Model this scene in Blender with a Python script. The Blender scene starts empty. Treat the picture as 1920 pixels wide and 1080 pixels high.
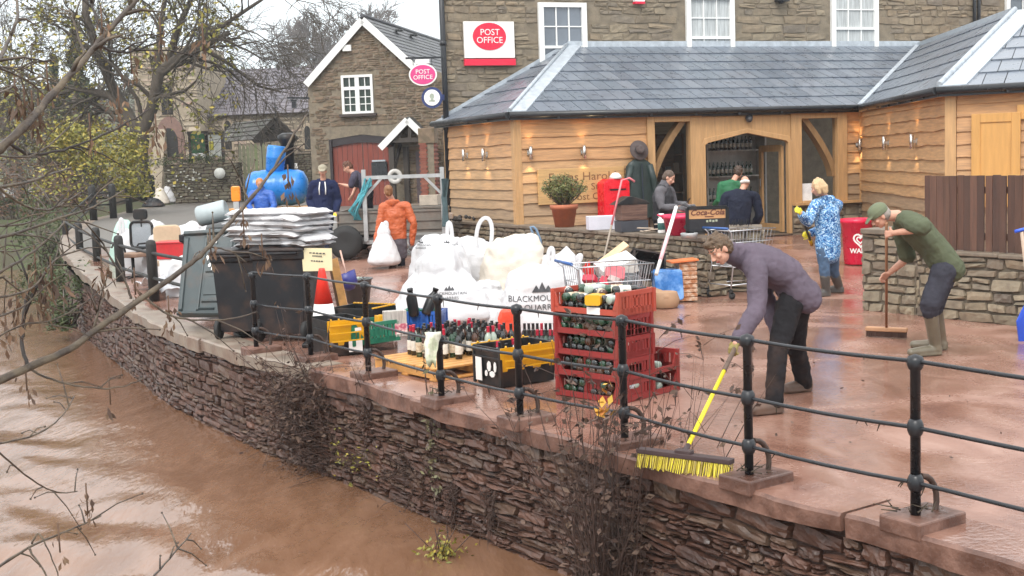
import bpy, bmesh, math, random
import numpy as np
from mathutils import Vector, Matrix, noise as mnoise, bvhtree
rnd = random.Random(7)
scene = bpy.context.scene
COL = scene.collection
PI = math.pi
# ------------------------------------------------------------------ camera
FPX, CAMZ, PITCH, ROLL = 2350.0, 2.1, math.atan(240 / 2350.0), -0.035
RM = (Matrix.Rotation(PI / 2 - PITCH, 3, 'X') @ Matrix.Rotation(ROLL, 3, 'Z'))
camd = bpy.data.cameras.new('camera'); camo = bpy.data.objects.new('camera', camd); COL.objects.link(camo)
camd.sensor_width = 36.0; camd.lens = 36.0 * FPX / 1920.0; camd.clip_start = 0.1; camd.clip_end = 2500
camo.matrix_world = Matrix.Translation((0, 0, CAMZ)) @ RM.to_4x4()
scene.camera = camo
# ------------------------------------------------------------------ sky, sun, exposure (bright overcast)
SUN_EL, SUN_ROT = math.radians(48), math.radians(200)
W = bpy.data.worlds.new('World'); scene.world = W; W.use_nodes = True
nt = W.node_tree; nt.nodes.clear()
sky = nt.nodes.new('ShaderNodeTexSky'); sky.sky_type = 'NISHITA'; sky.sun_disc = False
sky.sun_elevation = SUN_EL; sky.sun_rotation = SUN_ROT; sky.dust_density = 4.0; sky.air_density = 1.0; sky.ozone_density = 1.0
tc = nt.nodes.new('ShaderNodeTexCoord'); sep = nt.nodes.new('ShaderNodeSeparateXYZ'); nt.links.new(tc.outputs['Generated'], sep.inputs[0])
cr = nt.nodes.new('ShaderNodeValToRGB'); nt.links.new(sep.outputs['Z'], cr.inputs[0])
cr.color_ramp.elements[0].position = 0.0; cr.color_ramp.elements[0].color = (0.62, 0.69, 0.72, 1)
cr.color_ramp.elements[1].position = 0.7; cr.color_ramp.elements[1].color = (1.12, 1.12, 1.12, 1)
sc_ = nt.nodes.new('ShaderNodeVectorMath'); sc_.operation = 'SCALE'; sc_.inputs['Scale'].default_value = 11.5
nt.links.new(cr.outputs[0], sc_.inputs[0])
mx = nt.nodes.new('ShaderNodeMixRGB'); mx.inputs[0].default_value = 0.9
nt.links.new(sky.outputs[0], mx.inputs[1]); nt.links.new(sc_.outputs[0], mx.inputs[2])
bg = nt.nodes.new('ShaderNodeBackground'); bg.inputs['Strength'].default_value = 0.1
nt.links.new(mx.outputs[0], bg.inputs[0])
ow = nt.nodes.new('ShaderNodeOutputWorld'); nt.links.new(bg.outputs[0], ow.inputs[0])
sl = bpy.data.lights.new('sun', 'SUN'); sl.energy = 1.3; sl.angle = math.radians(25); sl.color = (1, 0.97, 0.92)
so = bpy.data.objects.new('sun', sl); COL.objects.link(so)
# sky rotation r puts the sun at azimuth (sin r, cos r) measured from +Y
sd = Vector((math.sin(SUN_ROT) * math.cos(SUN_EL), math.cos(SUN_ROT) * math.cos(SUN_EL), math.sin(SUN_EL)))
so.rotation_euler = sd.to_track_quat('Z', 'Y').to_euler(); so.location = sd * 60
scene.view_settings.view_transform = 'Standard'; scene.view_settings.look = 'None'
scene.view_settings.exposure = 0.84; scene.view_settings.gamma = 1.0; scene.view_settings.use_curve_mapping = False
scene.cycles.max_bounces = 7; scene.cycles.diffuse_bounces = 3; scene.cycles.glossy_bounces = 3
scene.cycles.transmission_bounces = 4; scene.cycles.transparent_max_bounces = 6; scene.cycles.volume_bounces = 0
scene.cycles.sample_clamp_indirect = 6.0; scene.cycles.caustics_reflective = False; scene.cycles.caustics_refractive = False

# ------------------------------------------------------------------ placing helpers
def ray(u, v):
    d = RM @ Vector(((u - 960) / FPX, -(v - 540) / FPX, -1)); return d / d.y
def D(u, v, y): return ray(u, v) * y + Vector((0, 0, CAMZ))
def G(u, v, z=0.0):
    d = ray(u, v); t = (z - CAMZ) / d.z; return d * t + Vector((0, 0, CAMZ))
def gz(y): return float(np.interp(y, [19, 26, 48, 90], [0, .35, .6, 1.2]))
def GG(u, v):
    lo, hi = 4.0, 150.0
    for _ in range(50):
        m = (lo + hi) / 2; p = D(u, v, m)
        if p.z > gz(m): lo = m
        else: hi = m
    return D(u, v, lo)
class Plane:                       # a vertical wall plane: o, u (along), n (outward), z up
    def __init__(s, a, b):
        s.o = Vector((a[0], a[1], 0)); d = Vector((b[0] - a[0], b[1] - a[1], 0)); s.L = d.length; s.u = d.normalized()
        s.n = Vector((s.u.y, -s.u.x, 0))
    def hit(s, px, py):
        r = ray(px, py); c = Vector((0, 0, CAMZ)); t = (s.o - c).dot(s.n) / r.dot(s.n); p = c + r * t
        return (p - s.o).dot(s.u), p.z
    def P(s, a, z, off=0.0): return s.o + s.u * a + s.n * off + Vector((0, 0, z))
def fbm(x, y=0, z=0, o=3): return mnoise.fractal(Vector((x, y, z)), 1.0, 2.0, o)
def nz(x, y=0, z=0): return mnoise.noise(Vector((x, y, z)))

# ------------------------------------------------------------------ materials
MATS = {}
def nodes_of(m):
    m.use_nodes = True; t = m.node_tree; b = t.nodes.get('Principled BSDF')
    return t, b
def setin(b, k, v):
    if k in b.inputs: b.inputs[k].default_value = v
def mat(name, c, rough=.6, var=.18, scale=6.0, metal=0.0, bump=0.0, bscale=40.0, stretch=None, c2=None, spec=.5, rv=.1, coat=0, attr=None, dirt=0.0, dirtc=(.12, .06, .035), alpha=1.0, trans=0.0, emit=None, es=0):
    """Procedural material: noise-varied base colour, roughness variation, noise bump; attr = list of colours picked by the face attribute 'rnd'."""
    if name in MATS: return MATS[name]
    m = bpy.data.materials.new(name); t, b = nodes_of(m); N = t.nodes.new; L = t.links.new
    co = N('ShaderNodeTexCoord'); mp = N('ShaderNodeMapping'); L(co.outputs['Object'], mp.inputs[0])
    if stretch: mp.inputs['Scale'].default_value = stretch
    n1 = N('ShaderNodeTexNoise'); n1.inputs['Scale'].default_value = scale; n1.inputs['Detail'].default_value = 5; n1.inputs['Roughness'].default_value = .6
    L(mp.outputs[0], n1.inputs[0])
    if attr:
        at = N('ShaderNodeAttribute'); at.attribute_name = 'rnd'; r = N('ShaderNodeValToRGB'); L(at.outputs['Fac'], r.inputs[0])
        e = r.color_ramp.elements
        while len(e) < len(attr): e.new(0.5)
        for i, q in enumerate(attr): e[i].position = i / max(1, len(attr) - 1); e[i].color = (*q, 1)
        base = r.outputs[0]
    else:
        rg = N('ShaderNodeRGB'); rg.outputs[0].default_value = (*c, 1); base = rg.outputs[0]
    mr = N('ShaderNodeMapRange'); L(n1.outputs['Fac'], mr.inputs[0]); mr.inputs[1].default_value = .3; mr.inputs[2].default_value = .7
    mr.inputs[3].default_value = 1 - var; mr.inputs[4].default_value = 1 + var
    if c2:
        q = N('ShaderNodeMixRGB'); m2 = N('ShaderNodeMapRange'); L(n1.outputs['Fac'], m2.inputs[0]); m2.inputs[1].default_value = .42; m2.inputs[2].default_value = .6
        L(m2.outputs[0], q.inputs[0]); L(base, q.inputs[1]); q.inputs[2].default_value = (*c2, 1); base = q.outputs[0]
    hs = N('ShaderNodeVectorMath'); hs.operation = 'SCALE'; L(base, hs.inputs[0]); L(mr.outputs[0], hs.inputs['Scale'])
    out = hs.outputs[0]
    if dirt:
        n3 = N('ShaderNodeTexNoise'); n3.inputs['Scale'].default_value = scale * .6 + 1.3; n3.inputs['Detail'].default_value = 6; L(co.outputs['Object'], n3.inputs[0])
        m3 = N('ShaderNodeMapRange'); L(n3.outputs['Fac'], m3.inputs[0]); m3.inputs[1].default_value = .5; m3.inputs[2].default_value = .72; m3.inputs[4].default_value = dirt
        q = N('ShaderNodeMixRGB'); L(m3.outputs[0], q.inputs[0]); L(out, q.inputs[1]); q.inputs[2].default_value = (*dirtc, 1); out = q.outputs[0]
    L(out, b.inputs['Base Color'])
    rr = N('ShaderNodeMapRange'); L(n1.outputs['Fac'], rr.inputs[0]); rr.inputs[1].default_value = .3; rr.inputs[2].default_value = .7
    rr.inputs[3].default_value = max(.02, rough - rv); rr.inputs[4].default_value = min(1, rough + rv); L(rr.outputs[0], b.inputs['Roughness'])
    setin(b, 'Metallic', metal); setin(b, 'Specular IOR Level', spec); setin(b, 'Coat Weight', coat); setin(b, 'Alpha', alpha); setin(b, 'Transmission Weight', trans)
    if emit: setin(b, 'Emission Color', (*emit, 1)); setin(b, 'Emission Strength', es)
    if bump:
        n2 = N('ShaderNodeTexNoise'); n2.inputs['Scale'].default_value = bscale; n2.inputs['Detail'].default_value = 4; L(mp.outputs[0], n2.inputs[0])
        bp = N('ShaderNodeBump'); bp.inputs['Strength'].default_value = bump; bp.inputs['Distance'].default_value = .02; L(n2.outputs['Fac'], bp.inputs['Height']); L(bp.outputs[0], b.inputs['Normal'])
    MATS[name] = m; return m

# ------------------------------------------------------------------ mesh builder
def frame(d, up=Vector((0, 0, 1))):
    d = d.normalized()
    a = up if abs(d.dot(up)) < .95 else Vector((1, 0, 0))
    x = a.cross(d).normalized(); y = d.cross(x); return x, y
class MB:
    def __init__(s): s.v = []; s.f = []; s.m = []; s.r = []; s.s = []
    def add(s, vs, fs, mi=0, r=0.5, smooth=False):
        k = len(s.v); s.v.extend([tuple(q) for q in vs])
        for f in fs: s.f.append(tuple(i + k for i in f)); s.m.append(mi); s.r.append(r); s.s.append(smooth)
    def box(s, c, size, rz=0.0, mi=0, r=.5, M=None, tap=1.0):
        x, y, z = size[0] / 2, size[1] / 2, size[2] / 2
        vs = [Vector((a * x * (tap if cc > 0 else 1), b * y * (tap if cc > 0 else 1), cc * z)) for cc in (-1, 1) for b in (-1, 1) for a in (-1, 1)]
        R = M if M is not None else Matrix.Rotation(rz, 3, 'Z'); c = Vector(c)
        s.add([R @ q + c for q in vs], [(0, 2, 3, 1), (4, 5, 7, 6), (0, 1, 5, 4), (2, 6, 7, 3), (0, 4, 6, 2), (1, 3, 7, 5)], mi, r)
    def bar(s, a, b, w, h, mi=0, r=.5, up=Vector((0, 0, 1))):
        a = Vector(a); b = Vector(b); x, y = frame(b - a, up); vs = []
        for p in (a, b):
            for q in ((-1, -1), (1, -1), (1, 1), (-1, 1)): vs.append(p + x * q[0] * w / 2 + y * q[1] * h / 2)
        s.add(vs, [(0, 3, 2, 1), (4, 5, 6, 7), (0, 1, 5, 4), (1, 2, 6, 5), (2, 3, 7, 6), (3, 0, 4, 7)], mi, r)
    def tube(s, pts, rad, n=8, mi=0, r=.5, caps=True, flat=1.0, up=Vector((0, 0, 1)), smooth=True):
        pts = [Vector(p) for p in pts]; k = len(pts)
        if not hasattr(rad, '__len__'): rad = [rad] * k
        vs = []; px = None
        for i, p in enumerate(pts):
            d = (pts[min(i + 1, k - 1)] - pts[max(i - 1, 0)])
            if d.length < 1e-9: d = Vector((0, 0, 1))
            d.normalize()
            if px is None: x, y = frame(d, up)
            else:
                x = px - d * px.dot(d)
                x = x.normalized() if x.length > 1e-6 else frame(d, up)[0]; y = d.cross(x)
            px = x
            for j in range(n):
                a = 2 * PI * j / n; vs.append(p + x * math.cos(a) * rad[i] + y * math.sin(a) * rad[i] * flat)
        fs = [(i * n + j, i * n + (j + 1) % n, (i + 1) * n + (j + 1) % n, (i + 1) * n + j) for i in range(k - 1) for j in range(n)]
        s.add(vs, fs, mi, r, smooth)
        if caps and n > 2:
            b0 = len(s.v) - n * k
            s.f.append(tuple(b0 + j for j in reversed(range(n)))); s.f.append(tuple(b0 + (k - 1) * n + j for j in range(n)))
            s.m += [mi, mi]; s.r += [r, r]; s.s += [False, False]
    def lathe(s, prof, n=16, c=(0, 0, 0), mi=0, r=.5, M=None, smooth=True):
        c = Vector(c); vs = []
        for (q, z) in prof:
            for j in range(n):
                a = 2 * PI * j / n; p = Vector((q * math.cos(a), q * math.sin(a), z)); vs.append((M @ p if M is not None else p) + c)
        k = len(prof)
        fs = [(i * n + j, i * n + (j + 1) % n, (i + 1) * n + (j + 1) % n, (i + 1) * n + j) for i in range(k - 1) for j in range(n)]
        if prof[0][0] > 1e-4: fs.append(tuple(reversed(range(n))))
        if prof[-1][0] > 1e-4: fs.append(tuple((k - 1) * n + j for j in range(n)))
        s.add(vs, fs, mi, r, smooth)
    def prism(s, poly, o, x, y, depth, mi=0, r=.5):      # poly in (x,y) frame, extruded by depth vector
        o = Vector(o); x = Vector(x); y = Vector(y); dv = Vector(depth); n = len(poly)
        a = [o + x * p[0] + y * p[1] for p in poly]; vs = a + [q + dv for q in a]
        fs = [tuple(range(n)), tuple(reversed(range(n, 2 * n)))] + [(i, i + n, (i + 1) % n + n, (i + 1) % n) for i in range(n)]
        s.add(vs, fs, mi, r)
    def ball(s, c, rad, n=10, m=6, mi=0, r=.5, M=None):
        c = Vector(c)
        if not hasattr(rad, '__len__'): rad = (rad,) * 3
        vs = []
        for i in range(m + 1):
            t = PI * i / m
            for j in range(n):
                a = 2 * PI * j / n; p = Vector((math.sin(t) * math.cos(a) * rad[0], math.sin(t) * math.sin(a) * rad[1], -math.cos(t) * rad[2])); vs.append((M @ p if M is not None else p) + c)
        s.add(vs, [(i * n + j, i * n + (j + 1) % n, (i + 1) * n + (j + 1) % n, (i + 1) * n + j) for i in range(m) for j in range(n)], mi, r, True)
    def quad(s, a, b, c, d, mi=0, r=.5): s.add([a, b, c, d], [(0, 1, 2, 3)], mi, r)
    def mesh(s, name, mats, origin=None):
        me = bpy.data.meshes.new(name); v = s.v
        if origin is not None:
            ox, oy, oz = origin; v = [(a - ox, b - oy, c - oz) for a, b, c in v]
        me.from_pydata([tuple(map(float, q)) for q in v], [], s.f)
        for q in (mats if isinstance(mats, (list, tuple)) else [mats]): me.materials.append(q)
        me.polygons.foreach_set('material_index', s.m); me.polygons.foreach_set('use_smooth', s.s)
        a = me.attributes.new('rnd', 'FLOAT', 'FACE'); a.data.foreach_set('value', [float(q) for q in s.r])
        me.update(); return me
    def build(s, name, mats, parent=None, loc=None, bevel=0.0, world=True, kind=None, weld=False):
        """world=True: coordinates are world ones, re-based on the parent's (or own) location."""
        og = None
        if world: og = parent.get('_o', (0, 0, 0)) if parent is not None else loc
        me = s.mesh(name, mats, og)
        o = bpy.data.objects.new(name, me); COL.objects.link(o)
        if parent is not None: o.parent = parent; o['_o'] = parent.get('_o', (0, 0, 0))
        elif loc is not None: o.location = loc; o['_o'] = tuple(loc)
        if weld:
            bm = bmesh.new(); bm.from_mesh(me); bmesh.ops.remove_doubles(bm, verts=bm.verts, dist=1e-4); bm.to_mesh(me); bm.free()
        if bevel:
            b = o.modifiers.new('bevel', 'BEVEL'); b.width = bevel; b.segments = 2; b.limit_method = 'ANGLE'; b.angle_limit = math.radians(50)
        if kind: o['kind'] = kind
        return o
def tag(o, label, cat, group=None):
    o['label'] = label; o['category'] = cat
    if group: o['group'] = group
    return o
def thing(name, label, cat, loc, rz=0.0, group=None):
    o = bpy.data.objects.new(name, None); COL.objects.link(o); o.location = loc; o.rotation_euler = (0, 0, rz); o['_o'] = tuple(loc)
    o.empty_display_size = .1
    return tag(o, label, cat, group)
def copy_tree(o, parent=None):
    c = o.copy(); COL.objects.link(c); c.parent = parent
    for ch in list(o.children): copy_tree(ch, c)
    return c
def dup(root, loc, rot=None, label=None, group=None):
    c = copy_tree(root); c.location = loc
    if rot is not None: c.rotation_euler = rot
    if label: c['label'] = label
    if group: c['group'] = group
    return c
def text_mb(body, size, o, x, y, n, depth=.004, mi=0, align='CENTER', sx=1.0, shear=0, bold=0.0, mb=None):
    """lettering as a thin mesh: o centre, x/y/n unit axes"""
    cu = bpy.data.curves.new('t', 'FONT'); cu.body = body; cu.size = size; cu.align_x = align; cu.align_y = 'CENTER'; cu.shear = shear; cu.offset = bold; cu.extrude = depth / 2; cu.resolution_u = 3
    ob = bpy.data.objects.new('t', cu); COL.objects.link(ob); dg = bpy.context.evaluated_depsgraph_get(); me = bpy.data.meshes.new_from_object(ob.evaluated_get(dg))
    mb = mb or MB(); o = Vector(o); x = Vector(x); y = Vector(y); n = Vector(n)
    mb.add([o + x * q.co.x * sx + y * q.co.y + n * q.co.z for q in me.vertices], [tuple(p.vertices) for p in me.polygons], mi)
    bpy.data.objects.remove(ob); bpy.data.curves.remove(cu); bpy.data.meshes.remove(me)
    return mb
def ellipse(a, b, n=40): return [(a * math.cos(2 * PI * i / n), b * math.sin(2 * PI * i / n)) for i in range(n)]
def rrect(w, h, r, n=4):
    out = []
    for cx, cy, a0 in ((w / 2 - r, h / 2 - r, 0), (-w / 2 + r, h / 2 - r, PI / 2), (-w / 2 + r, -h / 2 + r, PI), (w / 2 - r, -h / 2 + r, 1.5 * PI)):
        for i in range(n + 1): a = a0 + PI / 2 * i / n; out.append((cx + r * math.cos(a), cy + r * math.sin(a)))
    return out
def clip(poly, a, b, c):          # keep a*x+b*y<=c
    out = []
    for i in range(len(poly)):
        p, q = poly[i], poly[(i + 1) % len(poly)]; dp = a * p[0] + b * p[1] - c; dq = a * q[0] + b * q[1] - c
        if dp <= 0: out.append(p)
        if (dp < 0) != (dq < 0) and abs(dp - dq) > 1e-12:
            t = dp / (dp - dq); out.append((p[0] + (q[0] - p[0]) * t, p[1] + (q[1] - p[1]) * t))
    return out
def clip_convex(poly, hull):      # hull counter-clockwise
    for i in range(len(hull)):
        p, q = hull[i], hull[(i + 1) % len(hull)]; a, b = (q[1] - p[1]), -(q[0] - p[0])
        poly = clip(poly, a, b, a * p[0] + b * p[1])
        if len(poly) < 3: return []
    return poly
# ------------------------------------------------------------------ wall / roof / board generators
def stones(mb, P, length, z0, z1, ch=(.1, .2), sl=(.25, .6), bulge=.02, rough=.012, gap=.012, seed=1, inside=None, mi=0, wavy=0.0, base=0.012, res=(6, 4), split=.22):
    """courses of individual rubble stones over a wall face; P(s,z,off) gives the surface point"""
    R = random.Random(seed); z = z0; nx, nyy = res; vg = gap * .6 + .004
    def one(a, b, z, h):
        hh = h * R.uniform(.84, 1.0); zc = z + h / 2; po = R.uniform(-.5, 1.2) * bulge; ta, tb = R.gauss(0, .006), R.gauss(0, .005)
        sd_ = R.uniform(0, 99); vs = []; r = R.random(); bl = bulge * R.uniform(.4, 1.5); tl = R.uniform(-.012, .012) * (b - a) * 4; k1, k2 = R.uniform(-.12, .12), R.uniform(-.12, .12)
        US = [-1, -.955] + [-.955 + 1.91 * i / (nx - 2) for i in range(1, nx - 2)] + [.955, 1]; VS = [-1, -.90] + [-.90 + 1.80 * j / (nyy - 2) for j in range(1, nyy - 2)] + [.90, 1]
        for j, v in enumerate(VS):
            for i, u in enumerate(US):
                edge = i in (0, nx) or j in (0, nyy)
                cu = u * (1 - k1 * v * u * .8); cv = v * (1 - .10 * u * u * u * u + k2 * u)
                off = base + po + ta * u + tb * v + bl * (1 - u ** 8) * (1 - v ** 8) + rough * (fbm(sd_ + u * 1.9, v * 1.5, sd_) + .5 * nz(u * 5 + sd_, v * 3, 2))
                if edge: off = min(off, base) - .03
                s_ = (a + b) / 2 + cu * (b - a) / 2; z_ = zc + cv * (hh - gap) / 2 + tl * u + (wavy * nz(s_ * .8, z * 1.3) if wavy else 0) + .006 * nz(sd_ + u * 2, v)
                s_ = min(length, max(0, s_)); vs.append(P(s_, z_, off))
        W_ = nx + 1
        mb.add(vs, [(j * W_ + i, j * W_ + i + 1, (j + 1) * W_ + i + 1, (j + 1) * W_ + i) for j in range(nyy) for i in range(nx)], mi, r, False)
    while z < z1 - .02:
        h = min(R.uniform(*ch), z1 - z)
        if z1 - z - h < ch[0] * .5: h = z1 - z
        s0 = -R.uniform(0, sl[1])
        while s0 < length:
            w = R.uniform(*sl) * (0.7 + .6 * min(1, h / ch[1])); a, b = max(0, s0 + gap / 2), min(length, s0 + w - gap / 2); s0 += w
            if b - a < .05: continue
            if inside and not inside(a, b, z, z + h): continue
            sp_ = R.random() < split and h > ch[0] * 1.15; fr_ = R.uniform(.38, .62)
            for (za, zb) in (((0, fr_), (fr_, 1)) if sp_ else ((0, 1),)):
              one(a + vg * R.uniform(.5, 1.3), b - vg * R.uniform(.5, 1.3), z + h * za, h * (zb - za))
        z += h
def slates(mb, o, U, V, hull, gauge, width, mi=0, seed=3, lift=.02):
    """slate courses on a roof plane: hull = polygon in (u,v), o origin at the eave, V up the slope"""
    R = random.Random(seed); N = U.cross(V).normalized()
    if N.z < 0: N = -N
    us = [p[0] for p in hull]; vs_ = [p[1] for p in hull]; row = 0; v = min(vs_)
    ar = sum(hull[i][0] * hull[(i + 1) % len(hull)][1] - hull[(i + 1) % len(hull)][0] * hull[i][1] for i in range(len(hull)))
    if ar < 0: hull = hull[::-1]
    while v < max(vs_):
        u = min(us) - (width / 2 if row % 2 else 0) - R.uniform(0, .02)
        while u < max(us):
            g = R.uniform(.005, .009); dv = R.uniform(-.008, .008)
            q = clip_convex([(u + g, v + dv), (u + width - g, v + dv + R.uniform(-.004, .004)), (u + width - g, v + gauge + .02), (u + g, v + gauge + .02)], hull)
            if len(q) >= 3:
                h0 = lift + R.uniform(0, .006)
                top = [o + U * p[0] + V * p[1] + N * (h0 * (1 - (p[1] - v) / (gauge + .02)) + .001 + .008) for p in q]
                bot = [o + U * p[0] + V * p[1] for p in q]; n = len(q); r = R.random()
                mb.add(top, [tuple(range(n))], mi, r); mb.add(top + bot, [(i, i + n, (i + 1) % n + n, (i + 1) % n) for i in range(n)], mi, r)
            u += width
        v += gauge; row += 1
def boards(mb, pl, s0, s1, z0, z1, h=.2, seed=5, grey=1.0, off=.0, mi=0, slope=0.0):
    """waney-edged weatherboards on a wall plane"""
    R = random.Random(seed); z = z0; k = 0; n = max(6, int((s1 - s0) / .12))
    while z < z1 - .03:
        hh = min(h * R.uniform(.88, 1.15), z1 - z); sd_ = R.uniform(0, 90); amp = R.uniform(.004, .016); vs = []
        for i in range(n + 1):
            s_ = s0 + (s1 - s0) * i / n; wv = amp * fbm(s_ * 1.4 + sd_, sd_) * 1.6 + amp * .5 * nz(s_ * 5, sd_)
            zb = max(z + wv - .012, z0 - .02); zt = min(z + hh + .03, z1)
            vs += [pl.P(s_, zt, off + .006), pl.P(s_, zb, off + .038), pl.P(s_, zb, off + .008)]
        fr = max(0, min(1, (z - z0) / (z1 - z0) + R.uniform(-.12, .12))); r = max(0, min(1, (1 - grey) + grey * fr))
        mb.add(vs, [f for i in range(n) for f in ((3 * i, 3 * i + 1, 3 * i + 4, 3 * i + 3), (3 * i + 1, 3 * i + 2, 3 * i + 5, 3 * i + 4))], mi, r, False)
        z += hh; k += 1
# ================================================================== SETTING
# ---- materials of the setting
def mud_mat():
    m = bpy.data.materials.new('wet_mud'); t, b = nodes_of(m); N = t.nodes.new; L = t.links.new
    co = N('ShaderNodeTexCoord'); sp = N('ShaderNodeSeparateXYZ'); L(co.outputs['Object'], sp.inputs[0])
    def noise(sc, det=5, dist=0.0, st=None):
        mp = N('ShaderNodeMapping'); L(co.outputs['Object'], mp.inputs[0])
        if st: mp.inputs['Scale'].default_value = st
        n = N('ShaderNodeTexNoise'); n.inputs['Scale'].default_value = sc; n.inputs['Detail'].default_value = det; n.inputs['Distortion'].default_value = dist; L(mp.outputs[0], n.inputs[0]); return n
    def mapr(n, a, b_, c, d):
        q = N('ShaderNodeMapRange'); L(n.outputs[0], q.inputs[0]); q.inputs[1].default_value = a; q.inputs[2].default_value = b_; q.inputs[3].default_value = c; q.inputs[4].default_value = d; return q
    n1 = noise(.55, 6, 1.2); n2 = noise(2.6, 8, .7, (1, .6, 1)); n3 = noise(26, 4)
    r = N('ShaderNodeValToRGB'); L(mapr(n2, .3, .7, 0, 1).outputs[0], r.inputs[0]); e = r.color_ramp.elements
    e[0].color = (.215, .108, .077, 1); e[1].color = (.37, .225, .175, 1); k = e.new(.5); k.color = (.285, .153, .112, 1)
    q = N('ShaderNodeMixRGB'); q.blend_type = 'MULTIPLY'; q.inputs[0].default_value = .8; L(r.outputs[0], q.inputs[1])
    r2 = N('ShaderNodeValToRGB'); L(mapr(n1, .35, .65, 0, 1).outputs[0], r2.inputs[0]); r2.color_ramp.elements[0].color = (.74, .70, .68, 1); r2.color_ramp.elements[1].color = (1.08, 1.08, 1.08, 1); L(r2.outputs[0], q.inputs[2])
    # road asphalt beyond the yard
    ad = N('ShaderNodeMath'); ad.operation = 'MULTIPLY_ADD'; L(n1.outputs[0], ad.inputs[0]); ad.inputs[1].default_value = 7.0; L(sp.outputs['Y'], ad.inputs[2])
    mk = mapr(ad, 29.0, 33.0, 0, 1); a = N('ShaderNodeMixRGB'); L(mk.outputs[0], a.inputs[0]); L(q.outputs[0], a.inputs[1]); a.inputs[2].default_value = (.13, .118, .105, 1)
    L(a.outputs[0], b.inputs['Base Color'])
    pud = mapr(n1, .42, .6, .06, .34); rr = N('ShaderNodeMath'); rr.operation = 'ADD'; L(pud.outputs[0], rr.inputs[0]); L(mapr(n3, .3, .7, -.02, .08).outputs[0], rr.inputs[1]); ra = N('ShaderNodeMixRGB'); L(mk.outputs[0], ra.inputs[0]); L(rr.outputs[0], ra.inputs[1]); ra.inputs[2].default_value = (.55, .55, .55, 1); L(ra.outputs[0], b.inputs['Roughness'])
    setin(b, 'Specular IOR Level', .62)
    h = N('ShaderNodeMath'); h.operation = 'MULTIPLY_ADD'; L(n2.outputs[0], h.inputs[0]); h.inputs[1].default_value = .5; L(mapr(n3, 0, 1, 0, .25).outputs[0], h.inputs[2])
    bp = N('ShaderNodeBump'); bp.inputs['Strength'].default_value = .45; bp.inputs['Distance'].default_value = .02; L(h.outputs[0], bp.inputs['Height']); L(bp.outputs[0], b.inputs['Normal'])
    return m
MUD = mud_mat()
def water_mat():
    m = bpy.data.materials.new('flood_water'); t, b = nodes_of(m); N = t.nodes.new; L = t.links.new
    co = N('ShaderNodeTexCoord'); mp = N('ShaderNodeMapping'); L(co.outputs['Object'], mp.inputs[0]); mp.inputs['Rotation'].default_value = (0, 0, math.radians(-38)); mp.inputs['Scale'].default_value = (1.7, .5, 1)
    n = N('ShaderNodeTexNoise'); n.inputs['Scale'].default_value = 1.1; n.inputs['Detail'].default_value = 6; n.inputs['Distortion'].default_value = 1.6; L(mp.outputs[0], n.inputs[0])
    r = N('ShaderNodeValToRGB'); L(n.outputs[0], r.inputs[0]); r.color_ramp.elements[0].color = (.165, .084, .047, 1); r.color_ramp.elements[0].position = .35; r.color_ramp.elements[1].color = (.23, .126, .077, 1); r.color_ramp.elements[1].position = .7
    L(r.outputs[0], b.inputs['Base Color']); setin(b, 'Roughness', .09); setin(b, 'Specular IOR Level', .5)
    n2 = N('ShaderNodeTexNoise'); n2.inputs['Scale'].default_value = 7; n2.inputs['Detail'].default_value = 3; L(mp.outputs[0], n2.inputs[0])
    bp = N('ShaderNodeBump'); bp.inputs['Strength'].default_value = .38; bp.inputs['Distance'].default_value = .035; L(n2.outputs[0], bp.inputs['Height']); L(bp.outputs[0], b.inputs['Normal'])
    return m
M_WATER = water_mat()
STONE_R = [(.036, .017, .012), (.088, .042, .029), (.058, .029, .020), (.125, .062, .043), (.075, .041, .028), (.105, .066, .045), (.050, .024, .017), (.096, .047, .033)]
STONE_B = [(.225, .182, .125), (.18, .145, .104), (.265, .218, .152), (.20, .16, .112), (.25, .195, .132), (.165, .138, .108), (.235, .195, .14)]
STONE_G = [(.20, .17, .12), (.26, .215, .15), (.165, .135, .10), (.30, .25, .175), (.22, .17, .115), (.14, .115, .09)]
M_RSTONE = mat('river_wall_stone', (0, 0, 0), .5, .3, 9, attr=STONE_R, bump=.5, bscale=30, rv=.2, dirt=.55, dirtc=(.115, .058, .040))
M_BSTONE = mat('building_stone', (0, 0, 0), .85, .2, 7, attr=STONE_B, bump=.4, bscale=25)
M_GSTONE = mat('garden_wall_stone', (0, 0, 0), .75, .2, 7, attr=STONE_G, bump=.4, bscale=25, dirt=.6, dirtc=(.09, .06, .04))
M_MORTAR = mat('dark_mortar', (.05, .027, .020), .9, .3, 12, bump=.4)
M_MORTG = mat('garden_mortar', (.12, .098, .072), .95, .3, 6, bump=.4)
M_MORTB = mat('lime_mortar', (.20, .165, .12), .95, .25, 6, bump=.3)
M_CONC = mat('muddy_coping', (.115, .056, .040), .42, .35, 3.2, bump=.7, bscale=14, rv=.2, c2=(.17, .092, .068))
M_CONCG = mat('grey_coping', (.24, .195, .155), .5, .25, 3, bump=.35, bscale=20, rv=.15, dirt=.8, dirtc=(.15, .08, .055))
M_SLATE = mat('roof_slate', (0, 0, 0), .33, .18, 5, attr=[(.115, .137, .170), (.150, .172, .208), (.130, .154, .186), (.172, .192, .226), (.120, .138, .170)], rv=.1, bump=.12, bscale=30, spec=.5)
M_SLATEO = mat('old_roof_slate', (0, 0, 0), .5, .25, 3, attr=[(.045, .048, .055), (.07, .07, .078), (.058, .064, .06), (.085, .08, .085)], bump=.3, bscale=20)
M_LEAD = mat('lead_flashing', (.40, .44, .48), .42, .2, 8, rv=.15, bump=.15)
M_OAK = mat('oak_frame', (.48, .285, .13), .6, .16, 3.0, stretch=(7, 7, .7), bump=.15, bscale=30)
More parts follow.
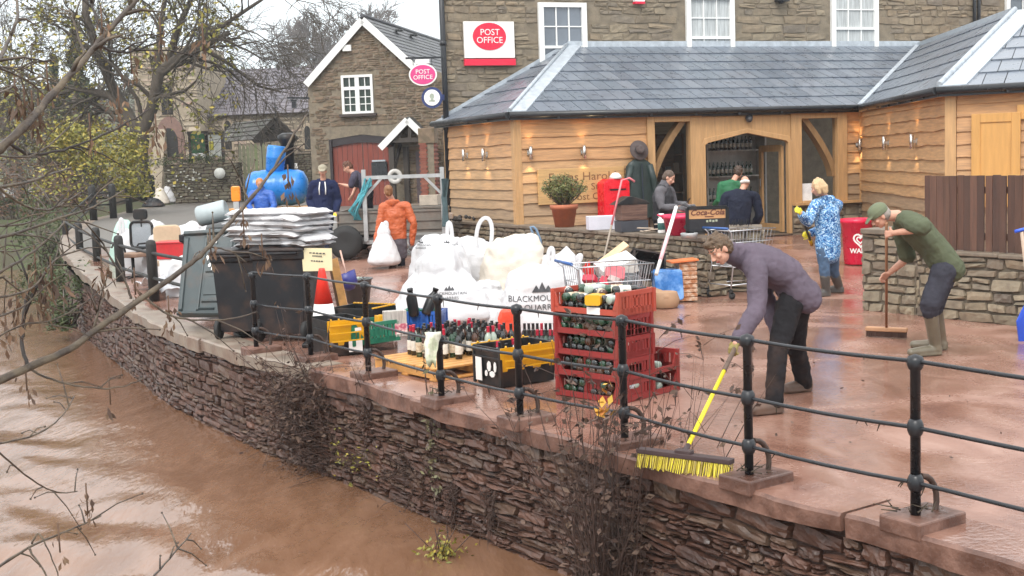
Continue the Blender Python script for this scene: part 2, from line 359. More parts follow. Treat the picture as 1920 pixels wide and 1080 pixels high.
WOODC = [(.25, .18, .115), (.34, .235, .145), (.47, .285, .14), (.48, .265, .125), (.50, .265, .115)]
M_BOARD = mat('waney_edge_board', (0, 0, 0), .62, .26, 3.2, attr=WOODC, stretch=(.8, .8, 9), bump=.25, bscale=16)
M_BLACK = mat('black_paint', (.011, .012, .015), .32, .3, 8, rv=.12, bump=.08)
M_GUT = mat('black_gutter', (.016, .017, .020), .35, .2, 8)
M_WHITE = mat('white_paint', (.78, .78, .76), .5, .05, 4)
M_GLASS = mat('window_glass', (.10, .12, .14), .05, .15, 1.2, spec=.9)
M_DARK = mat('dark_void', (.02, .018, .016), .8)
M_RED = mat('sign_red', (.72, .012, .05), .4, .04)
M_PINK = mat('hanging_sign_pink', (.60, .045, .20), .4, .04)
M_WSIGN = mat('sign_white', (.82, .80, .77), .4, .03)
# ---- edge of the terrace above the river
CP = [(5.6, .6), (4.3, 2.8), (3.3, 4.6), (2.5, 6.12), (2.0, 6.9), (1.46, 7.65), (.95, 8.4), (.42, 9.25), (-.19, 10.1), (-.88, 11.1), (-1.49, 12.05), (-2.17, 12.99), (-2.95, 14.0), (-3.88, 15.49), (-4.92, 17.24), (-5.85, 19.18), (-6.78, 21.04), (-8.54, 24.64), (-10.69, 29.74), (-12.5, 35), (-14.6, 43), (-15.2, 52), (-15.4, 64)]
_s = [0]
for i in range(1, len(CP)): _s.append(_s[-1] + math.dist(CP[i], CP[i - 1]))
CL = _s[-1]
def cpt(s):
    x = float(np.interp(s, _s, [p[0] for p in CP])); y = float(np.interp(s, _s, [p[1] for p in CP])); return Vector((x, y, 0))
def cn(s):                          # normal towards the river
    d = (cpt(min(CL, s + .5)) - cpt(max(0, s - .5))).normalized(); return Vector((-d.y, d.x, 0)) * 1.0
# path runs away from camera; river is to its left
def edge_x(y): return float(np.interp(y, [p[1] for p in CP], [p[0] for p in CP]))
WZ = -1.12
# ground (one sheet to the far distance)
mb = MB(); ys = list(np.arange(.6, 16, .16)) + list(np.arange(16, 34, .35)) + list(np.arange(34, 80, 1.5)) + [85, 100, 130, 180, 300]
nc = 60; tt = [(k / nc) ** 2.2 for k in range(nc + 1)]
for y in ys:
    xl = edge_x(min(y, 64)) + .28 if y < 64 else -15.2 - (y - 64) * 1.5
    for k in range(nc + 1):
        x = xl + (60 - xl) * tt[k]; hz = .010 * nz(x * .9, y * .7) + .004 * nz(x * 3, y * 3) if k > 1 else 0
        mb.v.append((x, y, gz(y) + hz - .003))
for j in range(len(ys) - 1):
    for k in range(nc): a = j * (nc + 1) + k; mb.f.append((a, a + 1, a + nc + 2, a + nc + 1))
mb.m = [0] * len(mb.f); mb.r = [.5] * len(mb.f); mb.s = [True] * len(mb.f)
mb.build('ground', MUD, kind='structure')
# water with low real waves
mb = MB(); xs = list(np.arange(-12, 6, .14)); xs = [-140, -70, -40, -28, -20, -16, -14] + xs; wy = list(np.arange(1.5, 22, .14)) + list(np.arange(22, 40, .5)) + [42, 46, 52, 60, 80, 130]
for y in wy:
    for x in xs:
        s_ = x * .75 + y * .62; t_ = -x * .62 + y * .75; d = max(0, edge_x(y) - x); am = .012 + .075 * min(1, max(0, d - 1.0) / 2.2)
        h = am * (fbm(s_ * .9, t_ * .42, 1.3, 4) + .55 * nz(s_ * 2.6, t_ * 1.3, 4) + .22 * nz(s_ * 5.5, t_ * 2.6, 7)) if -13 < x < 6 and y < 40 else 0
        mb.v.append((x, y, WZ + h))
nx_ = len(xs)
for j in range(len(wy) - 1):
    for k in range(nx_ - 1): a = j * nx_ + k; mb.f.append((a, a + 1, a + nx_ + 1, a + nx_))
mb.m = [0] * len(mb.f); mb.r = [.5] * len(mb.f); mb.s = [True] * len(mb.f)
mb.build('river_water', M_WATER, kind='structure')
# river wall of individual stones
def PW(s, z, off=0.0):
    p = cpt(s); n = cn(s); return Vector((p.x, p.y, z)) + n * (off - .05 - .05 * z * -1 * .5)
mb = MB()
SN = _s[12]
stones(mb, PW, SN + .5, -1.5, -.13, (.04, .125), (.09, .42), .012, .022, .008, 11, wavy=.035, base=.012, split=.4, res=(8, 5))
PW2 = lambda s, z, off=0.0: PW(s + SN + .5, z, off)
stones(mb, PW2, min(30, CL - SN - .6), -1.5, -.13, (.05, .13), (.12, .42), .014, .02, .009, 12, wavy=.03, base=.012, res=(5, 4))
n = 120; vs = []
for i in range(n + 1):
    s = CL * i / n; vs += [PW(s, -1.7, -.016), PW(s, -.02, -.016)]
mb.add(vs, [(2 * i, 2 * i + 2, 2 * i + 3, 2 * i + 1) for i in range(n)], 1)
rw = mb.build('river_wall', [M_RSTONE, M_MORTAR], loc=(0, 8, 0)); tag(rw, 'long curved dark red rubble stone wall dropping into the brown river', 'wall')
# coping slabs
mb = MB()
def coping(s0, s1, mi, over, th, seed, dz=.004):
    n = max(4, int((s1 - s0) / .12)); vs = []
    for i in range(n + 1):
        s = s0 + (s1 - s0) * i / n; p = cpt(s); q = cn(s); j = .03 * fbm(s * 2.1, seed, o=4) - .025 * max(0, fbm(s * 5, seed, 9) - .25); e = over + j; zt = dz + gz(p.y) + .006 * nz(s * 3, seed, 2)
        tz = th * (1 + .25 * fbm(s * 1.3, seed, 3)); t0 = Vector((p.x, p.y, 0))
        vs += [t0 - q * .42 + Vector((0, 0, zt)), t0 + q * (e - .02) + Vector((0, 0, zt)), t0 + q * e + Vector((0, 0, zt - .02)), t0 + q * (e - .008 + .012 * nz(s * 4, 7)) + Vector((0, 0, zt - tz)), t0 - q * .1 + Vector((0, 0, zt - tz))]
    mb.add(vs, [(5 * i + k, 5 * i + 5 + k, 5 * i + 6 + k, 5 * i + 1 + k) for i in range(n) for k in range(1, 4)] + [(0, 1, 2, 3, 4), tuple(5 * n + k for k in (4, 3, 2, 1, 0))], mi, .5, False)
    k0 = len(mb.v) - 5 * (n + 1); top = [(k0 + 5 * i, k0 + 5 * i + 5, k0 + 5 * i + 6, k0 + 5 * i + 1) for i in range(n)]; mb.f += top; mb.m += [2 if mi == 0 else 1] * n; mb.r += [.5] * n; mb.s += [False] * n
breaks = [0, _s[4] + .2, _s[9] + .05, _s[11] - .02, _s[13] + .1, CL]
for k in range(5): coping(breaks[k] + .006, breaks[k + 1] - .006, 0 if k < 3 else 1, [.03, .05, .02, .0, .02][k], [.14, .13, .15, .16, .17][k], k * 5.3, .004 + .004 * (k % 2))
cp = mb.build('stone_coping', [M_CONC, M_CONCG, MUD], loc=(0, 8, 0)); tag(cp, 'muddy concrete coping strip along the top of the river wall', 'coping')
# ---- shop: planes
A0, B0, V2, V3 = (.17, 24.0), (7.5, 26.7), (6.94, 19.8), (9.9, 18.3)
PM = Plane(A0, B0); PEnd = Plane((-1.32, 27.5), A0); PR = Plane(B0, V2); PF = Plane(V2, V3)
PPO = Plane((-1.32, 27.5), (-1.32 + 18 * PM.u.x, 27.5 + 18 * PM.u.y))
FL = .38                                     # shop floor level
EZ = 2.97
shop = thing('shop_extension', 'timber clad shop with slate roof and open oak doorway', 'shop', (3.5, 26, FL))
def build(mb, name, mats, parent, **k): return mb.build(name, mats, parent, **k)
xs_ = lambda px, py=300: PM.hit(px, py)[0]
# cladding (left end wall, left of door, right of door, splayed wall, right wing front)
mb = MB(); e0 = PEnd.L
FC = []
def bpart(pl, *a): mb = MB(); boards(mb, pl, *a); build(mb, 'weatherboarding', M_BOARD, shop)
bpart(PEnd, .05, e0 - .10, FL - .25, EZ - .12, .21, 1)
bpart(PM, .10, xs_(1212), FL - .25, EZ - .12, .21, 2)
bpart(PM, xs_(1586), PM.L - .05, FL + .35, EZ - .12, .21, 3)
bpart(PR, .06, PR.L - .1, FL - .2, EZ - .12, .21, 4)
bpart(PF, .12, PF.L, FL - .2, EZ - .12, .21, 5)
mb = MB()                                    # backing of the walls (behind the boards)
for pl, a, b in ((PEnd, 0, e0), (PM, 0, xs_(1212)), (PM, xs_(1586), PM.L), (PR, 0, PR.L), (PF, 0, PF.L)):
    mb = MB(); mb.quad(pl.P(a, FL - .4), pl.P(b, FL - .4), pl.P(b, EZ), pl.P(a, EZ))
    mb.quad(pl.P(a, FL - .4, -.12), pl.P(b, FL - .4, -.12), pl.P(b, EZ, -.12), pl.P(a, EZ, -.12))
    build(mb, 'wall_backing', mat('inner_boarding', (.30, .23, .14), .7, .25, 3, stretch=(.6, .6, 8)), shop)
# oak frame
mb = MB()
def post(pl, s, w, z0, z1, d=.16, off=.03): mb.box(pl.P(s, (z0 + z1) / 2, off - d / 2 + .03), (w, d, z1 - z0), rz=math.atan2(pl.u.y, pl.u.x))
post(PEnd, e0 - .03, .15, FL - .3, EZ - .05); post(PEnd, .04, .08, FL - .3, EZ - .05)
ps = [(1212, 1226), (1292, 1314), (1480, 1500), (1567, 1585)]
px_ = [(xs_(a), xs_(b)) for a, b in ps]
for a, b in px_: post(PM, (a + b) / 2, b - a, FL, EZ - .05, .2, .05)
post(PM, PM.L - .03, .07, FL, EZ - .08, .08, .05)
post(PF, .03, .17, FL - .3, EZ - .05)
for pl, a, b in ((PEnd, 0, e0), (PM, 0, PM.L), (PR, 0, PR.L), (PF, 0, PF.L)):   # wall plate under the eaves
    mb.bar(pl.P(a, EZ - .07, .03), pl.P(b, EZ - .07, .03), .12, .10)
# arched door head and jambs
dl, dr = px_[1][1], px_[2][0]; dm = (dl + dr) / 2; zs = PM.hit(1320, 262)[1]; za = PM.hit(1397, 243)[1]; zt = EZ - .14
hole = [(dl + .0, zs - .10), (dl + .06, zs), (dm, za), (dr - .06, zs), (dr, zs - .10)]
poly = [(dl, zt), (dl, zs - .1)] + hole[1:-1] + [(dr, zs - .1), (dr, zt)]
mb.prism([(p[0], p[1]) for p in poly], PM.P(0, 0, .06), PM.u, Vector((0, 0, 1)), -PM.n * .16)
inn = lambda k: [(dl + k, FL), (dl + k, zs - .11), (dl + .06 + k, zs - k), (dm, za - k), (dr - .06 - k, zs - k), (dr - k, zs - .11), (dr - k, FL)]
o_, i_ = inn(-.02), inn(.07)
mb.prism(o_ + i_[::-1], PM.P(0, 0, .085), PM.u, Vector((0, 0, 1)), -PM.n * .12)
# head rails and sills of the side lights
for (a, b), zz in (((px_[0][1], px_[1][0]), .10), ((px_[2][1], px_[3][0]), .10)):
    mb.bar(PM.P(a, EZ - .17, .03), PM.P(b, EZ - .17, .03), .1, .12); mb.bar(PM.P(a, FL + .62, .03), PM.P(b, FL + .62, .03), .14, .08)
build(mb, 'oak_frame', M_OAK, shop, bevel=.008)
# curved braces behind the glass
mb = MB()
for (a, b, sgn) in ((px_[0][1], px_[1][0], 1), (px_[2][1], px_[3][0], -1)):
    P1 = (a if sgn > 0 else b, FL + 1.15); P2 = ((b - .08) if sgn > 0 else (a + .12), EZ - .2); n = 12; c = []
    for i in range(n + 1):
        t = i / n; x = P1[0] + (P2[0] - P1[0]) * (t ** 1.5); z = P1[1] + (P2[1] - P1[1]) * t; c.append(PM.P(x, z, -.14))
    mb = MB()
    for i in range(n): mb.bar(c[i], c[i + 1] + (c[i + 1] - c[i]) * .12, .12, .2, up=PM.n)
    build(mb, 'curved_brace', M_OAK, shop)
# glazing
gl = mat('clear_glass', (.02, .02, .02), .03, 0, 3, spec=.35, alpha=.12)
for a, b in ((px_[0][1], px_[1][0]), (px_[2][1], px_[3][0])):
    mb = MB(); mb.box(PM.P((a + b) / 2, (FL + .66 + EZ - .23) / 2, -.03), (b - a, .012, EZ - .23 - FL - .66), rz=math.atan2(PM.u.y, PM.u.x)); build(mb, 'window_pane', gl, shop)
# stone plinth under the side lights and right of the door
mb = MB()
pa = Plane((PM.P(px_[2][0], 0).x, PM.P(px_[2][0], 0).y), (PM.P(PM.L, 0).x, PM.P(PM.L, 0).y))
stones(mb, lambda s, z, off=0.0: pa.P(s, z, off + .1), pa.L, FL - .15, FL + .56, (.13, .2), (.25, .45), .02, .012, .018, 61)
mb.box(pa.P(pa.L / 2, FL + .2, .04), (pa.L, .14, .78), rz=math.atan2(pa.u.y, pa.u.x), mi=1)
mb.box(pa.P(pa.L / 2, FL + .60, .07), (pa.L, .26, .05), rz=math.atan2(pa.u.y, pa.u.x), mi=2)
pb = Plane((PM.P(px_[0][0], 0).x, PM.P(px_[0][0], 0).y), (PM.P(px_[1][1], 0).x, PM.P(px_[1][1], 0).y))
build(mb, 'stone_plinth', [M_GSTONE, M_MORTG, M_OAK], shop); mb = MB(); mb.box(pb.P(pb.L / 2, FL + .2, .04), (pb.L, .14, .78), rz=math.atan2(pa.u.y, pa.u.x)); build(mb, 'stone_plinth', M_MORTG, shop)
# shop floor and ceiling
dep = PPO.o - PM.o; dd = abs((PPO.o - PM.o).dot(PM.n)) - .1
mb = MB(); mb.prism([(-.2, -.1), (PM.L, -.1), (PM.L, dd), (-.2, dd)], PM.P(0, FL - .02), PM.u, -PM.n, Vector((0, 0, .02))); build(mb, 'shop_floor', mat('shop_floor', (.16, .12, .09), .4), shop)
# roof
def roofpl(o, u, hit3): return None
ov = .16
EA = PEnd.P(-.25, EZ, ov); EB = PM.P(-.17, EZ, ov); EC = PM.P(PM.L - .1, EZ, ov); ED = PF.P(-.12, EZ, ov + .03); EE = PF.P(PF.L + .5, EZ, ov + .03)
def wallpt(px, py): a, z = PPO.hit(px, py); return PPO.P(a, z, .03)
TL = wallpt(1064, 99); TR = wallpt(1722, 87); TA = wallpt(829, 226); _n = (EC - EB).cross(TR - EB); TL.z = EB.z - (_n.x * (TL.x - EB.x) + _n.y * (TL.y - EB.y)) / _n.z
def plane3(a, b, c): n = (b - a).cross(c - a).normalized(); return a, n
def hitpl(px, py, a, n): r = ray(px, py); c = Vector((0, 0, CAMZ)); return c + r * ((a - c).dot(n) / r.dot(n))
pr = plane3(EC, ED, TR); AP = hitpl(1903, 24, *pr)
AP2 = AP + PF.u * 4.0
def roof_face(pts, gauge, width, seed, mats=M_SLATE):
    a, b = pts[0], pts[1]; u = (b - a).normalized(); nn = (b - a).cross(pts[2] - a).normalized(); v = nn.cross(u)
    if v.z < 0: v = -v
    hull = [((p - a).dot(u), (p - a).dot(v)) for p in pts]; slates(mbr, a, u, v, hull, gauge, width, 0, seed)
    mbr.add(pts, [tuple(range(len(pts)))], 1, .1)
mbr = MB()
vlen = ((TL + TR) / 2 - (EB + EC) / 2).length
roof_face([EB, EC, TR, TL], vlen / 9.3, .30, 21); roof_face([EA, EB, TL], vlen / 9.3, .30, 22)
roof_face([EC, ED, AP, TR], vlen / 11.5, .30, 23); roof_face([ED, EE, AP2, AP], vlen / 8.5, .32, 24)
roof = build(mbr, 'slate_roof', [M_SLATE, M_DARK], shop)
mb = MB()
up = Vector((0, 0, .035))
def flash(a, b, w, h=.02, ex=up): mb.bar(a + ex, b + ex, w, h, up=Vector((0, 0, 1)))
nrm = Vector((0, 0, 1))
def strip(a, b, side, w, z=.05):
    side = side.normalized() * w; q = [a, b, b + side, a + side]; mb.add([v + Z_ * z for v in q] + [v + Z_ * (z - .04) for v in q], [(0, 1, 2, 3), (7, 6, 5, 4)] + [(i, (i + 1) % 4, 4 + (i + 1) % 4, 4 + i) for i in range(4)])
Z_ = Vector((0, 0, 1))
strip(EB, TL, EC - EB, .34); strip(EB, TL, (EA - EB), .10, .06); mb.tube([EB + Z_ * .07, TL + Z_ * .07], .035, 8); flash(TL, TR, .05, .15, up * 1.5)
strip(EC, TR, EB - EC, .10); strip(EC, TR, ED - EC, .16); strip(ED, AP, EE - ED, .40); strip(ED, AP, EC - ED, .14, .06); mb.tube([ED + Z_ * .07, AP + Z_ * .07], .045, 8); flash(TA, TL, .04, .1, up * 1.5); flash(TR, AP, .05, .1, up * 1.5)
build(mb, 'lead_flashing', M_LEAD, roof)
mb = MB()                                     # gutters and fascia
gp = [EA, EB, EC, ED, EE]
for a, b in zip(gp[:-1], gp[1:]):
    d = (b - a).normalized(); o = Vector((0, 0, -.03)); n_ = Vector((d.y, -d.x, 0)) * .05
    mb.tube([a + o + n_ - d * .03, b + o + n_ + d * .03], .062, 10); mb.bar(a + Vector((0, 0, -.05)), b + Vector((0, 0, -.05)), .03, .15)
    k = int((b - a).length / .9)
    for i in range(1, k): mb.box(a.lerp(b, i / k) + o + n_ * .6 + Vector((0, 0, -.05)), (.04, .12, .06))
build(mb, 'gutter', M_GUT, shop)
mb = MB()
for a, b in zip(gp[:-1], gp[1:]):             # soffit
    d = (b - a).normalized(); n_ = Vector((-d.y, d.x, 0)) * .3
    mb.quad(a + Vector((0, 0, -.10)), b + Vector((0, 0, -.10)), b + n_ + Vector((0, 0, -.10)), a + n_ + Vector((0, 0, -.10)))
build(mb, 'soffit', M_OAK, shop)
# open glazed door leaf seen edge-on at the right jamb
mb = MB(); dq = PM.P(dr - .10, 0, -.1)
for o in (0.0, .78): mb.box(dq - PM.n * (o + .05) + Vector((0, 0, (FL + zs - .15) / 2)), (.055, .11, zs - .2 - FL), rz=math.atan2(PM.u.y, PM.u.x))
for z in (FL + .12, zs - .22): mb.bar(dq - PM.n * .05 + Vector((0, 0, z)), dq - PM.n * .85 + Vector((0, 0, z)), .05, .14)
door = build(mb, 'door', M_OAK, shop); mb = MB(); mb.tube([dq + PM.u * -.05 - PM.n * .8 + Vector((0, 0, z)) for z in (1.3, 1.32, 1.5, 1.52)], .012, 6); build(mb, 'handle', mat('steel', (.5, .5, .5), .3, metal=1), door)
# dome camera over the door
mb = MB(); c = PM.P(*PM.hit(1399, 221), .12); mb.lathe([(.075, 0), (.075, .04), (.03, .06), (0, .06)], 14, c - Vector((0, 0, .0)), M=Matrix.Rotation(-PI / 2, 3, 'X') @ Matrix.Identity(3)); mb.ball(c - Vector((0, 0, .03)), .07, 12, 8)
tag(mb.build('security_camera', mat('camera_dark', (.05, .05, .055), .25), loc=tuple(c)), 'small dark dome camera above the shop doorway', 'camera')
# wall lamps: steel up-down tubes with lit ends
steel = mat('brushed_steel', (.62, .60, .57), .3, .1, 20, metal=1.0); lampm = mat('lamp_glow', (1, .8, .5), .5, emit=(1, .74, .40), es=25)
LPX = [(879, 291, PEnd, 'farthest left on the end wall by the drainpipe'), (916, 290, PEnd, 'second from the drainpipe on the end wall'), (991, 287, PM, 'just right of the corner post left of the plant'), (1091, 285, PM, 'above the carved wooden sign'), (1606, 271, PM, 'on the narrow boards between glass and inner corner'), (1669, 268, PR, 'left of the pair on the splayed wall'), (1722, 265, PR, 'right of the pair on the splayed wall')]
proto = None
for i, (u, v, pl, wh) in enumerate(LPX):
    a, z = pl.hit(u, v); c = pl.P(a, z, .115); rz = math.atan2(pl.u.y, pl.u.x)
    if proto is None:
        proto = thing('wall_lamp', '', 'lamp', (0, 0, 0), 0, 'steel up-down lamps along the shop wall')
        mb = MB(); mb.lathe([(.030, -.125), (.034, -.125), (.034, .125), (.030, .125), (.030, .09), (0, .09)], 14); mb.build('lamp_tube', steel, proto)
        mb = MB(); mb.box((0, .05, 0), (.04, .09, .06)); mb.box((0, .085, 0), (.08, .02, .11)); mb.build('bracket', steel, proto)
        for s in (-1, 1):
            mb = MB(); mb.lathe([(.0, s * .10), (.026, s * .101), (.026, s * .105), (0, s * .106)], 12); mb.build('bulb', lampm, proto)
        for s in (-1, 1):
            ld = bpy.data.lights.new('lamp_light', 'SPOT'); ld.energy = 5; ld.color = (1, .72, .40); ld.spot_size = math.radians(75); ld.spot_blend = .6; ld.shadow_soft_size = .03
            lo = bpy.data.objects.new('lamp_light', ld); COL.objects.link(lo); lo.parent = proto; lo.location = (0, 0, s * .14); lo.rotation_euler = (PI if s > 0 else 0, 0, 0)
        o = proto
    else: o = copy_tree(proto)
    o.location = c; o.rotation_euler = (0, 0, rz); o['label'] = 'steel up-down wall lamp ' + wh
# ---- interior furniture
def shelf_unit(name, label, pl, s0, s1, off, z0, z1, nsh, dep, m, loc):
    t = thing(name, label, 'shelves', loc); mb = MB(); rz = math.atan2(pl.u.y, pl.u.x)
    for s in (s0, s1): mb.box(pl.P(s, (z0 + z1) / 2, off), (.04, dep, z1 - z0), rz=rz)
    mb.box(pl.P((s0 + s1) / 2, (z0 + z1) / 2, off - dep / 2), (s1 - s0, .02, z1 - z0), rz=rz); mb.build('cabinet_frame', m, t); zz = []
    for i in range(nsh):
        z = z0 + .05 + (z1 - z0 - .1) * i / (nsh - 1); zz.append(z); mb = MB(); mb.box(pl.P((s0 + s1) / 2, z, off), (s1 - s0 - .05, dep - .02, .03), rz=rz); mb.build('shelf', m, t)
    return t, zz
greysh = mat('grey_shelf', (.50, .48, .45), .5); darkwood = mat('dark_wood', (.13, .065, .032), .55, .3, 4, stretch=(1, 1, 6))
sR0 = xs_(1404) + .25; sR1 = xs_(1470) + .55
unR, zR = shelf_unit('drinks_shelves', 'tall grey drinks shelving inside the open shop doorway', PM, sR0, sR1 + .35, -2.35, FL, 2.75, 5, .4, greysh, tuple(PM.P(sR0, FL, -2.35)))
sL0 = xs_(1318) + .12; sL1 = xs_(1362) + .25
unL, zL = shelf_unit('wooden_cabinet', 'brown wooden cabinet behind the left side of the doorway', PM, sL0, sL1, -2.5, FL, 2.55, 6, .4, darkwood, tuple(PM.P(sL0, FL, -2.5)))
mb = MB(); boards(mb, Plane(tuple(PM.P(-.1, 0, -dd + .12))[:2], tuple(PM.P(dr - .7, 0, -dd + .12))[:2]), 0, dr - .6, FL, 2.95, .2, 77, grey=.6); build(mb, 'inner_wall', mat('inner_wall_board', (.55, .48, .32), .7, .2, 3, stretch=(.6, .6, 8)), shop)
# bottles and boxes on the shelves
bgreen = mat('bottle_green', (.012, .05, .022), .08, .2, spec=.7, coat=.5); bblack = mat('bottle_black', (.008, .009, .008), .08, .2, spec=.7, coat=.5); lab_w = mat('paper_label', (.72, .70, .64), .6, .12, 30, c2=(.55, .52, .46))
BPROF = [(.0, .002), (.034, 0), (.0375, .006), (.0375, .185), (.032, .21), (.017, .235), (.0145, .25), (.0145, .292), (.0165, .294), (.0165, .302), (.0, .303)]
def shelf_bottle(p, m, lbl, g):
    mb = MB(); mb.lathe(BPROF, 8); mb.lathe([(.0385, .06), (.0385, .15)], 8, mi=1); o = mb.build('wine_bottle', [m, lab_w], None, world=False); o.location = p; tag(o, lbl, 'bottle', g); return o
pb_ = None
for zi, mm, nm in ((3, bblack, 'dark bottle with pale label on the upper drinks shelf'), (2, bgreen, 'green bottle in the row on the middle drinks shelf'), (1, bgreen, 'green bottle in the row on the lower drinks shelf')):
    f = None
    for k in range(11):
        p = PM.P(sR0 + .08 + k * .105, zR[zi] + .016, -2.22)
        if f is None: f = shelf_bottle(p, mm, nm, nm.split(' in ')[0].split(' with ')[0] + 's on the ' + nm.split('on the ')[1])
        else: c = f.copy(); COL.objects.link(c); c.location = p
for k, (zi, s) in enumerate(((1, .85), (0, .8))):
    mb = MB(); mb.box((0, 0, .06), (.3, .2, .12)); mb.box((0, 0, .122), (.31, .21, .012)); o = mb.build('carton', mat('white_card', (.7, .68, .64), .7), None, world=False); o.location = PM.P(sR0 + s, zR[zi] + .02, -2.18); o.rotation_euler = (0, 0, .37); tag(o, ('white carton among the lower bottles on the drinks shelves', 'white carton on the bottom drinks shelf')[k], 'carton')
R_ = random.Random(4)
for k in range(10):
    mb = MB(); h = R_.uniform(.12, .24); q = R_.random(); mb.lathe([(0, 0), (.05, 0), (.055, h * .8), (.03, h), (0, h)], 8) if q < .5 else mb.box((0, 0, h / 2), (.12, .1, h))
    o = mb.build('jar' if q < .5 else 'packet', mat('goods%d' % (k % 4), [(.2, .17, .12), (.08, .06, .05), (.3, .24, .14), (.12, .13, .12)][k % 4], .5), None, world=False); o.location = PM.P(sL0 + .15 + (k % 3) * .2, zL[1 + k // 3] + .016, -2.42); tag(o, 'dim ' + ['brown', 'dark', 'tan', 'grey'][k % 4] + (' jar' if q < .5 else ' packet') + ' on the wooden cabinet in the doorway', 'jar' if q < .5 else 'packet', 'goods on the wooden cabinet')
# notice on the right side light
mb = MB(); a, z = PM.hit(1512, 362); mb.box(PM.P(a, z, -.012), (.29, .004, .40), rz=math.atan2(PM.u.y, PM.u.x)); o = mb.build('paper_notice', mat('paper', (.8, .82, .84), .6), loc=tuple(PM.P(a, z, -.012))); tag(o, 'blank white paper notice on the glass right of the doorway', 'notice')
# ---- Post Office building
po = thing('stone_building', 'tall stone house with white sash windows behind the shop roof', 'house', (5, 31, .4))
WIN = [(1007, 1097, 5), (1284, 1374, -9), (1556, 1644, -23), (1884, 1974, -78)]
wins = []
for a, b, t in WIN:
    s0, z1 = PPO.hit(a, t); s1, _ = PPO.hit(b, t); wins.append((s0, s1, z1 - 1.95, z1))
def in_po(a, b, z0, z1): return not any(b > w[0] + .02 and a < w[1] - .02 and z1 > w[2] + .02 and z0 < w[3] for w in wins)
mb = MB(); PT = 8.2
stones(mb, PPO.P, 18.0, 3.0, PT, (.08, .21), (.16, .52), .008, .012, .009, 31, in_po, res=(5, 4))
stones(mb, PPO.P, 1.4, .3, 3.0, (.08, .21), (.16, .52), .008, .012, .009, 32, in_po)
mb.quad(PPO.P(0, .2, .0), PPO.P(18, .2, .0), PPO.P(18, PT, .0), PPO.P(0, PT, .0), 1)
sd0 = PPO.P(0, 0); sd1 = Vector((-1.55, 36, 0)); mb.quad(sd0 + Vector((0, 0, .2)), sd0 + Vector((0, 0, PT)), sd1 + Vector((0, 0, PT)), sd1 + Vector((0, 0, .2)), 1)
rr_ = PPO.P(18, 0) + Vector((.5, 8.5, 0)); mb.quad(PPO.P(18, .2), PPO.P(18, PT), rr_ + Vector((0, 0, PT)), rr_ + Vector((0, 0, .2)), 1); mb.quad(sd1 + Vector((0, 0, .2)), sd1 + Vector((0, 0, PT)), rr_ + Vector((0, 0, PT)), rr_ + Vector((0, 0, .2)), 1)
build(mb, 'stone_wall', [M_BSTONE, M_MORTB], po)
mb = MB(); f0, f1 = PPO.P(-.2, PT, .3), PPO.P(18.2, PT, .3); b0, b1 = sd1 + Vector((-.2, .3, PT)), rr_ + Vector((.2, .3, PT)); r0, r1 = (f0 + b0) / 2 + Vector((0, 0, 2.6)), (f1 + b1) / 2 + Vector((0, 0, 2.6))
mb.add([f0, f1, r1, r0, b0, b1], [(0, 1, 2, 3), (4, 3, 2, 5), (0, 3, 4), (1, 5, 2)], 0); build(mb, 'roof', M_SLATEO, po)
curt = mat('net_curtain', (.42, .44, .44), .35, .35, 4, stretch=(9, 9, .5), spec=.5); pane_blue = mat('sky_pane', (.13, .15, .18), .04, .25, .8, spec=1.0)
for k, (s0, s1, z0, z1) in enumerate(wins):
    mb = MB(); rz = math.atan2(PPO.u.y, PPO.u.x); sc, w, h = (s0 + s1) / 2, s1 - s0, z1 - z0
    def fr(a, b, za, zb, off, d): mb.box(PPO.P((a + b) / 2, (za + zb) / 2, off), (b - a, d, zb - za), rz=rz)
    fr(s0, s0 + .12, z0, z1, .03, .1); fr(s1 - .12, s1, z0, z1, .03, .1); fr(s0 + .12, s1 - .12, z1 - .1, z1, .03, .1); fr(s0 - .06, s1 + .06, z0 - .08, z0, .06, .2)
    zm = (z0 + z1) / 2; fr(s0 + .12, s1 - .12, zm - .03, zm + .03, .035, .06); fr(s0 + .12, s1 - .12, z0, z0 + .07, .03, .06)
    for i in (1, 2):
        x = s0 + .12 + (w - .24) * i / 3; fr(x - .013, x + .013, z0 + .07, zm - .03, .025, .04); fr(x - .013, x + .013, zm + .03, z1 - .1, .03, .04)
    for zz in ((z0 + .07 + zm - .03) / 2, (zm + .03 + z1 - .1) / 2): fr(s0 + .12, s1 - .12, zz - .012, zz + .012, .0275, .035)
    wf = build(mb, 'sash_window', M_WHITE, po); mb = MB(); mb.box(PPO.P(sc, zm, .012), (w - .2, .008, h - .12), rz=rz); build(mb, 'pane', [pane_blue, curt, curt, M_GLASS][k], wf)
mb = MB(); p = PPO.P(-.02, 0, .12); mb.tube([p + Vector((0, 0, .3)), p + Vector((0, 0, PT - .1))], .062, 10)
for z in (1.0, 2.8, 4.6, 6.4): mb.lathe([(.075, 0), (.075, .1)], 10, p + Vector((0, 0, z)))
build(mb, 'drainpipe', M_GUT, po)
s14, _ = PPO.hit(1822, 60)
mb = MB(); p = PPO.P(s14, 0, .1)
for o in (0, .14): mb.tube([p + PPO.u * o + Vector((0, 0, 3.2)), p + PPO.u * o + Vector((0, 0, PT - .1))], .045, 8)
build(mb, 'drainpipe', M_GUT, po)
s_, z_ = PPO.hit(1462, 0); mb = MB(); mb.box(PPO.P(s_, z_ + .02, .1), (.3, .2, .14), rz=rz); mb.ball(PPO.P(s_ - .1, z_ - .03, .2), .09); build(mb, 'floodlight', M_GUT, po)
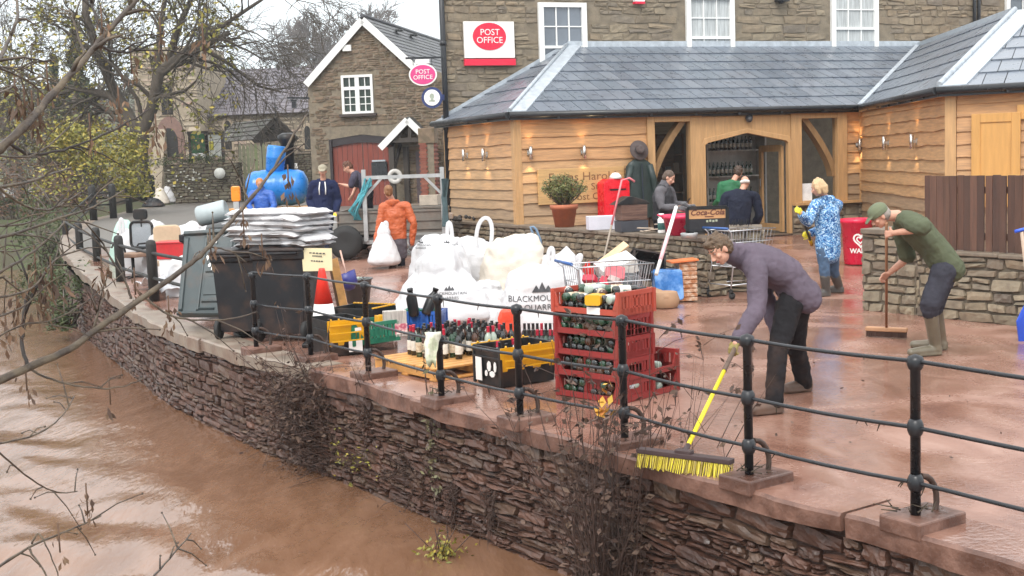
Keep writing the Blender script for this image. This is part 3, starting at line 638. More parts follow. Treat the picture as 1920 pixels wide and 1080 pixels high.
s_, z_ = PPO.hit(1195, 0); mb = MB(); mb.box(PPO.P(s_, z_ + .06, .08), (.24, .12, .22), rz=rz); ab = build(mb, 'alarm_box', M_WHITE, po); mb = MB(); mb.box(PPO.P(s_, z_ - .075, .08), (.25, .13, .05), rz=rz); build(mb, 'red_base', M_RED, ab)
# sign board POST OFFICE
s0, z1 = PPO.hit(866, 41); s1, z0 = PPO.hit(963, 123); sc, zc, w, h = (s0 + s1) / 2, (z0 + z1) / 2, s1 - s0, z1 - z0
sg = thing('post_office_sign', 'square white board with red oval and red foot on the stone wall', 'sign', tuple(PPO.P(sc, zc, .07)))
mb = MB(); mb.box(PPO.P(sc, zc + .08, .08), (w, .06, h - .16), rz=rz); build(mb, 'board', M_WSIGN, sg, bevel=.006)
mb = MB(); mb.box(PPO.P(sc, z0 + .07, .085), (w + .02, .07, .14), rz=rz); build(mb, 'red_strip', M_RED, sg)
mb = MB(); mb.prism(ellipse(.385, .295), PPO.P(sc, zc + .15, .112), PPO.u, Vector((0, 0, 1)), PPO.n * .01); ov_ = build(mb, 'oval', M_RED, sg)
mb = text_mb('POST', .19, PPO.P(sc + .01, zc + .235, .126), PPO.u, (0, 0, 1), PPO.n); text_mb('OFFICE', .19, PPO.P(sc, zc + .065, .126), PPO.u, (0, 0, 1), PPO.n, mb=mb); build(mb, 'lettering', M_WSIGN, ov_)
# hanging sign and round sign on a bracket at the drainpipe
c = D(793, 140, 27.2); hs = thing('hanging_sign', 'pink oval hanging sign on an iron bracket by the drainpipe', 'sign', tuple(c))
mb = MB(); mb.prism(ellipse(.30, .235), c + Vector((0, -.02, 0)), (1, 0, 0), (0, 0, 1), (0, .05, 0)); build(mb, 'rim', M_WSIGN, hs)
mb = MB(); mb.prism(ellipse(.27, .205), c + Vector((0, -.028, 0)), (1, 0, 0), (0, 0, 1), (0, .066, 0)); build(mb, 'panel', M_PINK, hs)
mb = text_mb('POST', .13, c + Vector((0, -.034, .06)), (1, 0, 0), (0, 0, 1), (0, -1, 0)); text_mb('OFFICE', .13, c + Vector((0, -.034, -.06)), (1, 0, 0), (0, 0, 1), (0, -1, 0), mb=mb); build(mb, 'lettering', M_WSIGN, hs)
mb = MB(); q = c + Vector((0, 0, .36)); mb.bar(q + Vector((-.36, 0, 0)), q + Vector((.42, .1, 0)), .025, .04); mb.bar(c + Vector((-.2, 0, .2)), q + Vector((-.2, 0, 0)), .015, .015); mb.bar(c + Vector((.2, 0, .2)), q + Vector((.2, 0, 0)), .015, .015); mb.box(c + Vector((0, 0, .28)), (.3, .03, .09), mi=1); build(mb, 'bracket', [M_BLACK, M_WSIGN], hs)
c = D(810, 183, 27.1); rs = thing('round_sign', 'round white sign with dark blue rim on the drainpipe', 'sign', tuple(c))
mb = MB(); mb.prism(ellipse(.225, .225), c, (1, 0, 0), (0, 0, 1), (0, .12, 0)); mb.box(c + Vector((.16, .1, 0)), (.2, .06, .12)); build(mb, 'rim', mat('rim_blue', (.02, .035, .13), .4), rs)
mb = MB(); mb.prism(ellipse(.17, .17), c + Vector((0, -.012, 0)), (1, 0, 0), (0, 0, 1), (0, .01, 0)); build(mb, 'face', M_WSIGN, rs)
mb = MB(); mb.prism(ellipse(.05, .06, 16), c + Vector((0, -.018, .03)), (1, 0, 0), (0, 0, 1), (0, .005, 0)); mb.box(c + Vector((0, -.016, -.07)), (.13, .005, .03)); mb.box(c + Vector((0, -.016, -.035)), (.06, .005, .05)); build(mb, 'emblem', mat('emblem_grey', (.33, .37, .30), .5), rs)
# ---- garden walls of the yard
def stone_wall_thing(name, label, a, b, z0, z1, th, seed, cap=.06, capov=.05, mats=None, ch=(.09, .19), loc=None, bl=.01):
    pl = Plane(a, b); mb = MB(); t = thing(name, label, 'wall', loc or ((a[0] + b[0]) / 2, (a[1] + b[1]) / 2, z0))
    c = pl.P(pl.L / 2, (z0 + z1 - cap) / 2, -th / 2); mb.box(c - pl.n * .0, (pl.L - .03, th - .03, z1 - z0 - cap), rz=math.atan2(pl.u.y, pl.u.x), mi=1)
    stones(mb, pl.P, pl.L, z0, z1 - cap, ch, (.14, .44), bl, .012, .013, seed, mi=0)
    for (o, w) in ((0, pl), (1, pl)):
        e = Plane(tuple(pl.P(0, 0, -th))[:2], a) if o == 0 else Plane(b, tuple(pl.P(pl.L, 0, -th))[:2]); stones(mb, e.P, e.L, z0, z1 - cap, ch, (.2, .4), bl, .014, .016, seed + 1 + o, mi=0)
    mb.build('stonework', mats or [M_GSTONE, M_MORTG], t)
    mb = MB(); R = random.Random(seed); s = 0
    while s < pl.L:
        w = min(R.uniform(.4, .8), pl.L - s); mb.box(pl.P(s + w / 2, z1 - cap / 2 + R.uniform(-.004, .004), -th / 2), (w - .008, th + 2 * capov + R.uniform(-.02, .02), cap), rz=math.atan2(pl.u.y, pl.u.x) + R.uniform(-.01, .01)); s += w
    if cap > .01: mb.build('cap_stones', mat('cap_stone', (.17, .135, .10), .5, .25, 6, bump=.3), t, bevel=.012)
    return t, pl
lw, PL = stone_wall_thing('garden_wall', 'low stone wall with flat caps below the shop, plant pot on top', (-1.25, 26.6), (2.86, 18.25), .0, .87, .36, 41, bl=.009)
pier, PP = stone_wall_thing('stone_pier', 'square stone pier with a slab top at the shop entrance', (3.02, 18.9), (3.78, 18.75), .0, .97, .75, 44, cap=.05, capov=.08)
rp, PRP = stone_wall_thing('stone_pillar', 'stone pillar at the entrance behind the man in green', (4.57, 16.24), (5.03, 15.50), -.02, 1.06, .45, 47, cap=.07, bl=.009, ch=(.09, .2))
rw2, PRW = stone_wall_thing('boundary_wall', 'stone boundary wall carrying the dark picket fence at right', (5.035, 15.49), (7.3, 11.9), -.02, .82, .36, 50, cap=.05, bl=.009, ch=(.09, .19))
# dark picket fence on the boundary wall
t = thing('board_fence', 'dark brown close boarded fence on the right hand wall', 'fence', tuple(PRW.P(1, .82, -.15)))
mb = MB(); R_ = random.Random(8); s = .02
while s < PRW.L - .1:
    w = R_.uniform(.085, .1); mb.box(PRW.P(s + w / 2, 1.275 + R_.uniform(-.006, .006), -.13 + R_.choice((0, .016))), (w, .02, .90), rz=math.atan2(PRW.u.y, PRW.u.x) + R_.uniform(-.02, .02), r=R_.random()); s += w + R_.uniform(.002, .012)
mb.build('boards', mat('fence_stain', (0, 0, 0), .6, .3, 3, attr=[(.075, .034, .022), (.13, .062, .040), (.10, .048, .03), (.058, .028, .02)], stretch=(6, 6, .6), bump=.3), t)
mb = MB()
for z in (1.0, 1.55): mb.bar(PRW.P(0, z, -.17), PRW.P(PRW.L, z, -.17), .04, .08)
for s in (.1, 1.9, 3.6): mb.box(PRW.P(s, 1.27, -.23), (.09, .09, .9))
mb.build('rails', mat('fence_rail', (.06, .03, .02), .7), t)
# cupboard board on the wing front
s0, z1 = PF.hit(1823, 214); s1, z0 = PF.hit(1914, 345); z0 -= .35
t = thing('hatch_door', 'new yellow wooden hatch door on the right hand boards', 'hatch', tuple(PF.P(s0, z0, .1))); ply = mat('new_pine', (.55, .29, .085), .5, .12, 2.5, stretch=(5, 5, .5), bump=.08)
mb = MB(); rzf = math.atan2(PF.u.y, PF.u.x); w, h = s1 - s0, z1 - z0
for a, b, c_, d in ((0, .13, 0, h), (w - .13, w, 0, h), (.13, w - .13, h - .14, h), (.13, w - .13, 0, .14)): mb.box(PF.P(s0 + (a + b) / 2, z0 + (c_ + d) / 2, .1), (b - a, .05, d - c_), rz=rzf)
mb.build('frame', ply, t, bevel=.006); mb = MB(); mb.box(PF.P(s0 + w / 2, z0 + h / 2, .09), (w - .26, .03, h - .28), rz=rzf); mb.build('panel', ply, t)
mb = MB(); mb.box(PF.P(s1 + .2, z1 + .0, .06), (.5, .06, .22), rz=rzf); tag(mb.build('header_board', ply, loc=tuple(PF.P(s1, z1, .06))), 'plain yellow board above the hatch door at the frame edge', 'board')
# carved sign
s0, z1 = PM.hit(1005, 318); s1, z0 = PM.hit(1168, 372); z0 -= .05; sc, zc, w, h = (s0 + s1) / 2, (z0 + z1) / 2, s1 - s0, z1 - z0; rzm = math.atan2(PM.u.y, PM.u.x)
t = thing('carved_sign', 'pale oak sign with carved dark lettering behind the plant pot', 'sign', tuple(PM.P(sc, zc, .06)))
mb = MB(); mb.box(PM.P(sc, zc, .07), (w, .04, h), rz=rzm); mb.build('board', mat('sign_oak', (.50, .31, .13), .55, .18, 3, stretch=(.8, .8, 8)), t, bevel=.006)
mb = text_mb('Ewyas Harold', .225, PM.P(sc + .02, zc + .17, .0915), PM.u, (0, 0, 1), PM.n, sx=1.15); text_mb('Village Store', .19, PM.P(sc + .12, zc - .03, .0915), PM.u, (0, 0, 1), PM.n, mb=mb, sx=1.1); text_mb('& Post Office', .19, PM.P(sc + .16, zc - .22, .0915), PM.u, (0, 0, 1), PM.n, mb=mb, sx=1.1)
mb.build('lettering', mat('carved_brown', (.19, .095, .04), .7), t)
# ================================================================== COACH HOUSE, CHURCH, TREES
def P3(pl, px, py, off=0.0): a, z = pl.hit(px, py); return pl.P(a, z, off)
PC = Plane((-8.2, 47.6), (-2.4, 46.6)); rzc = math.atan2(PC.u.y, PC.u.x)
ch = thing('coach_house', 'stone coach house with red garage doors and white bargeboards', 'house', (-5.5, 47, .6))
H = lambda px, py: PC.hit(px, py)
aL, aA, aR = H(583, 147), H(681, 34), H(776, 118); b0 = H(584, 300)[0]; bR = H(834, 200)[0]
slope = (aA[1] - aL[1]) / (aA[0] - aL[0]); slr = (aA[1] - aR[1]) / (aR[0] - aA[0])
def roofz(s): return aA[1] - (aA[0] - s) * slope if s < aA[0] else max(aA[1] - (s - aA[0]) * slr, aR[1] - .4)
wx0, wz1 = H(640, 142); wx1, wz0 = H(702, 212)
dx0, dz1 = H(618, 262); dx1, _ = H(738, 262); dzm = H(677, 252)[1]; dxm = (dx0 + dx1) / 2
def in_ch(a, b, z0, z1):
    m = (a + b) / 2
    if z1 > min(roofz(a), roofz(b)) - .08 or a < b0: return False
    if b > wx0 and a < wx1 and z1 > wz0 and z0 < wz1: return False
    if b > dx0 and a < dx1 and z0 < dzm + .18: return False
    return True
M_CSTONE = mat('coach_house_stone', (0, 0, 0), .85, .25, 5, attr=[(.185, .13, .085), (.14, .10, .07), (.225, .165, .11), (.16, .108, .07), (.205, .15, .105), (.115, .085, .062)], bump=.4, dirt=.6, dirtc=(.07, .065, .03))
mb = MB(); stones(mb, PC.P, bR, .4, aA[1], (.08, .2), (.14, .5), .012, .016, .011, 71, in_ch)
z_ = lambda s: roofz(s) - .03
mb.prism([(b0, .3), (dx0, .3), (dx0, dz1), (dxm, dzm), (dx1, dz1), (dx1, .3), (bR, .3), (bR, z_(bR)), (aR[0], z_(aR[0])), (aA[0], z_(aA[0])), (b0, z_(b0))], PC.P(0, 0, 0), PC.u, Vector((0, 0, 1)), -PC.n * .4, 1)
mb.build('stone_wall', [M_CSTONE, M_MORTB], ch)
bk = -PC.n
mb = MB(); e = PC.P(b0, 0, -.02); mb.quad(e + Vector((0, 0, .3)), e + Vector((0, 0, roofz(b0))), e + bk * 10 + Vector((0, 0, roofz(b0))), e + bk * 10 + Vector((0, 0, .3))); mb.build('side_wall', M_CSTONE, ch)
mbr = MB(); apx = PC.P(aA[0], aA[1] + .05, .18)
dv = ((D(822, 76, 57.5) - apx)); dv.z = 0; dv = dv.normalized() * 12
lft = PC.P(aL[0] - .15, aL[1] - .1, .18); rgt = PC.P(aR[0] + .45, roofz(aR[0]) - .45 * slr, .18)
def roof2(a, b, top2, top1, seed):
    u = (b - a).normalized(); nn = (b - a).cross(top1 - a).normalized(); v = nn.cross(u); v = -v if v.z < 0 else v
    slates(mbr, a, u, v, [((p - a).dot(u), (p - a).dot(v)) for p in (a, b, top2, top1)], .26, .32, 0, seed); mbr.add([a, b, top2, top1], [(0, 1, 2, 3)], 0, .1)
roof2(rgt, rgt + dv, apx + dv, apx, 72); roof2(lft, lft + dv, apx + dv, apx, 73)
mbr.tube([apx + Vector((0, 0, .03)), apx + dv + Vector((0, 0, .03))], .08, 6, r=.3)
for q in (.25, .42): mbr.box(apx + dv * q - Vector((-.5, 0, .25)), (.3, .5, .05))
mbr.build('slate_roof', M_SLATEO, ch)
for a, b in ((lft, apx), (rgt, apx)):
    mb = MB(); o = Vector((0, 0, -.14)); mb.bar(a + o, b + o, .05, .26, up=Vector((0, 0, 1)) if True else None); mb.build('bargeboard', M_WHITE, ch)
mb = MB()
def frc(a, b, za, zb, off, d, mb=mb, mi=0): mb.box(PC.P((a + b) / 2, (za + zb) / 2, off), (b - a, d, zb - za), rz=rzc, mi=mi)
frc(wx0, wx0 + .09, wz0, wz1, .04, .12); frc(wx1 - .09, wx1, wz0, wz1, .04, .12); frc(wx0 + .09, wx1 - .09, wz1 - .09, wz1, .04, .12); frc(wx0 + .09, wx1 - .09, wz0, wz0 + .09, .04, .12)
wm = (wx0 + wx1) / 2; frc(wm - .08, wm + .08, wz0 + .09, wz1 - .09, .04, .1); zt_ = wz0 + (wz1 - wz0) * .66; frc(wx0 + .09, wm - .08, zt_ - .06, zt_ + .06, .04, .1); frc(wm + .08, wx1 - .09, zt_ - .06, zt_ + .06, .04, .1)
for a, b in ((wx0 + .09, wm - .08), (wm + .08, wx1 - .09)):
    m_ = (a + b) / 2; frc(m_ - .018, m_ + .018, wz0 + .09, wz1 - .09, .03, .05)
    for q in (.33, .66): zq = wz0 + .09 + (zt_ - wz0 - .15) * q; frc(a, b, zq - .015, zq + .015, .028, .045)
wf = mb.build('window', M_WHITE, ch); mb = MB(); frc(wx0 + .06, wx1 - .06, wz0 + .06, wz1 - .06, .012, .01, mb); mb.build('pane', mat('dark_pane', (.02, .035, .025), .06, .4, 1.0), wf)
mb = MB(); frc(wx0 - .1, wx1 + .1, wz0 - .1, wz0, .06, .25, mb); mb.build('window_sill', mat('sill_dark', (.06, .045, .04), .8), ch)
M_RDOOR = mat('red_door_paint', (.20, .038, .022), .5, .2, 1.5, stretch=(3, 3, .6))
for a, b in ((dx0 + .06, dxm - .01), (dxm + .01, dx1 - .06)):
    mb = MB(); n = 6
    for i in range(n):
        p, q = a + (b - a) * i / n, a + (b - a) * (i + 1) / n; top = dz1 - .18 + (dzm - dz1) * (1 - abs((p + q) / 2 - dxm) / (dx1 - dxm)) ** .6
        frc(p + .008, q - .008, .56, top, -.12, .05, mb)
    mb.build('garage_door', M_RDOOR, ch)
mb = MB(); n = 12; arc = [(dx0 + (dx1 - dx0) * i / n, dz1 + (dzm - dz1) * (1 - (2 * i / n - 1) ** 2)) for i in range(n + 1)]
mb.prism([(s, z - .02) for s, z in arc] + [(s, z - .30) for s, z in arc[::-1]], PC.P(0, 0, -.02), PC.u, Vector((0, 0, 1)), -PC.n * .2); frc(dx0 - .02, dx0 + .08, .5, dz1, -.05, .2, mb); frc(dx1 - .08, dx1 + .02, .5, dz1, -.05, .2, mb); mb.build('door_frame', mat('frame_dark', (.025, .018, .02), .6), ch)
s_, z_1 = H(711, 318); mb = MB(); frc(s_ - .3, s_ + .3, z_1 - .35, z_1 + .28, -.05, .08, mb); nb = mb.build('notice_board', M_BLACK, ch); mb = MB(); frc(s_ - .26, s_ + .26, z_1 + .3, z_1 + .36, -.03, .12, mb); mb.build('board_hood', M_LEAD, nb)
s_, z_1 = H(652, 90); mb = MB(); frc(s_ - .16, s_ + .16, z_1 - .12, z_1 + .1, .08, .15, mb); mb.build('alarm_box', M_WHITE, ch)
# porch of the coach house
pA, pL, pR = P3(PC, 775, 220, .9), P3(PC, 725, 272, .9), P3(PC, 806, 250, .9)
po_ = thing('timber_porch', 'small dark timber porch with white bargeboards beside the red garage doors', 'porch', tuple(PC.P(H(770, 380)[0], .6, .5)))
mbr = MB(); 
for a, sd in ((pL, 1), (pR, 2)):
    b2 = a - PC.n * .9; mbr.prism([(0, 0), ((a - pA).length, 0), ((a - pA).length, -.07), (0, -.07)], pA, (a - pA).normalized(), Vector((0, 0, 1)), -PC.n * 1.0)
mbr.build('porch_roof', M_SLATEO, po_)
for a in (pL, pR):
    mb = MB(); o = Vector((0, 0, -.12)) + PC.n * .03; mb.bar(a + o, pA + o, .05, .24); mb.build('bargeboard', M_WHITE, po_)
mb = MB(); M_TIM = mat('old_dark_timber', (.055, .045, .038), .8, .3, 5, stretch=(4, 4, .6), bump=.3)
for px in (745, 764):
    q = P3(PC, px, 300, .75 if px < 750 else .2); mb.box((q.x, q.y, 1.65), (.18, .18, 2.15), rz=rzc)
q0, q1 = P3(PC, 742, 264, .8), P3(PC, 806, 262, .8); mb.bar(q0, q1, .12, .16); mb.bar(P3(PC, 778, 226, .8), P3(PC, 778, 262, .8), .1, .12); mb.bar(P3(PC, 760, 262, .8), P3(PC, 760, 242, .8), .08, .08)
mb.bar(P3(PC, 748, 320, .75), P3(PC, 752, 270, .1), .08, .14)
mb.build('timber_frame', M_TIM, po_)
mb = MB(); a, b = H(780, 290)[0], H(806, 290)[0]; frc(a, b, .55, H(790, 284)[1], .03, .06, mb); mb.build('door', mat('porch_door', (.075, .05, .055), .5, .2, 3), po_)
mb = MB(); a, b = H(745, 290)[0], H(806, 290)[0]; frc(a, b, .5, .62, .4, .9, mb); mb.build('step', M_CONCG, po_)
c = P3(PC, 752, 330, .88); wr = MB(); wr.lathe([(.12, -.03), (.26, -.03), (.28, 0), (.26, .03), (.12, .03), (.12, -.03)], 18, c, M=Matrix.Rotation(PI / 2, 3, 'X')); tag(wr.build('life_ring', mat('pale_ring', (.55, .53, .50), .6, .2, 6), loc=tuple(c)), 'pale round ring hanging on the dark porch post', 'ring')
# brick pier
q = P3(PC, 819, 384, .95); hgt = H(819, 250)[1]
t = thing('brick_pier', 'red brick pier with a stone base beside the porch', 'pier', (q.x, q.y, .55)); mb = MB(); R_ = random.Random(3)
z = .95; k = 0
while z < hgt - .3:
    for o in (-.14, .14): mb.box((q.x + o * (1 if k % 2 else 1.0) + (.02 if k % 2 else -.02), q.y, z + .033), (.265, .54, .066), rz=rzc, r=R_.random())
    z += .075; k += 1
mb.box((q.x, q.y, (hgt + .6) / 2), (.5, .5, hgt - .7), rz=rzc, mi=1)
mb.build('brickwork', [mat('old_brick', (0, 0, 0), .8, .25, 12, attr=[(.26, .085, .055), (.20, .06, .04), (.30, .11, .07)], bump=.2), M_MORTB], t)
mb = MB(); mb.box((q.x, q.y - .05, .76), (.68, .68, .38), rz=rzc); mb.build('stone_base', mat('pale_stone', (.45, .38, .31), .7), t, bevel=.02); mb = MB(); mb.box((q.x, q.y, hgt - .1), (.6, .6, .55), rz=rzc); mb.build('stone_head', M_CSTONE, t, bevel=.02)
# lantern bracket and creeper on the coach house
c = P3(PC, 556, 186, .3); mb = MB(); mb.bar(P3(PC, 580, 184, 0), P3(PC, 543, 184, .3), .06, .06); mb.box(c + Vector((0, 0, -.22)), (.16, .16, .24)); mb.box(c + Vector((0, 0, -.06)), (.22, .22, .06)); tag(mb.build('lantern', M_BLACK, loc=tuple(c)), 'black lantern on an arm at the left corner of the coach house', 'lantern')
# ---- leaves and branches
def leaf_cards(mb, pts, size, seed, mi=0, up=.3, asp=.55):
    R = np.random.RandomState(seed); n = len(pts); P = np.array(pts, float).reshape(-1, 3)
    a = R.normal(size=(n, 3)); a[:, 2] *= .6; a /= np.linalg.norm(a, axis=1)[:, None] + 1e-9
    b = R.normal(size=(n, 3)); b -= a * (a * b).sum(1)[:, None]; b /= np.linalg.norm(b, axis=1)[:, None] + 1e-9
    s = size * R.uniform(.6, 1.4, n)[:, None]; w = s * asp; k = len(mb.v)
    q = np.stack([P - a * s, P + b * w, P + a * s, P - b * w], 1).reshape(-1, 3)
    mb.v.extend(map(tuple, q.tolist())); mb.f.extend([(k + 4 * i, k + 4 * i + 1, k + 4 * i + 2, k + 4 * i + 3) for i in range(n)])
    mb.m += [mi] * n; mb.r += list(R.uniform(0, 1, n)); mb.s += [False] * n
def limb(mb, p, d, ln, r, depth, R, droop=.0, spread=.6, tips=None, kids=(2, 4), sides=None, wig=.18, mi=0, minr=.004, shr=(.55, .8)):
    """one wandering limb with recursive side branches; returns through mb; tips collects end points"""
    n = max(3, int(4 + depth)); pts = [Vector(p)]; d = Vector(d).normalized(); rr = [r]
    for i in range(n):
        d = (d + Vector((R.gauss(0, wig), R.gauss(0, wig), R.gauss(0, wig) - droop * (i / n) * (1 if depth < 3 else .3)))).normalized()
        pts.append(pts[-1] + d * ln / n); rr.append(max(minr, r * (1 - .62 * (i + 1) / n)))
    mb.tube(pts, rr, sides or (8 if depth > 3 else 5 if depth > 1 else 3), mi, R.random(), caps=False)
    if depth <= 0:
        if tips is not None: tips.extend(pts[1:]); return
    else:
        if depth <= 1 and tips is not None: tips.extend(pts[2:])
        nk = R.randint(*kids)
        for k in range(nk + (1 if depth > 2 else 2)):
            t = R.uniform(.35, 1.0) if k else 1.0; i = min(n, max(1, int(t * n))); x, y = frame(pts[i] - pts[i - 1]); a = R.uniform(0, 2 * PI); s = spread * R.uniform(.6, 1.3)
            nd = ((pts[i] - pts[i - 1]).normalized() + (x * math.cos(a) + y * math.sin(a)) * s).normalized()
            limb(mb, pts[i], nd, ln * R.uniform(*shr), max(minr, rr[i] * R.uniform(.5, .75)), depth - 1, R, droop, spread, tips, kids, sides, wig, mi, minr, shr)
M_BARK = mat('bark_grey', (.085, .068, .052), .9, .35, 3, stretch=(3, 3, .6), bump=.6, bscale=12)
M_TWIG = mat('far_twigs', (.105, .082, .068), .9, .25, 2)
M_YLEAF = mat('yellow_leaf', (0, 0, 0), .6, .1, 3, attr=[(.22, .22, .045), (.33, .29, .05), (.15, .165, .04), (.42, .32, .055), (.11, .125, .035)])
M_GLEAF = mat('green_leaf', (0, 0, 0), .6, .1, 3, attr=[(.045, .07, .022), (.07, .095, .03), (.035, .055, .02), (.09, .11, .035)])
M_BLEAF = mat('brown_leaf', (0, 0, 0), .7, .1, 3, attr=[(.14, .075, .045), (.19, .10, .06), (.10, .06, .042), (.22, .13, .075)])
# big bare tree behind the left wall
R_ = random.Random(21); bt = GG(262, 378); bt = Vector((bt.x, 56, gz(56)))
tb = thing('bare_tree', 'large twisted nearly bare tree rising behind the left wall', 'tree', tuple(bt)); tips = []
sx = lambda px, py: D(px, py, 56)
mb = MB(); mb.tube([bt, sx(262, 330), sx(258, 285), sx(262, 250)], [.62, .52, .46, .44], 12, caps=False)
for path, rad in (([(262, 255), (240, 215), (205, 160), (185, 100), (170, 30), (150, -60)], .36), ([(264, 250), (285, 205), (310, 140), (335, 105), (380, 90), (430, 60)], .36), ([(285, 205), (293, 140), (295, 60), (300, -40)], .26), ([(310, 140), (330, 60), (370, 0), (390, -80)], .22), ([(240, 215), (200, 175), (140, 165), (80, 180)], .20), ([(380, 90), (430, 120), (480, 160), (520, 170)], .12), ([(335, 105), (400, 60), (470, 20), (520, -10)], .16)):
    R2 = R_; pts = [sx(a, b) + Vector((0, R_.uniform(-1.2, 1.2) * (i > 1), 0)) for i, (a, b) in enumerate(path)]; n = len(pts); mb.tube(pts, [rad * .85 * (1 - .6 * i / (n - 1)) for i in range(n)], 7, caps=False)
    for i in range(1, n):
        for k in range(3 if i > 1 else 1):
            d = (pts[i] - pts[i - 1]).normalized(); x, y = frame(d); a = R_.uniform(0, 2 * PI)
            limb(mb, pts[i - 1].lerp(pts[i], R_.random()), d + (x * math.cos(a) + y * math.sin(a)) * .9, R_.uniform(2.0, 3.6), rad * (1 - .6 * i / n) * .4, 3, R_, .22, .7, tips, (2, 3), minr=.012)
tk = mb.build('trunk', M_BARK, tb)
R2 = random.Random(5); lp = [p + Vector((R2.gauss(0, .2), R2.gauss(0, .2), R2.gauss(0, .2))) for p in tips if R2.random() < .33 and (p.x < bt.x + 5.5)]
mb = MB(); leaf_cards(mb, [tuple(p) for p in lp], .11, 6); mb.build('leaves', M_YLEAF, tb)
# trees further left, beyond the river bend
def bare_tree(px, pyb, d, h, seed, label, rad=.3, depth=5, leaf=0, lm=None, gname='bare trees beyond the river bend', tw=M_BARK, name='bare_tree', zb=None, droop=.1, minr=.014):
    R = random.Random(seed); b = D(px, pyb, d); b.z = gz(min(d, 90)) if zb is None else zb
    t = thing(name, label, 'tree', tuple(b), 0, gname); tips = []; mb = MB(); limb(mb, b, (R.uniform(-.15, .15), 0, 1), h * .42, rad, depth, R, droop, .62, tips, (2, 4), minr=minr, wig=.13); mb.build('trunk', tw, t)
    if leaf:
        mb = MB(); pts = []
        for p in tips:
            for k in range(leaf):
                if R.random() < .6: pts.append(tuple(p + Vector((R.gauss(0, .3), R.gauss(0, .3), R.gauss(0, .3)))))
        leaf_cards(mb, pts, .13, seed, asp=.6); mb.build('leaves', lm, t)
    return t
bare_tree(40, 380, 62, 15, 31, 'tall bare tree at the left frame edge beyond the river', .34, 4, 1, M_YLEAF, zb=.3)
bare_tree(150, 360, 75, 17, 33, 'bare grey tree left of the twisted tree in the mist', .36, 4, 0, zb=.8)
bare_tree(-30, 390, 52, 12, 36, 'leafy tree standing over the river beyond the left frame edge', .3, 4, 1, M_YLEAF, zb=.2)
bare_tree(470, 300, 95, 12, 35, 'thin bare tree behind the church roof', .3, 4, 0, zb=2.0)
# conifer left in the mist
def conifer(px, d, h, w, seed, label):
    R = random.Random(seed); b = D(px, 330, d); b.z = 1.0; t = thing('conifer', label, 'tree', tuple(b)); mb = MB(); mb.tube([b, b + Vector((0, 0, h))], [.3, .04], 7); mb.build('trunk', M_BARK, t); mb = MB(); pts = []
    for k in range(5200):
        z = h * (R.random() ** 1.25); rr = w * (1 - z / h) ** .8 * math.sqrt(R.random()) * (.75 + .35 * math.sin(z * 3.1 + R.uniform(-.4, .4))); a = R.uniform(0, 2 * PI); pts.append((b.x + rr * math.cos(a), b.y + rr * math.sin(a), b.z + z + .3 - rr * .25))
    leaf_cards(mb, pts, .2, seed, asp=.4); mb.build('needles', M_GLEAF, t)
conifer(158, 84, 11, 2.2, 41, 'dark conifer in the mist left of the twisted tree'); conifer(115, 88, 9, 2.2, 42, 'smaller misty conifer at the left edge of the church')
# bushes, hedges and bank plants as leafy clumps
def bush(name, label, cat, c, r, n, size, m, seed, group=None, stems=10, tw=None, tall=1.0, asp=.55, clump=26):
    R = random.Random(seed); t = thing(name, label, cat, tuple(c), 0, group); mb = MB(); c = Vector(c); pts = []; cl = []
    for k in range(clump):
        a = R.uniform(0, 2 * PI); q = math.sqrt(R.random()); z = R.uniform(.12, 1.0); f = math.sqrt(max(.05, 1 - (z - .35) ** 2 * 1.6)); cl.append((c + Vector((r[0] * q * f * math.cos(a), r[1] * q * f * math.sin(a), r[2] * z)), R.uniform(.16, .34)))
    for k in range(n):
        p, s = cl[int(R.random() * clump)]; g = [R.gauss(0, s * .55) for _ in range(3)]; pts.append((p.x + g[0] * r[0], p.y + g[1] * r[1], max(c.z + .02, p.z + g[2] * r[2])))
    leaf_cards(mb, pts, size, seed, asp=asp); mb.build('foliage', m, t)
    mb = MB()
    for k in range(stems):
        a = R.uniform(0, 2 * PI); p, s = cl[k % clump]; mb.tube([c + Vector((R.gauss(0, .15) * r[0], R.gauss(0, .15) * r[1], 0)), c.lerp(p, .55) + Vector((R.gauss(0, .08), 0, .1)), p], [.03, .02, .008], 4, caps=False)
    mb.build('stems', tw or M_TWIG, t); return t
y0 = GG(150, 400)
bush('yellow_shrub', 'bright yellow green autumn shrub beside the river fence', 'shrub', D(178, 372, 46) * 1.0, (2.1, 1.6, 2.3), 4200, .075, M_YLEAF, 51)
bush('beech_hedge', 'brown twiggy beech hedge behind the yellow shrub', 'hedge', (D(140, 372, 60).x, 60, .6), (3.8, 1.5, 4.6), 5200, .09, mat('beech_brown', (0, 0, 0), .75, .1, 3, attr=[(.16, .085, .055), (.20, .11, .07), (.12, .07, .05), (.23, .14, .09)]), 52, stems=60, asp=.3)
bush('bramble_bank', 'tangle of brown brambles over the water at the left edge', 'bushes', (D(40, 420, 52).x, 52, -.6), (3.2, 2, 3.6), 4200, .08, M_BLEAF, 53, stems=50, asp=.25)
bush('bank_shrub', 'dark green shrub leaning over the river bend', 'shrub', (D(85, 440, 42).x, 42, -.9), (1.2, 1.0, 2.2), 2200, .07, M_GLEAF, 54, stems=24, asp=.3)
bush('bank_shrub', 'green leafy shrub at the far left waterline', 'shrub', (D(15, 440, 56).x, 56, -.9), (2.6, 1.2, 1.9), 2400, .08, M_GLEAF, 55, stems=20)
bush('ivy_clump', 'ivy and long grass hanging at the far end of the river wall', 'ivy', (cpt(_s[17]).x - .25, cpt(_s[17]).y, -.9), (.55, .8, 1.1), 1500, .05, M_GLEAF, 56, stems=14, asp=.3)
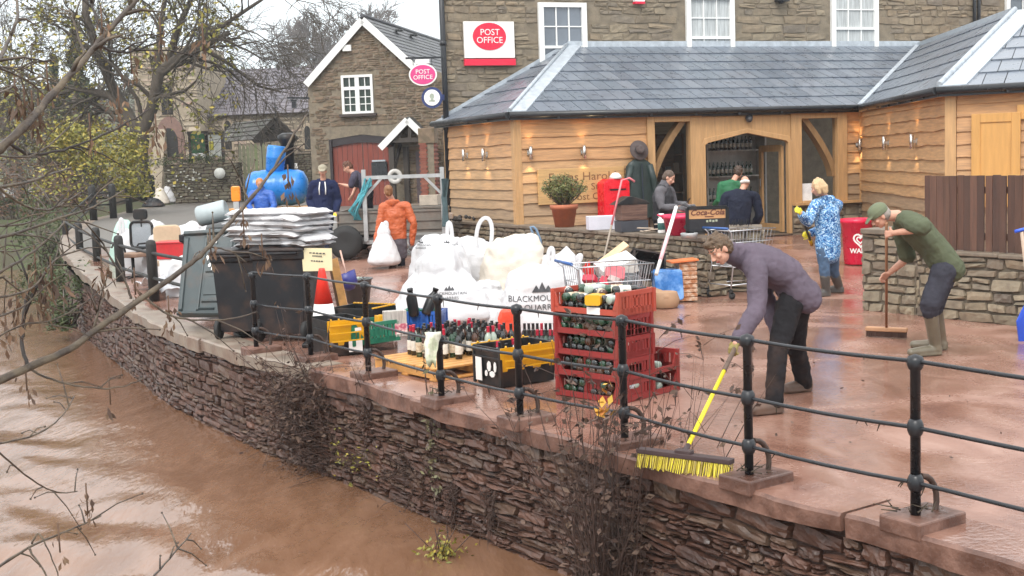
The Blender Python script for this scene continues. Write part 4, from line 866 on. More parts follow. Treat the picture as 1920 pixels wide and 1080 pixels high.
bush('grass_tuft', 'green weedy tuft where the wall meets the river bend', 'plant', (cpt(_s[18]).x - .4, cpt(_s[18]).y, -.9), (.8, .8, 1.0), 1400, .07, M_GLEAF, 57, stems=8, asp=.15)
# river bank behind the bend
mb = MB(); nb_ = 30; vs = []
for j in range(12):
    for i in range(nb_):
        x = -70 + 56 * i / (nb_ - 1); y = 40 + (8 if x < -30 else 0) + j * 4; vs.append((x, y + 5 * nz(x * .1, 3) + max(0, (-15.5 - x)) * .5, WZ - .2 + min(1, j / 2.2) * (1.9 + .6 * nz(x * .3, j * .5))))
mb.add(vs, [(j * nb_ + i, j * nb_ + i + 1, (j + 1) * nb_ + i + 1, (j + 1) * nb_ + i) for j in range(11) for i in range(nb_ - 1)], 0, .5, True)
mb.build('river_bank', mat('bank_earth', (.07, .06, .03), .9, .4, 1.2, bump=.5, c2=(.05, .065, .02)), kind='structure')
# ---- churchyard wall, gate, lychgate, church
M_WALL2 = mat('old_wall_stone', (0, 0, 0), .85, .25, 5, attr=[(.13, .11, .075), (.10, .088, .06), (.165, .14, .10), (.085, .08, .055)], bump=.4, dirt=.5, dirtc=(.05, .055, .02))
w0, w1 = D(305, 385, 55), D(452, 370, 55)
t, PW_ = stone_wall_thing('churchyard_wall', 'grey churchyard wall topped with grass beside the road', (w0.x, 55.5), (w1.x, 54.5), .5, 2.42, .5, 91, mats=[M_WALL2, M_MORTAR], ch=(.08, .16), cap=.0)
bush('wall_grass', 'tufts of green grass growing on the churchyard wall', 'plant', (D(350, 300, 55).x, 55.4, 2.36), (1.9, .25, .45), 900, .08, M_GLEAF, 92, stems=3, asp=.2)
R_ = random.Random(6)
mb = MB(); c = D(412, 325, 54.4); mb.lathe([(0, -.03), (.24, -.03), (.24, .03), (0, .03)], 18, c, M=Matrix.Rotation(PI / 2, 3, 'X')); tag(mb.build('round_plaque', mat('plaque_grey', (.52, .53, .50), .6), loc=tuple(c)), 'plain pale round plaque on the churchyard wall', 'plaque')
mb = MB()
for k in range(34):
    a, b = R_.uniform(.1, PW_.L * .62), R_.uniform(.9, 2.2); mb.prism([(p[0] * R_.uniform(.7, 1.3), p[1] * R_.uniform(.7, 1.2)) for p in ellipse(R_.uniform(.02, .075), R_.uniform(.015, .05), 8)], PW_.P(a, b, .05), PW_.u, Vector((0, 0, 1)), PW_.n * .03)
tag(mb.build('wall_lichen', mat('lichen_white', (.48, .48, .43), .9), loc=tuple(PW_.P(2, 1.4))), 'white lichen patches on the churchyard wall', 'lichen'); bpy.context.scene.collection.objects[-1]['kind'] = 'stuff'
# second wall with sign, right of the gate
w0, w1 = D(541, 380, 56), D(590, 380, 56)
t, PW3 = stone_wall_thing('churchyard_wall', 'short dark stone wall with a small white sign left of the coach house', (w0.x, 56), (w1.x, 55.6), .5, 2.75, .45, 95, mats=[M_WALL2, M_MORTAR], ch=(.08, .16), cap=.06)
c = PW3.P(*PW3.hit(552, 311), .06); mb = MB(); mb.box(c, (.34, .03, .22)); t = thing('small_sign', 'small white notice on the dark stone wall', 'sign', tuple(c)); mb.build('plate', M_WSIGN, t); mb = MB()
for z in (-.045, .01, .055): mb.box(c + Vector((0, -.018, z)), (.2, .006, .022))
mb.build('print_lines', M_BLACK, t)
# picket gate
t = thing('picket_gate', 'weathered green picket gate between the churchyard walls', 'gate', tuple(D(495, 360, 56))); R_ = random.Random(9); gm = mat('weathered_green', (0, 0, 0), .8, .2, 4, attr=[(.21, .21, .13), (.25, .24, .17), (.17, .21, .09), (.23, .20, .15)])
mb = MB(); k = 0
for px in np.arange(453, 542, 7.5):
    b = D(px, 345, 56); zt_ = D(px, 268, 56).z + R_.uniform(-.06, .06); mb.prism([(-.07, 0), (.07, 0), (.07, zt_ - .75), (0, zt_ - .6), (-.07, zt_ - .75)], (b.x, b.y, .6), (1, 0, 0), (0, 0, 1), (0, .03, 0), r=R_.random())
mb.build('pickets', gm, t); mb = MB()
for z in (1.0, 1.9): mb.bar((D(450, 330, 56).x, 56.06, z), (D(543, 330, 56).x, 56.06, z), .05, .1, r=.3)
mb.build('rails', gm, t)
# lychgate
t = thing('lychgate', 'small timber lychgate with a mossy tiled gable roof', 'lychgate', tuple(D(505, 330, 63)))
A = D(517, 222, 61); Lx, Rx = D(478, 262, 61), D(558, 262, 61); bkv = Vector((-3.0, 4.5, 0)); M_TILE = mat('mossy_tile', (0, 0, 0), .85, .3, 3, attr=[(.10, .09, .08), (.14, .13, .12), (.08, .085, .06), (.20, .19, .18)])
mbr = MB()
for e in (Lx, Rx): roof_pts = (e, e + bkv, A + bkv, A); u = bkv.normalized(); nn = u.cross(A - e).normalized(); v = nn.cross(u); v = -v if v.z < 0 else v; slates(mbr, e, u, v, [((p - e).dot(u), (p - e).dot(v)) for p in roof_pts], .3, .35, 0, 5, .04); mbr.add(list(roof_pts), [(0, 1, 2, 3)], 0, .2)
mbr.build('tiled_roof', M_TILE, t); mb = MB()
for e in (Lx, Rx): mb.bar(e, A, .12, .2); b = Vector((e.x * .985 if e is Lx else e.x * 1.0, e.y, .6)); mb.box((e.x + (.35 if e is Lx else -.35), e.y, (e.z + .7) / 2), (.2, .2, e.z - .7))
mb.bar(Lx + Vector((.2, 0, .12)), Rx + Vector((-.2, 0, .12)), .14, .18); mb.bar(A + Vector((0, 0, -.1)), (A.x, A.y, Lx.z + .1), .1, .12)
for sg_ in (-1, 1): mb.bar((A.x + sg_ * .25, A.y, Lx.z + .15), (A.x + sg_ * .55, A.y, Lx.z + .6), .07, .09)
mb.build('timber_frame', M_TIM, t); mb = MB(); mb.bar(A + Vector((0, 0, .1)), A + Vector((0, 0, .75)), .05, .05); mb.bar(A + Vector((-.15, 0, .5)), A + Vector((.15, 0, .5)), .05, .05); mb.build('cross', M_BLACK, t)
mb = MB(); mb.prism([(-.62, 0), (.62, 0), (.62, 1.0), (.4, 1.4), (0, 1.6), (-.4, 1.4), (-.62, 1.0)], (A.x + .1, A.y + 2.5, 1.2), (1, 0, 0), (0, 0, 1), (0, .1, 0)); mb.build('inner_arch', M_DARK, t)
# church
PCH = Plane((D(250, 300, 74).x, 74), (D(640, 300, 74).x, 72)); rzh = math.atan2(PCH.u.y, PCH.u.x)
cht = thing('church', 'old stone church with steep purple slate roof in the mist', 'church', tuple(D(420, 320, 73)))
M_CHS = mat('church_stone', (0, 0, 0), .9, .25, 4, attr=[(.33, .28, .21), (.28, .23, .17), (.37, .31, .23), (.31, .22, .18)], bump=.3)
hh = lambda px, py: PCH.hit(px, py)
s0, z1 = hh(372, 216); s1, _ = hh(600, 216); zr = hh(480, 128)[1] + .3
mb = MB(); stones(mb, PCH.P, s1, .8, z1, (.2, .35), (.35, .8), .02, .02, .02, 101, lambda a, b, c_, d: a > s0, res=(3, 2)); mb.quad(PCH.P(s0, .5), PCH.P(s1, .5), PCH.P(s1, z1), PCH.P(s0, z1), 1); mb.build('nave_wall', [M_CHS, M_MORTB], cht)
mbr = MB(); a = PCH.P(s0 - .2, z1 - .1, .3); b = PCH.P(s1, z1 - .1, .3); c_ = PCH.P(s1, zr, -4.2); d_ = PCH.P(s0 - .2, zr, -4.2); u = (b - a).normalized(); nn = u.cross(d_ - a).normalized(); v = nn.cross(u); v = -v if v.z < 0 else v
slates(mbr, a, u, v, [((p - a).dot(u), (p - a).dot(v)) for p in (a, b, c_, d_)], .4, .5, 0, 9); mbr.add([a, b, c_, d_], [(0, 1, 2, 3)], 0, .2); mbr.build('slate_roof', mat('purple_slate', (0, 0, 0), .6, .15, 2, attr=[(.12, .11, .125), (.145, .13, .145), (.105, .098, .112)]), cht)
tw0, tz1 = hh(268, 95); tw1, _ = hh(384, 95)
mb = MB(); PT_ = Plane(tuple(PCH.P(tw0, 0, 1.5))[:2], tuple(PCH.P(tw1, 0, 1.5))[:2]); stones(mb, PT_.P, PT_.L, .8, tz1, (.2, .35), (.35, .8), .02, .02, .02, 103, res=(3, 2)); mb.box(PT_.P(PT_.L / 2, (tz1 + .5) / 2, -2.2), (PT_.L, 4.4, tz1 - .5), rz=rzh, mi=1)
for px in (288, 352): s_, z_ = PT_.hit(px, 200); mb.prism([(0, 0), (1.3, 0), (.2, 3.6), (0, 3.8)], PT_.P(s_, .8, 0), PT_.n, Vector((0, 0, 1)), PT_.u * .7, 1)
mb.build('tower', [M_CHS, M_CHS], cht)
def pointed(pl, px0, px1, py0, pyt, off, d): a0, zb = pl.hit(px0, py0); a1, _ = pl.hit(px1, py0); zt = pl.hit((px0 + px1) / 2, pyt)[1]; w = (a1 - a0) / 2; m_ = (a0 + a1) / 2; hs_ = zt - 1.5 * w; pts = [(a0, zb), (a1, zb)] + [(m_ + w * math.cos(q), hs_ + 1.5 * w * math.sin(q)) for q in np.linspace(0, PI, 13)]; return pts
def pwin(pl, args, off, d, m, name, mb=None): mb = MB(); mb.prism(pointed(pl, *args, 0, 0), pl.P(0, 0, off), pl.u, Vector((0, 0, 1)), -pl.n * d); return mb.build(name, m, cht)
M_DRESS = mat('dressed_stone', (.36, .29, .21), .85, .2, 4)
pwin(PT_, (296, 349, 300, 218), .06, .08, mat('red_dressing', (.22, .135, .11), .85), 'door_surround'); pwin(PT_, (303, 336, 295, 240), .10, .06, M_DARK, 'door')
for pl, a in ((PT_, (305, 315, 215, 160)), (PT_, (317, 326, 215, 160)), (PCH, (424, 436, 280, 226)), (PCH, (573, 584, 280, 236))):
    w = pwin(pl, (a[0] - 4, a[1] + 4, a[2] + 3, a[3] - 6), .06, .06, M_DRESS, 'window'); mb = MB(); mb.prism(pointed(pl, *a, 0, 0), pl.P(0, 0, .075), pl.u, Vector((0, 0, 1)), pl.n * .02); g = mb.build('pane', M_DARK, w)
# notice boards in front of the church
for (x0, x1, y0, y1, c, lb) in ((360, 385, 250, 298, (.015, .11, .03), 'dark green church notice board'), (391, 414, 252, 294, (.55, .56, .52), 'pale church notice board with a yellow poster')):
    a, b = D(x0, y1, 58), D(x1, y0, 58); t = thing('notice_board', lb, 'notice board', ((a.x + b.x) / 2, 58, .8)); mb = MB(); mb.box(((a.x + b.x) / 2, 58, (a.z + b.z) / 2), (b.x - a.x, .06, b.z - a.z)); mb.build('panel', mat('panel_' + lb[:9].replace(' ', '_'), c, .5), t); mb = MB()
    for x in (a.x - .06, b.x + .06): mb.box((x, 58, (b.z + .8) / 2 + .05), (.12, .12, b.z - .7))
    mb.bar((a.x - .15, 58, b.z + .06), (b.x + .15, 58, b.z + .06), .16, .1); mb.build('frame', M_TIM, t)
    mb = MB(); q = (a.x + b.x) / 2
    if x0 < 380: mb.box((q, 57.95, a.z + .14), (b.x - a.x - .04, .02, .22)); mb.build('lower_strip', M_WSIGN, t)
    else: mb.box((q - .14, 57.95, a.z + .5), (.2, .02, .4)); mb.build('poster', mat('poster_yellow', (.55, .5, .05), .6), t)
# hill with misty trees
mb = MB(); nx2, ny2 = 44, 16; vs = []
for j in range(ny2):
    for i in range(nx2): x = -130 + 220 * i / (nx2 - 1); y = 105 + j * 16; vs.append((x, y, 1 + 26 * (1 - math.exp(-j / 5.0)) * (.75 + .3 * nz(x * .012, y * .012)) * (1 - .35 * max(0, min(1, (x + 60) / 60)))))
mb.add(vs, [(j * nx2 + i, j * nx2 + i + 1, (j + 1) * nx2 + i + 1, (j + 1) * nx2 + i) for j in range(ny2 - 1) for i in range(nx2 - 1)], 0, .5, True)
mb.build('hill', mat('hill_grass', (.06, .065, .032), .9, .3, .08), kind='structure')
hp = None
for k, (px, d, h, lb) in enumerate(((632, 195, 20, 'large round crowned bare tree fading into mist above the coach house'), (588, 215, 18, 'lower misty bare tree left of the large one on the hill'), (560, 230, 19, 'faint bare tree on the hill over the church roof'), (690, 225, 18, 'pale bare tree behind the coach house ridge'))):
    bare_tree(px, 150, d, h, 61 + k, lb, .45, 5, 0, None, 'misty trees on the hill', M_TWIG, zb=[9, 8.5, 9, 12][k], droop=.02, minr=.05)
mb = MB(); R_ = random.Random(77); pts = []
for k in range(240):
    x = R_.uniform(-60, 4); y = R_.uniform(118, 190); j = (y - 105) / 16; z = 1 + 26 * (1 - math.exp(-j / 5.0)) * .62
    for q in range(22): pts.append((x + R_.gauss(0, 1.7), y + R_.gauss(0, 1), z + abs(R_.gauss(2.2, 1.6))))
leaf_cards(mb, pts, .5, 78, asp=.4); o = mb.build('far_wood', mat('far_wood_leaf', (0, 0, 0), .9, .1, 3, attr=[(.07, .065, .045), (.10, .08, .06), (.06, .07, .04)]), loc=(-30, 150, 8)); tag(o, 'misty brown woodland covering the hillside behind the church', 'woodland'); o['kind'] = 'stuff'
# haze
mb = MB(); mb.box((0, 150, 19), (400, 380, 42)); hz_ = mb.build('haze', bpy.data.materials.new('haze'), kind='stuff'); tag(hz_, 'thin pale winter mist filling the valley air', 'haze'); hm = hz_.data.materials[0]; hm.use_nodes = True; n_ = hm.node_tree; n_.nodes.clear(); o_ = n_.nodes.new('ShaderNodeOutputMaterial'); v_ = n_.nodes.new('ShaderNodeVolumePrincipled'); v_.inputs['Color'].default_value = (.93, .96, 1, 1); v_.inputs['Density'].default_value = .0007; v_.inputs['Anisotropy'].default_value = .2; n_.links.new(v_.outputs[0], o_.inputs['Volume'])
# ================================================================== RAILINGS
posts = [(4.25, 3.0), (3.35, 5.0), (2.19, 6.77), (1.46, 7.77), (.78, 8.94), (.03, 9.85), (-.65, 10.83), (-1.45, 12.28), (-2.21, 13.49), (-2.96, 14.27)]
rl = thing('iron_railing', 'black iron railing with ball collared posts along the river wall', 'railing', (.03, 9.85, 0))
RH = [.93, .56, .25]; R_ = random.Random(2)
for i, (x, y) in enumerate(posts):
    q = cn(min(range(0, int(CL * 10)), key=lambda k: (cpt(k / 10) - Vector((x, y, 0))).length) / 10)
    mb = MB(); r = .0285; h = .93
    if i == len(posts) - 1: h = .9
    mb.lathe([(r, .05), (r, h - .05), (r + .008, h - .045), (r + .018, h - .02), (r + .019, h + .005), (r + .011, h + .025), (0, h + .04)], 14, (x, y, 0))
    for z in RH[1:]: mb.lathe([(r, z - .05), (r + .009, z - .036), (r + .016, z - .018), (r + .017, z), (r + .016, z + .018), (r + .009, z + .036), (r, z + .05)], 14, (x, y, 0))
    po_o = mb.build('post', M_BLACK, rl)
    mb = MB(); p0 = Vector((x, y, 0)); iv = -q; side = Vector((-iv.y, iv.x, 0)); pts = [p0 + iv * (.04 + .14 * math.sin(a)) + Vector((0, 0, .30 - .25 * (1 - math.cos(a)) * .62 - .02)) + side * 0 for a in np.linspace(.05, 2.3, 8)]
    mb.tube(pts, [.018] * 8, 6, flat=1.0); mb.build('stay', mat('rusty_stay', (.05, .028, .02), .6, .3, 10), po_o)
    mb = MB(); mb.box((x + iv.x * .06, y + iv.y * .06, .02), (.40, .28, .10), rz=math.atan2(iv.y, iv.x)); mb.build('plinth', M_CONC, rl, bevel=.012)
for z in RH:
    mb = MB(); pts = []
    for i, (x, y) in enumerate(posts):
        if i:
            a, b = posts[i - 1], (x, y)
            for t_ in (.25, .5, .75): pts.append((a[0] + (b[0] - a[0]) * t_, a[1] + (b[1] - a[1]) * t_, z - .012 * math.sin(PI * t_) + .004 * nz(i, t_, z)))
        pts.append((x, y, z))
    mb.tube(pts, .0125, 8); mb.build('rail', M_BLACK, rl)
# thick timber posts of the older fence
fence_p = [(300, 583, .0), (290, 570, 0), (228, 545, 0), (185, 520, 0), (152, 498, 0), (125, 468, 0)]
tf = thing('timber_railing', 'black painted thick post fence with two rails by the chair', 'railing', tuple(G(228, 545)))
fp = [G(462, 628)] + [G(290, 570), G(228, 545), G(185, 520), G(152, 498), G(125, 470)]
M_TPOST = mat('black_timber', (.018, .017, .016), .6, .4, 5, bump=.3, stretch=(4, 4, .7))
for i, p in enumerate(fp):
    mb = MB(); w = .085 if i else .095; h = 1.0 + .03 * (i % 2); mb.lathe([(w, 0), (w, h - .08), (w * .85, h - .02), (w * .4, h), (0, h + .005)], 12, p); mb.build('post', M_TPOST, tf)
    mb = MB(); mb.box(p + Vector((0, 0, .02)), (.26, .26, .035), rz=.5); mb.build('foot', M_TPOST, tf)
for z in (.82, .42):
    mb = MB(); mb.tube([p + Vector((0, 0, z - .0)) for p in fp], .028, 8); mb.build('rail', M_TPOST, tf)
tr = thing('road_railing', 'black post and rail fence along the road to the churchyard wall', 'railing', tuple(GG(213, 409)))
fp2 = [fp[-1]] + [GG(a, b) for a, b in ((176, 413), (213, 409), (243, 399), (269, 385), (287, 376))]
for p in fp2[1:]:
    mb = MB(); mb.lathe([(.13, 0), (.13, 1.12), (.10, 1.2), (0, 1.22)], 10, p); mb.build('post', M_TPOST, tr)
for z in (.9, .5):
    mb = MB(); mb.tube([p + Vector((0, 0, z)) for p in fp2], .03, 6); mb.build('rail', M_TPOST, tr)
# ================================================================== OBJECTS OF THE YARD
def plast(n, c, **k): return mat(n, c, k.pop('rough', .38), k.pop('var', .12), k.pop('scale', 5), dirt=k.pop('dirt', .35), **k)
M_REDP = plast('red_crate_plastic', (.25, .024, .022)); M_REDP2 = plast('bright_red_crate_plastic', (.43, .07, .042)); M_GRNP = plast('green_crate_plastic', (.012, .17, .10)); M_BLKP = plast('black_plastic', (.011, .012, .013), spec=.35); M_YELP = plast('yellow_lid_plastic', (.72, .37, .010), dirt=.3)
M_BINP = plast('bin_black_plastic', (.013, .014, .017), rough=.45, spec=.3); M_BING = plast('bin_grey_green_plastic', (.055, .072, .076), rough=.42, dirt=.4); M_BLUP = plast('blue_plastic', (.02, .10, .40)); M_BAG = mat('woven_white_bag', (.60, .60, .615), .65, .05, 3, bump=.25, bscale=55, dirt=.22, dirtc=(.42, .34, .28)); M_CREAM = mat('cream_bag', (.63, .57, .49), .65, .06, 3, bump=.25, bscale=55, dirt=.25, dirtc=(.5, .36, .28))
M_PINE = mat('pallet_pine', (.58, .29, .085), .65, .2, 2, stretch=(6, .7, 6), bump=.2, dirt=.3); M_STEEL = mat('zinc_wire', (.55, .56, .58), .35, .1, 10, metal=.9); M_CARD = mat('cardboard', (.36, .22, .13), .8, .15, 4); M_PRINT = mat('black_print', (.05, .05, .055), .6); M_RUB = mat('rubber', (.02, .02, .02), .7)
X, Y, Z = Vector((1, 0, 0)), Vector((0, 1, 0)), Vector((0, 0, 1))
# ---- crates: local frame, front edge along +x, depth along +y
def crate(name, label, cat, mt, W_, D_, H_, loc, rz, group=None, lip=.045, open_front=True, slots=9, th=.018):
    t = thing(name, label, cat, loc, rz, group)
    mb = MB()
    for i in range(7): mb.box((W_ * (i + .5) / 7 - W_ / 2, D_ / 2, .012), (W_ / 7 - .02, D_ - .02, .014))
    mb.box((0, D_ / 2, .006), (W_, D_, .008)); mb.build('base', mt, t, world=False)
    def wall(nm, a, b, h, ns):
        mb = MB(); a = Vector(a); b = Vector(b); d = (b - a); L_ = d.length; d.normalize(); r = math.atan2(d.y, d.x); m_ = (a + b) / 2
        mb.box(m_ + Z * (h - .02), (L_, th * 1.5, .04), rz=r); mb.box(m_ + Z * .03, (L_, th, .06 if h > .1 else h), rz=r)
        if h > .1:
            for i in range(ns + 1): mb.box(a + d * (L_ * i / ns) * .985 + d * L_ * .0075 + Z * h / 2, (.028 if i % 3 else .05, th, h - .03), rz=r)
            mb.box(m_ + Z * h * .52, (L_ * .36, th, h * .34), rz=r)
        mb.build(nm, mt, t, world=False)
    x, o = W_ / 2 - th / 2, th / 2
    wall('side_wall', (-x, o, 0), (-x, D_ - o, 0), H_, slots); wall('side_wall', (x, o, 0), (x, D_ - o, 0), H_, slots); wall('back_wall', (-x, D_ - o, 0), (x, D_ - o, 0), H_, slots + 3)
    wall('front_wall', (-x, o, 0), (x, o, 0), lip if open_front else H_, slots + 3)
    for sx_ in (-1, 1):
        for yy in (o, D_ - o): mb = MB(); mb.box((sx_ * (W_ / 2 - .01), yy, H_ / 2), (.04, .035, H_)); mb.build('corner_post', mt, t, world=False)
        mb = MB()
        if open_front: mb.prism([(0, lip), (.055, lip), (0, H_)], (sx_ * (W_ / 2 - .02), o - th / 2, 0), (-sx_, 0, 0), Z, (0, th, 0)); mb.build('gusset', mt, t, world=False)
    return t
CW, CD, CH = .74, .46, .186; cor = G(1161, 759); fd = Vector((-math.cos(math.radians(47)), math.sin(math.radians(47)), 0)); sdv = Vector((fd.y, -fd.x, 0)); rzc_ = math.atan2(-fd.y, -fd.x)
def cr_loc(c, z): p = c + fd * CW / 2; return (p.x, p.y, z)
st = []
names = ['bottom crate of the tall red stack with dark bottles inside', 'second crate from the bottom of the tall red bottle stack', 'middle crate of the tall red stack, bottle ends showing', 'second crate from the top of the tall red bottle stack']
for k in range(5):
    if k == 0: c0 = crate('bottle_crate', names[0], 'crate', M_REDP, CW, CD, CH, cr_loc(cor, .003), rzc_, 'red plastic crates of bottles'); st.append(c0)
    elif k < 4: st.append(dup(c0, Vector(cr_loc(cor, .003 + k * (CH + .001))) + Vector((.006 * (-1) ** k, .004, 0)), (0, 0, rzc_ + .012 * (-1) ** k), names[k]))
    else: st.append(crate('bottle_crate', 'bright orange red topmost crate of the stack with a white label on its lip', 'crate', M_REDP2, CW + .03, CD + .02, CH + .02, cr_loc(cor, .003 + 4 * (CH + .001)), rzc_ + .03, 'red plastic crates of bottles'))
mb = MB(); mb.box((.10, -.002, .035), (.15, .006, .062)); mb.build('white_label', M_WSIGN, st[4], world=False)
cor2 = G(1241, 747); s2 = []
for k, nm in enumerate(('lower crate of the short red stack right of the tall one', 'upper crate of the short red stack, one bottle on top')): s2.append(dup(c0, Vector((cor2.x, cor2.y, 0)) + sdv * 0 + fd * .12 + Vector((.02, .0, .003 + k * (CH + .001))), (0, 0, rzc_ + PI / 2 + .05), nm))
# ---- bottles
M_FOIL = mat('red_foil', (.45, .02, .05), .35); M_FOILK = mat('black_foil', (.02, .02, .022), .35); M_CLEAR = mat('pale_glass', (.35, .42, .36), .08, .1, spec=.7); M_BRN = mat('brown_glass', (.06, .022, .008), .08, .2, spec=.7)
def bottle_proto(m, foil, lab, hs=1.0):
    t = thing('wine_bottle', '', 'bottle', (0, 0, 0)); mb = MB(); mb.lathe([(r, z * hs) for r, z in BPROF], 12); mb.build('glass', m, t, world=False)
    mb = MB(); mb.lathe([(.0382, .05), (.0385, .052), (.0385, .15), (.0382, .152)], 12); mb.build('label', lab, t, world=False); mb = MB(); mb.lathe([(.0162, .235 * hs), (.0160, .25 * hs), (.0160, .292 * hs), (.0175, .295 * hs), (.0175, .303 * hs), (0, .305 * hs)], 10); mb.build('foil', foil, t, world=False); return t
M_LABC = mat('cream_label', (.68, .60, .46), .6, .15, 30, c2=(.4, .3, .2)); M_LABG = mat('grey_label', (.50, .52, .55), .6, .15, 30)
kinds = [(bblack, M_FOILK, lab_w, 'dark wine bottle with a white label standing on the pallet'), (bblack, M_FOIL, lab_w, 'dark wine bottle with a red neck foil standing on the pallet'), (bgreen, M_FOILK, M_LABC, 'green wine bottle with a cream label standing on the pallet'), (M_BRN, M_FOILK, M_LABC, 'brown bottle with a cream label standing on the pallet'), (M_CLEAR, M_FOIL, M_LABG, 'clear bottle with a red cap standing on the pallet')]
pcn = G(816, 690, .14); pl_l = G(701, 667, .14); pu = (Vector((pl_l.x - pcn.x, pl_l.y - pcn.y, 0))).normalized(); pv = Vector((pu.y, -pu.x, 0)); pcn.z = 0
# pallet
t = thing('pallet', 'new pale pine pallet on the muddy paving under the wine bottles', 'pallet', tuple(pcn + (pu + pv) * .5))
for j in range(3): mb = MB(); mb.bar(pcn + pv * (.06 + .49 * j) + Z * .06, pcn + pv * (.06 + .49 * j) + pu * 1.15 + Z * .06, .09, .08); mb.build('bearer', M_PINE, t, bevel=.004)
R_ = random.Random(12)
for j in range(9): a = pcn + pu * (.065 + j * .1275) + Z * .12; mb = MB(); mb.bar(a, a + pv * 1.1, .105, .02); mb.build('deck_board', M_PINE, t, bevel=.003)
for j in range(3): a = pcn + pu * (.06 + j * .51) + Z * .012; mb = MB(); mb.bar(a, a + pv * 1.1, .1, .02); mb.build('bottom_board', M_PINE, t, bevel=.003)
protos = [None] * 5; R_ = random.Random(15)
spots = []
for i in range(9):
    for j in range(8):
        a = .28 + j * .108 + R_.uniform(-.02, .02); b = .33 + i * .095 + R_.uniform(-.02, .02)
        if a + b * .5 > .62 and R_.random() < .86: spots.append(pcn + pu * (a - .05) + pv * b + Z * .131)
for p in spots:
    k = R_.choices(range(5), (6, 3, 2, 2, 1.4))[0]
    if protos[k] is None: o = protos[k] = bottle_proto(*kinds[k][:3])
    else: o = copy_tree(protos[k])
    o.location = p; o.rotation_euler = (R_.uniform(-.03, .03), R_.uniform(-.03, .03), R_.uniform(0, 6)); o['label'] = kinds[k][3]; o['group'] = kinds[k][3].split(' with ')[0] + 's standing on the pallet, kind ' + 'abcde'[k]
    o['group'] = kinds[k][3].replace('bottle', 'bottles')
# bottles lying in the red crates
def lay(o, cr, x, y, z, tilt=0.0, flip=False):
    M = cr.matrix_basis.copy() if False else (Matrix.Translation(cr.location) @ cr.rotation_euler.to_matrix().to_4x4())
    L_ = Matrix.Translation((x, y, z)) @ Matrix.Rotation(-PI / 2 if not flip else PI / 2, 4, 'X') @ Matrix.Rotation(tilt, 4, 'Y')
    q = M @ L_; o.location = q.to_translation(); o.rotation_euler = q.to_euler()
for ci, cr_ in enumerate(st):
    dz = .018
    for row in range(2 if ci < 4 else 2):
        for k in range(8):
            if R_.random() < .08: continue
            kk = R_.choices(range(5), (6, 1, 3, 1, .4))[0]
            if protos[kk] is None: o = protos[kk] = bottle_proto(*kinds[kk][:3])
            else: o = copy_tree(protos[kk])
            z = dz + .04 + row * .072; lay(o, cr_, -.30 + k * .086 + (.03 if row else 0), .02 + R_.uniform(0, .05) if ci < 4 else .03 + R_.uniform(0, .06), z, R_.uniform(-.06, .06))
            lv = ['bottom', 'second lowest', 'middle', 'second highest', 'topmost'][ci]; cl = ['dark', 'red foiled dark', 'green', 'brown', 'clear'][kk]
            o['label'] = f'{cl} wine bottle lying in the {lv} crate of the tall red stack'; o['group'] = f'{cl} bottles lying in the {lv} red crate'
o = copy_tree(protos[0]); lay(o, s2[1], -.12, .05, .225, .3); o.rotation_euler.z += 1.2; o['label'] = 'dark bottle lying on top of the short red crate stack'; o['group'] = 'loose bottles'
for k in range(6):
    o = copy_tree(protos[(0, 2, 4)[k % 3]]); cl = ('dark', 'green', 'clear')[k % 3]; lay(o, s2[k // 3], -.25 + (k % 3) * .2, .04, .06, 0); lv = ('lower', 'upper')[k // 3]
    o['label'] = f'{cl} bottle lying in the {lv} crate of the short red stack'; o['group'] = 'bottles in the short red stack'
for k in range(9):
    kk = (0, 2, 0, 4, 0, 2, 3, 0, 2)[k]; o = copy_tree(protos[kk]); lay(o, st[4], -.28 + k * .066, .12 + .05 * (k % 3), .17 + .03 * (k % 2), .4 * (k % 3) - .4); o.rotation_euler.z += .5 * (-1) ** k; cl = ['dark', '', 'green', 'brown', 'clear'][kk]; o['label'] = f'{cl} bottle lying askew on top of the heaped red crate'; o['group'] = f'{cl} bottles askew on the top red crate'
for k in range(16):
    kk = R_.choice((0, 0, 2, 3, 1)); o = copy_tree(protos[kk]); g_ = G(985 + (k % 8) * 8, 672 - (k // 8) * 14); o.location = (g_.x, g_.y, .004); o.rotation_euler = (0, 0, k); cl = ['dark', 'red topped dark', 'green', 'brown'][kk]; o['label'] = f'{cl} bottle standing on the paving behind the black tote'; o['group'] = f'{cl} bottles on the paving behind the black tote'
# yellow carton among bottles in the top crate
mb = MB(); mb.prism(rrect(.14, .09, .02), (0, 0, 0), X, Z, (0, .16, 0)); o = mb.build('carton', M_YELP, None, world=False); o.location = Vector(st[4].location) + sdv * -.03 + fd * -.12 + Z * .13; o.rotation_euler = (0, 0, rzc_ + .4); tag(o, 'yellow carton lying on the bottles in the topmost red crate', 'carton')
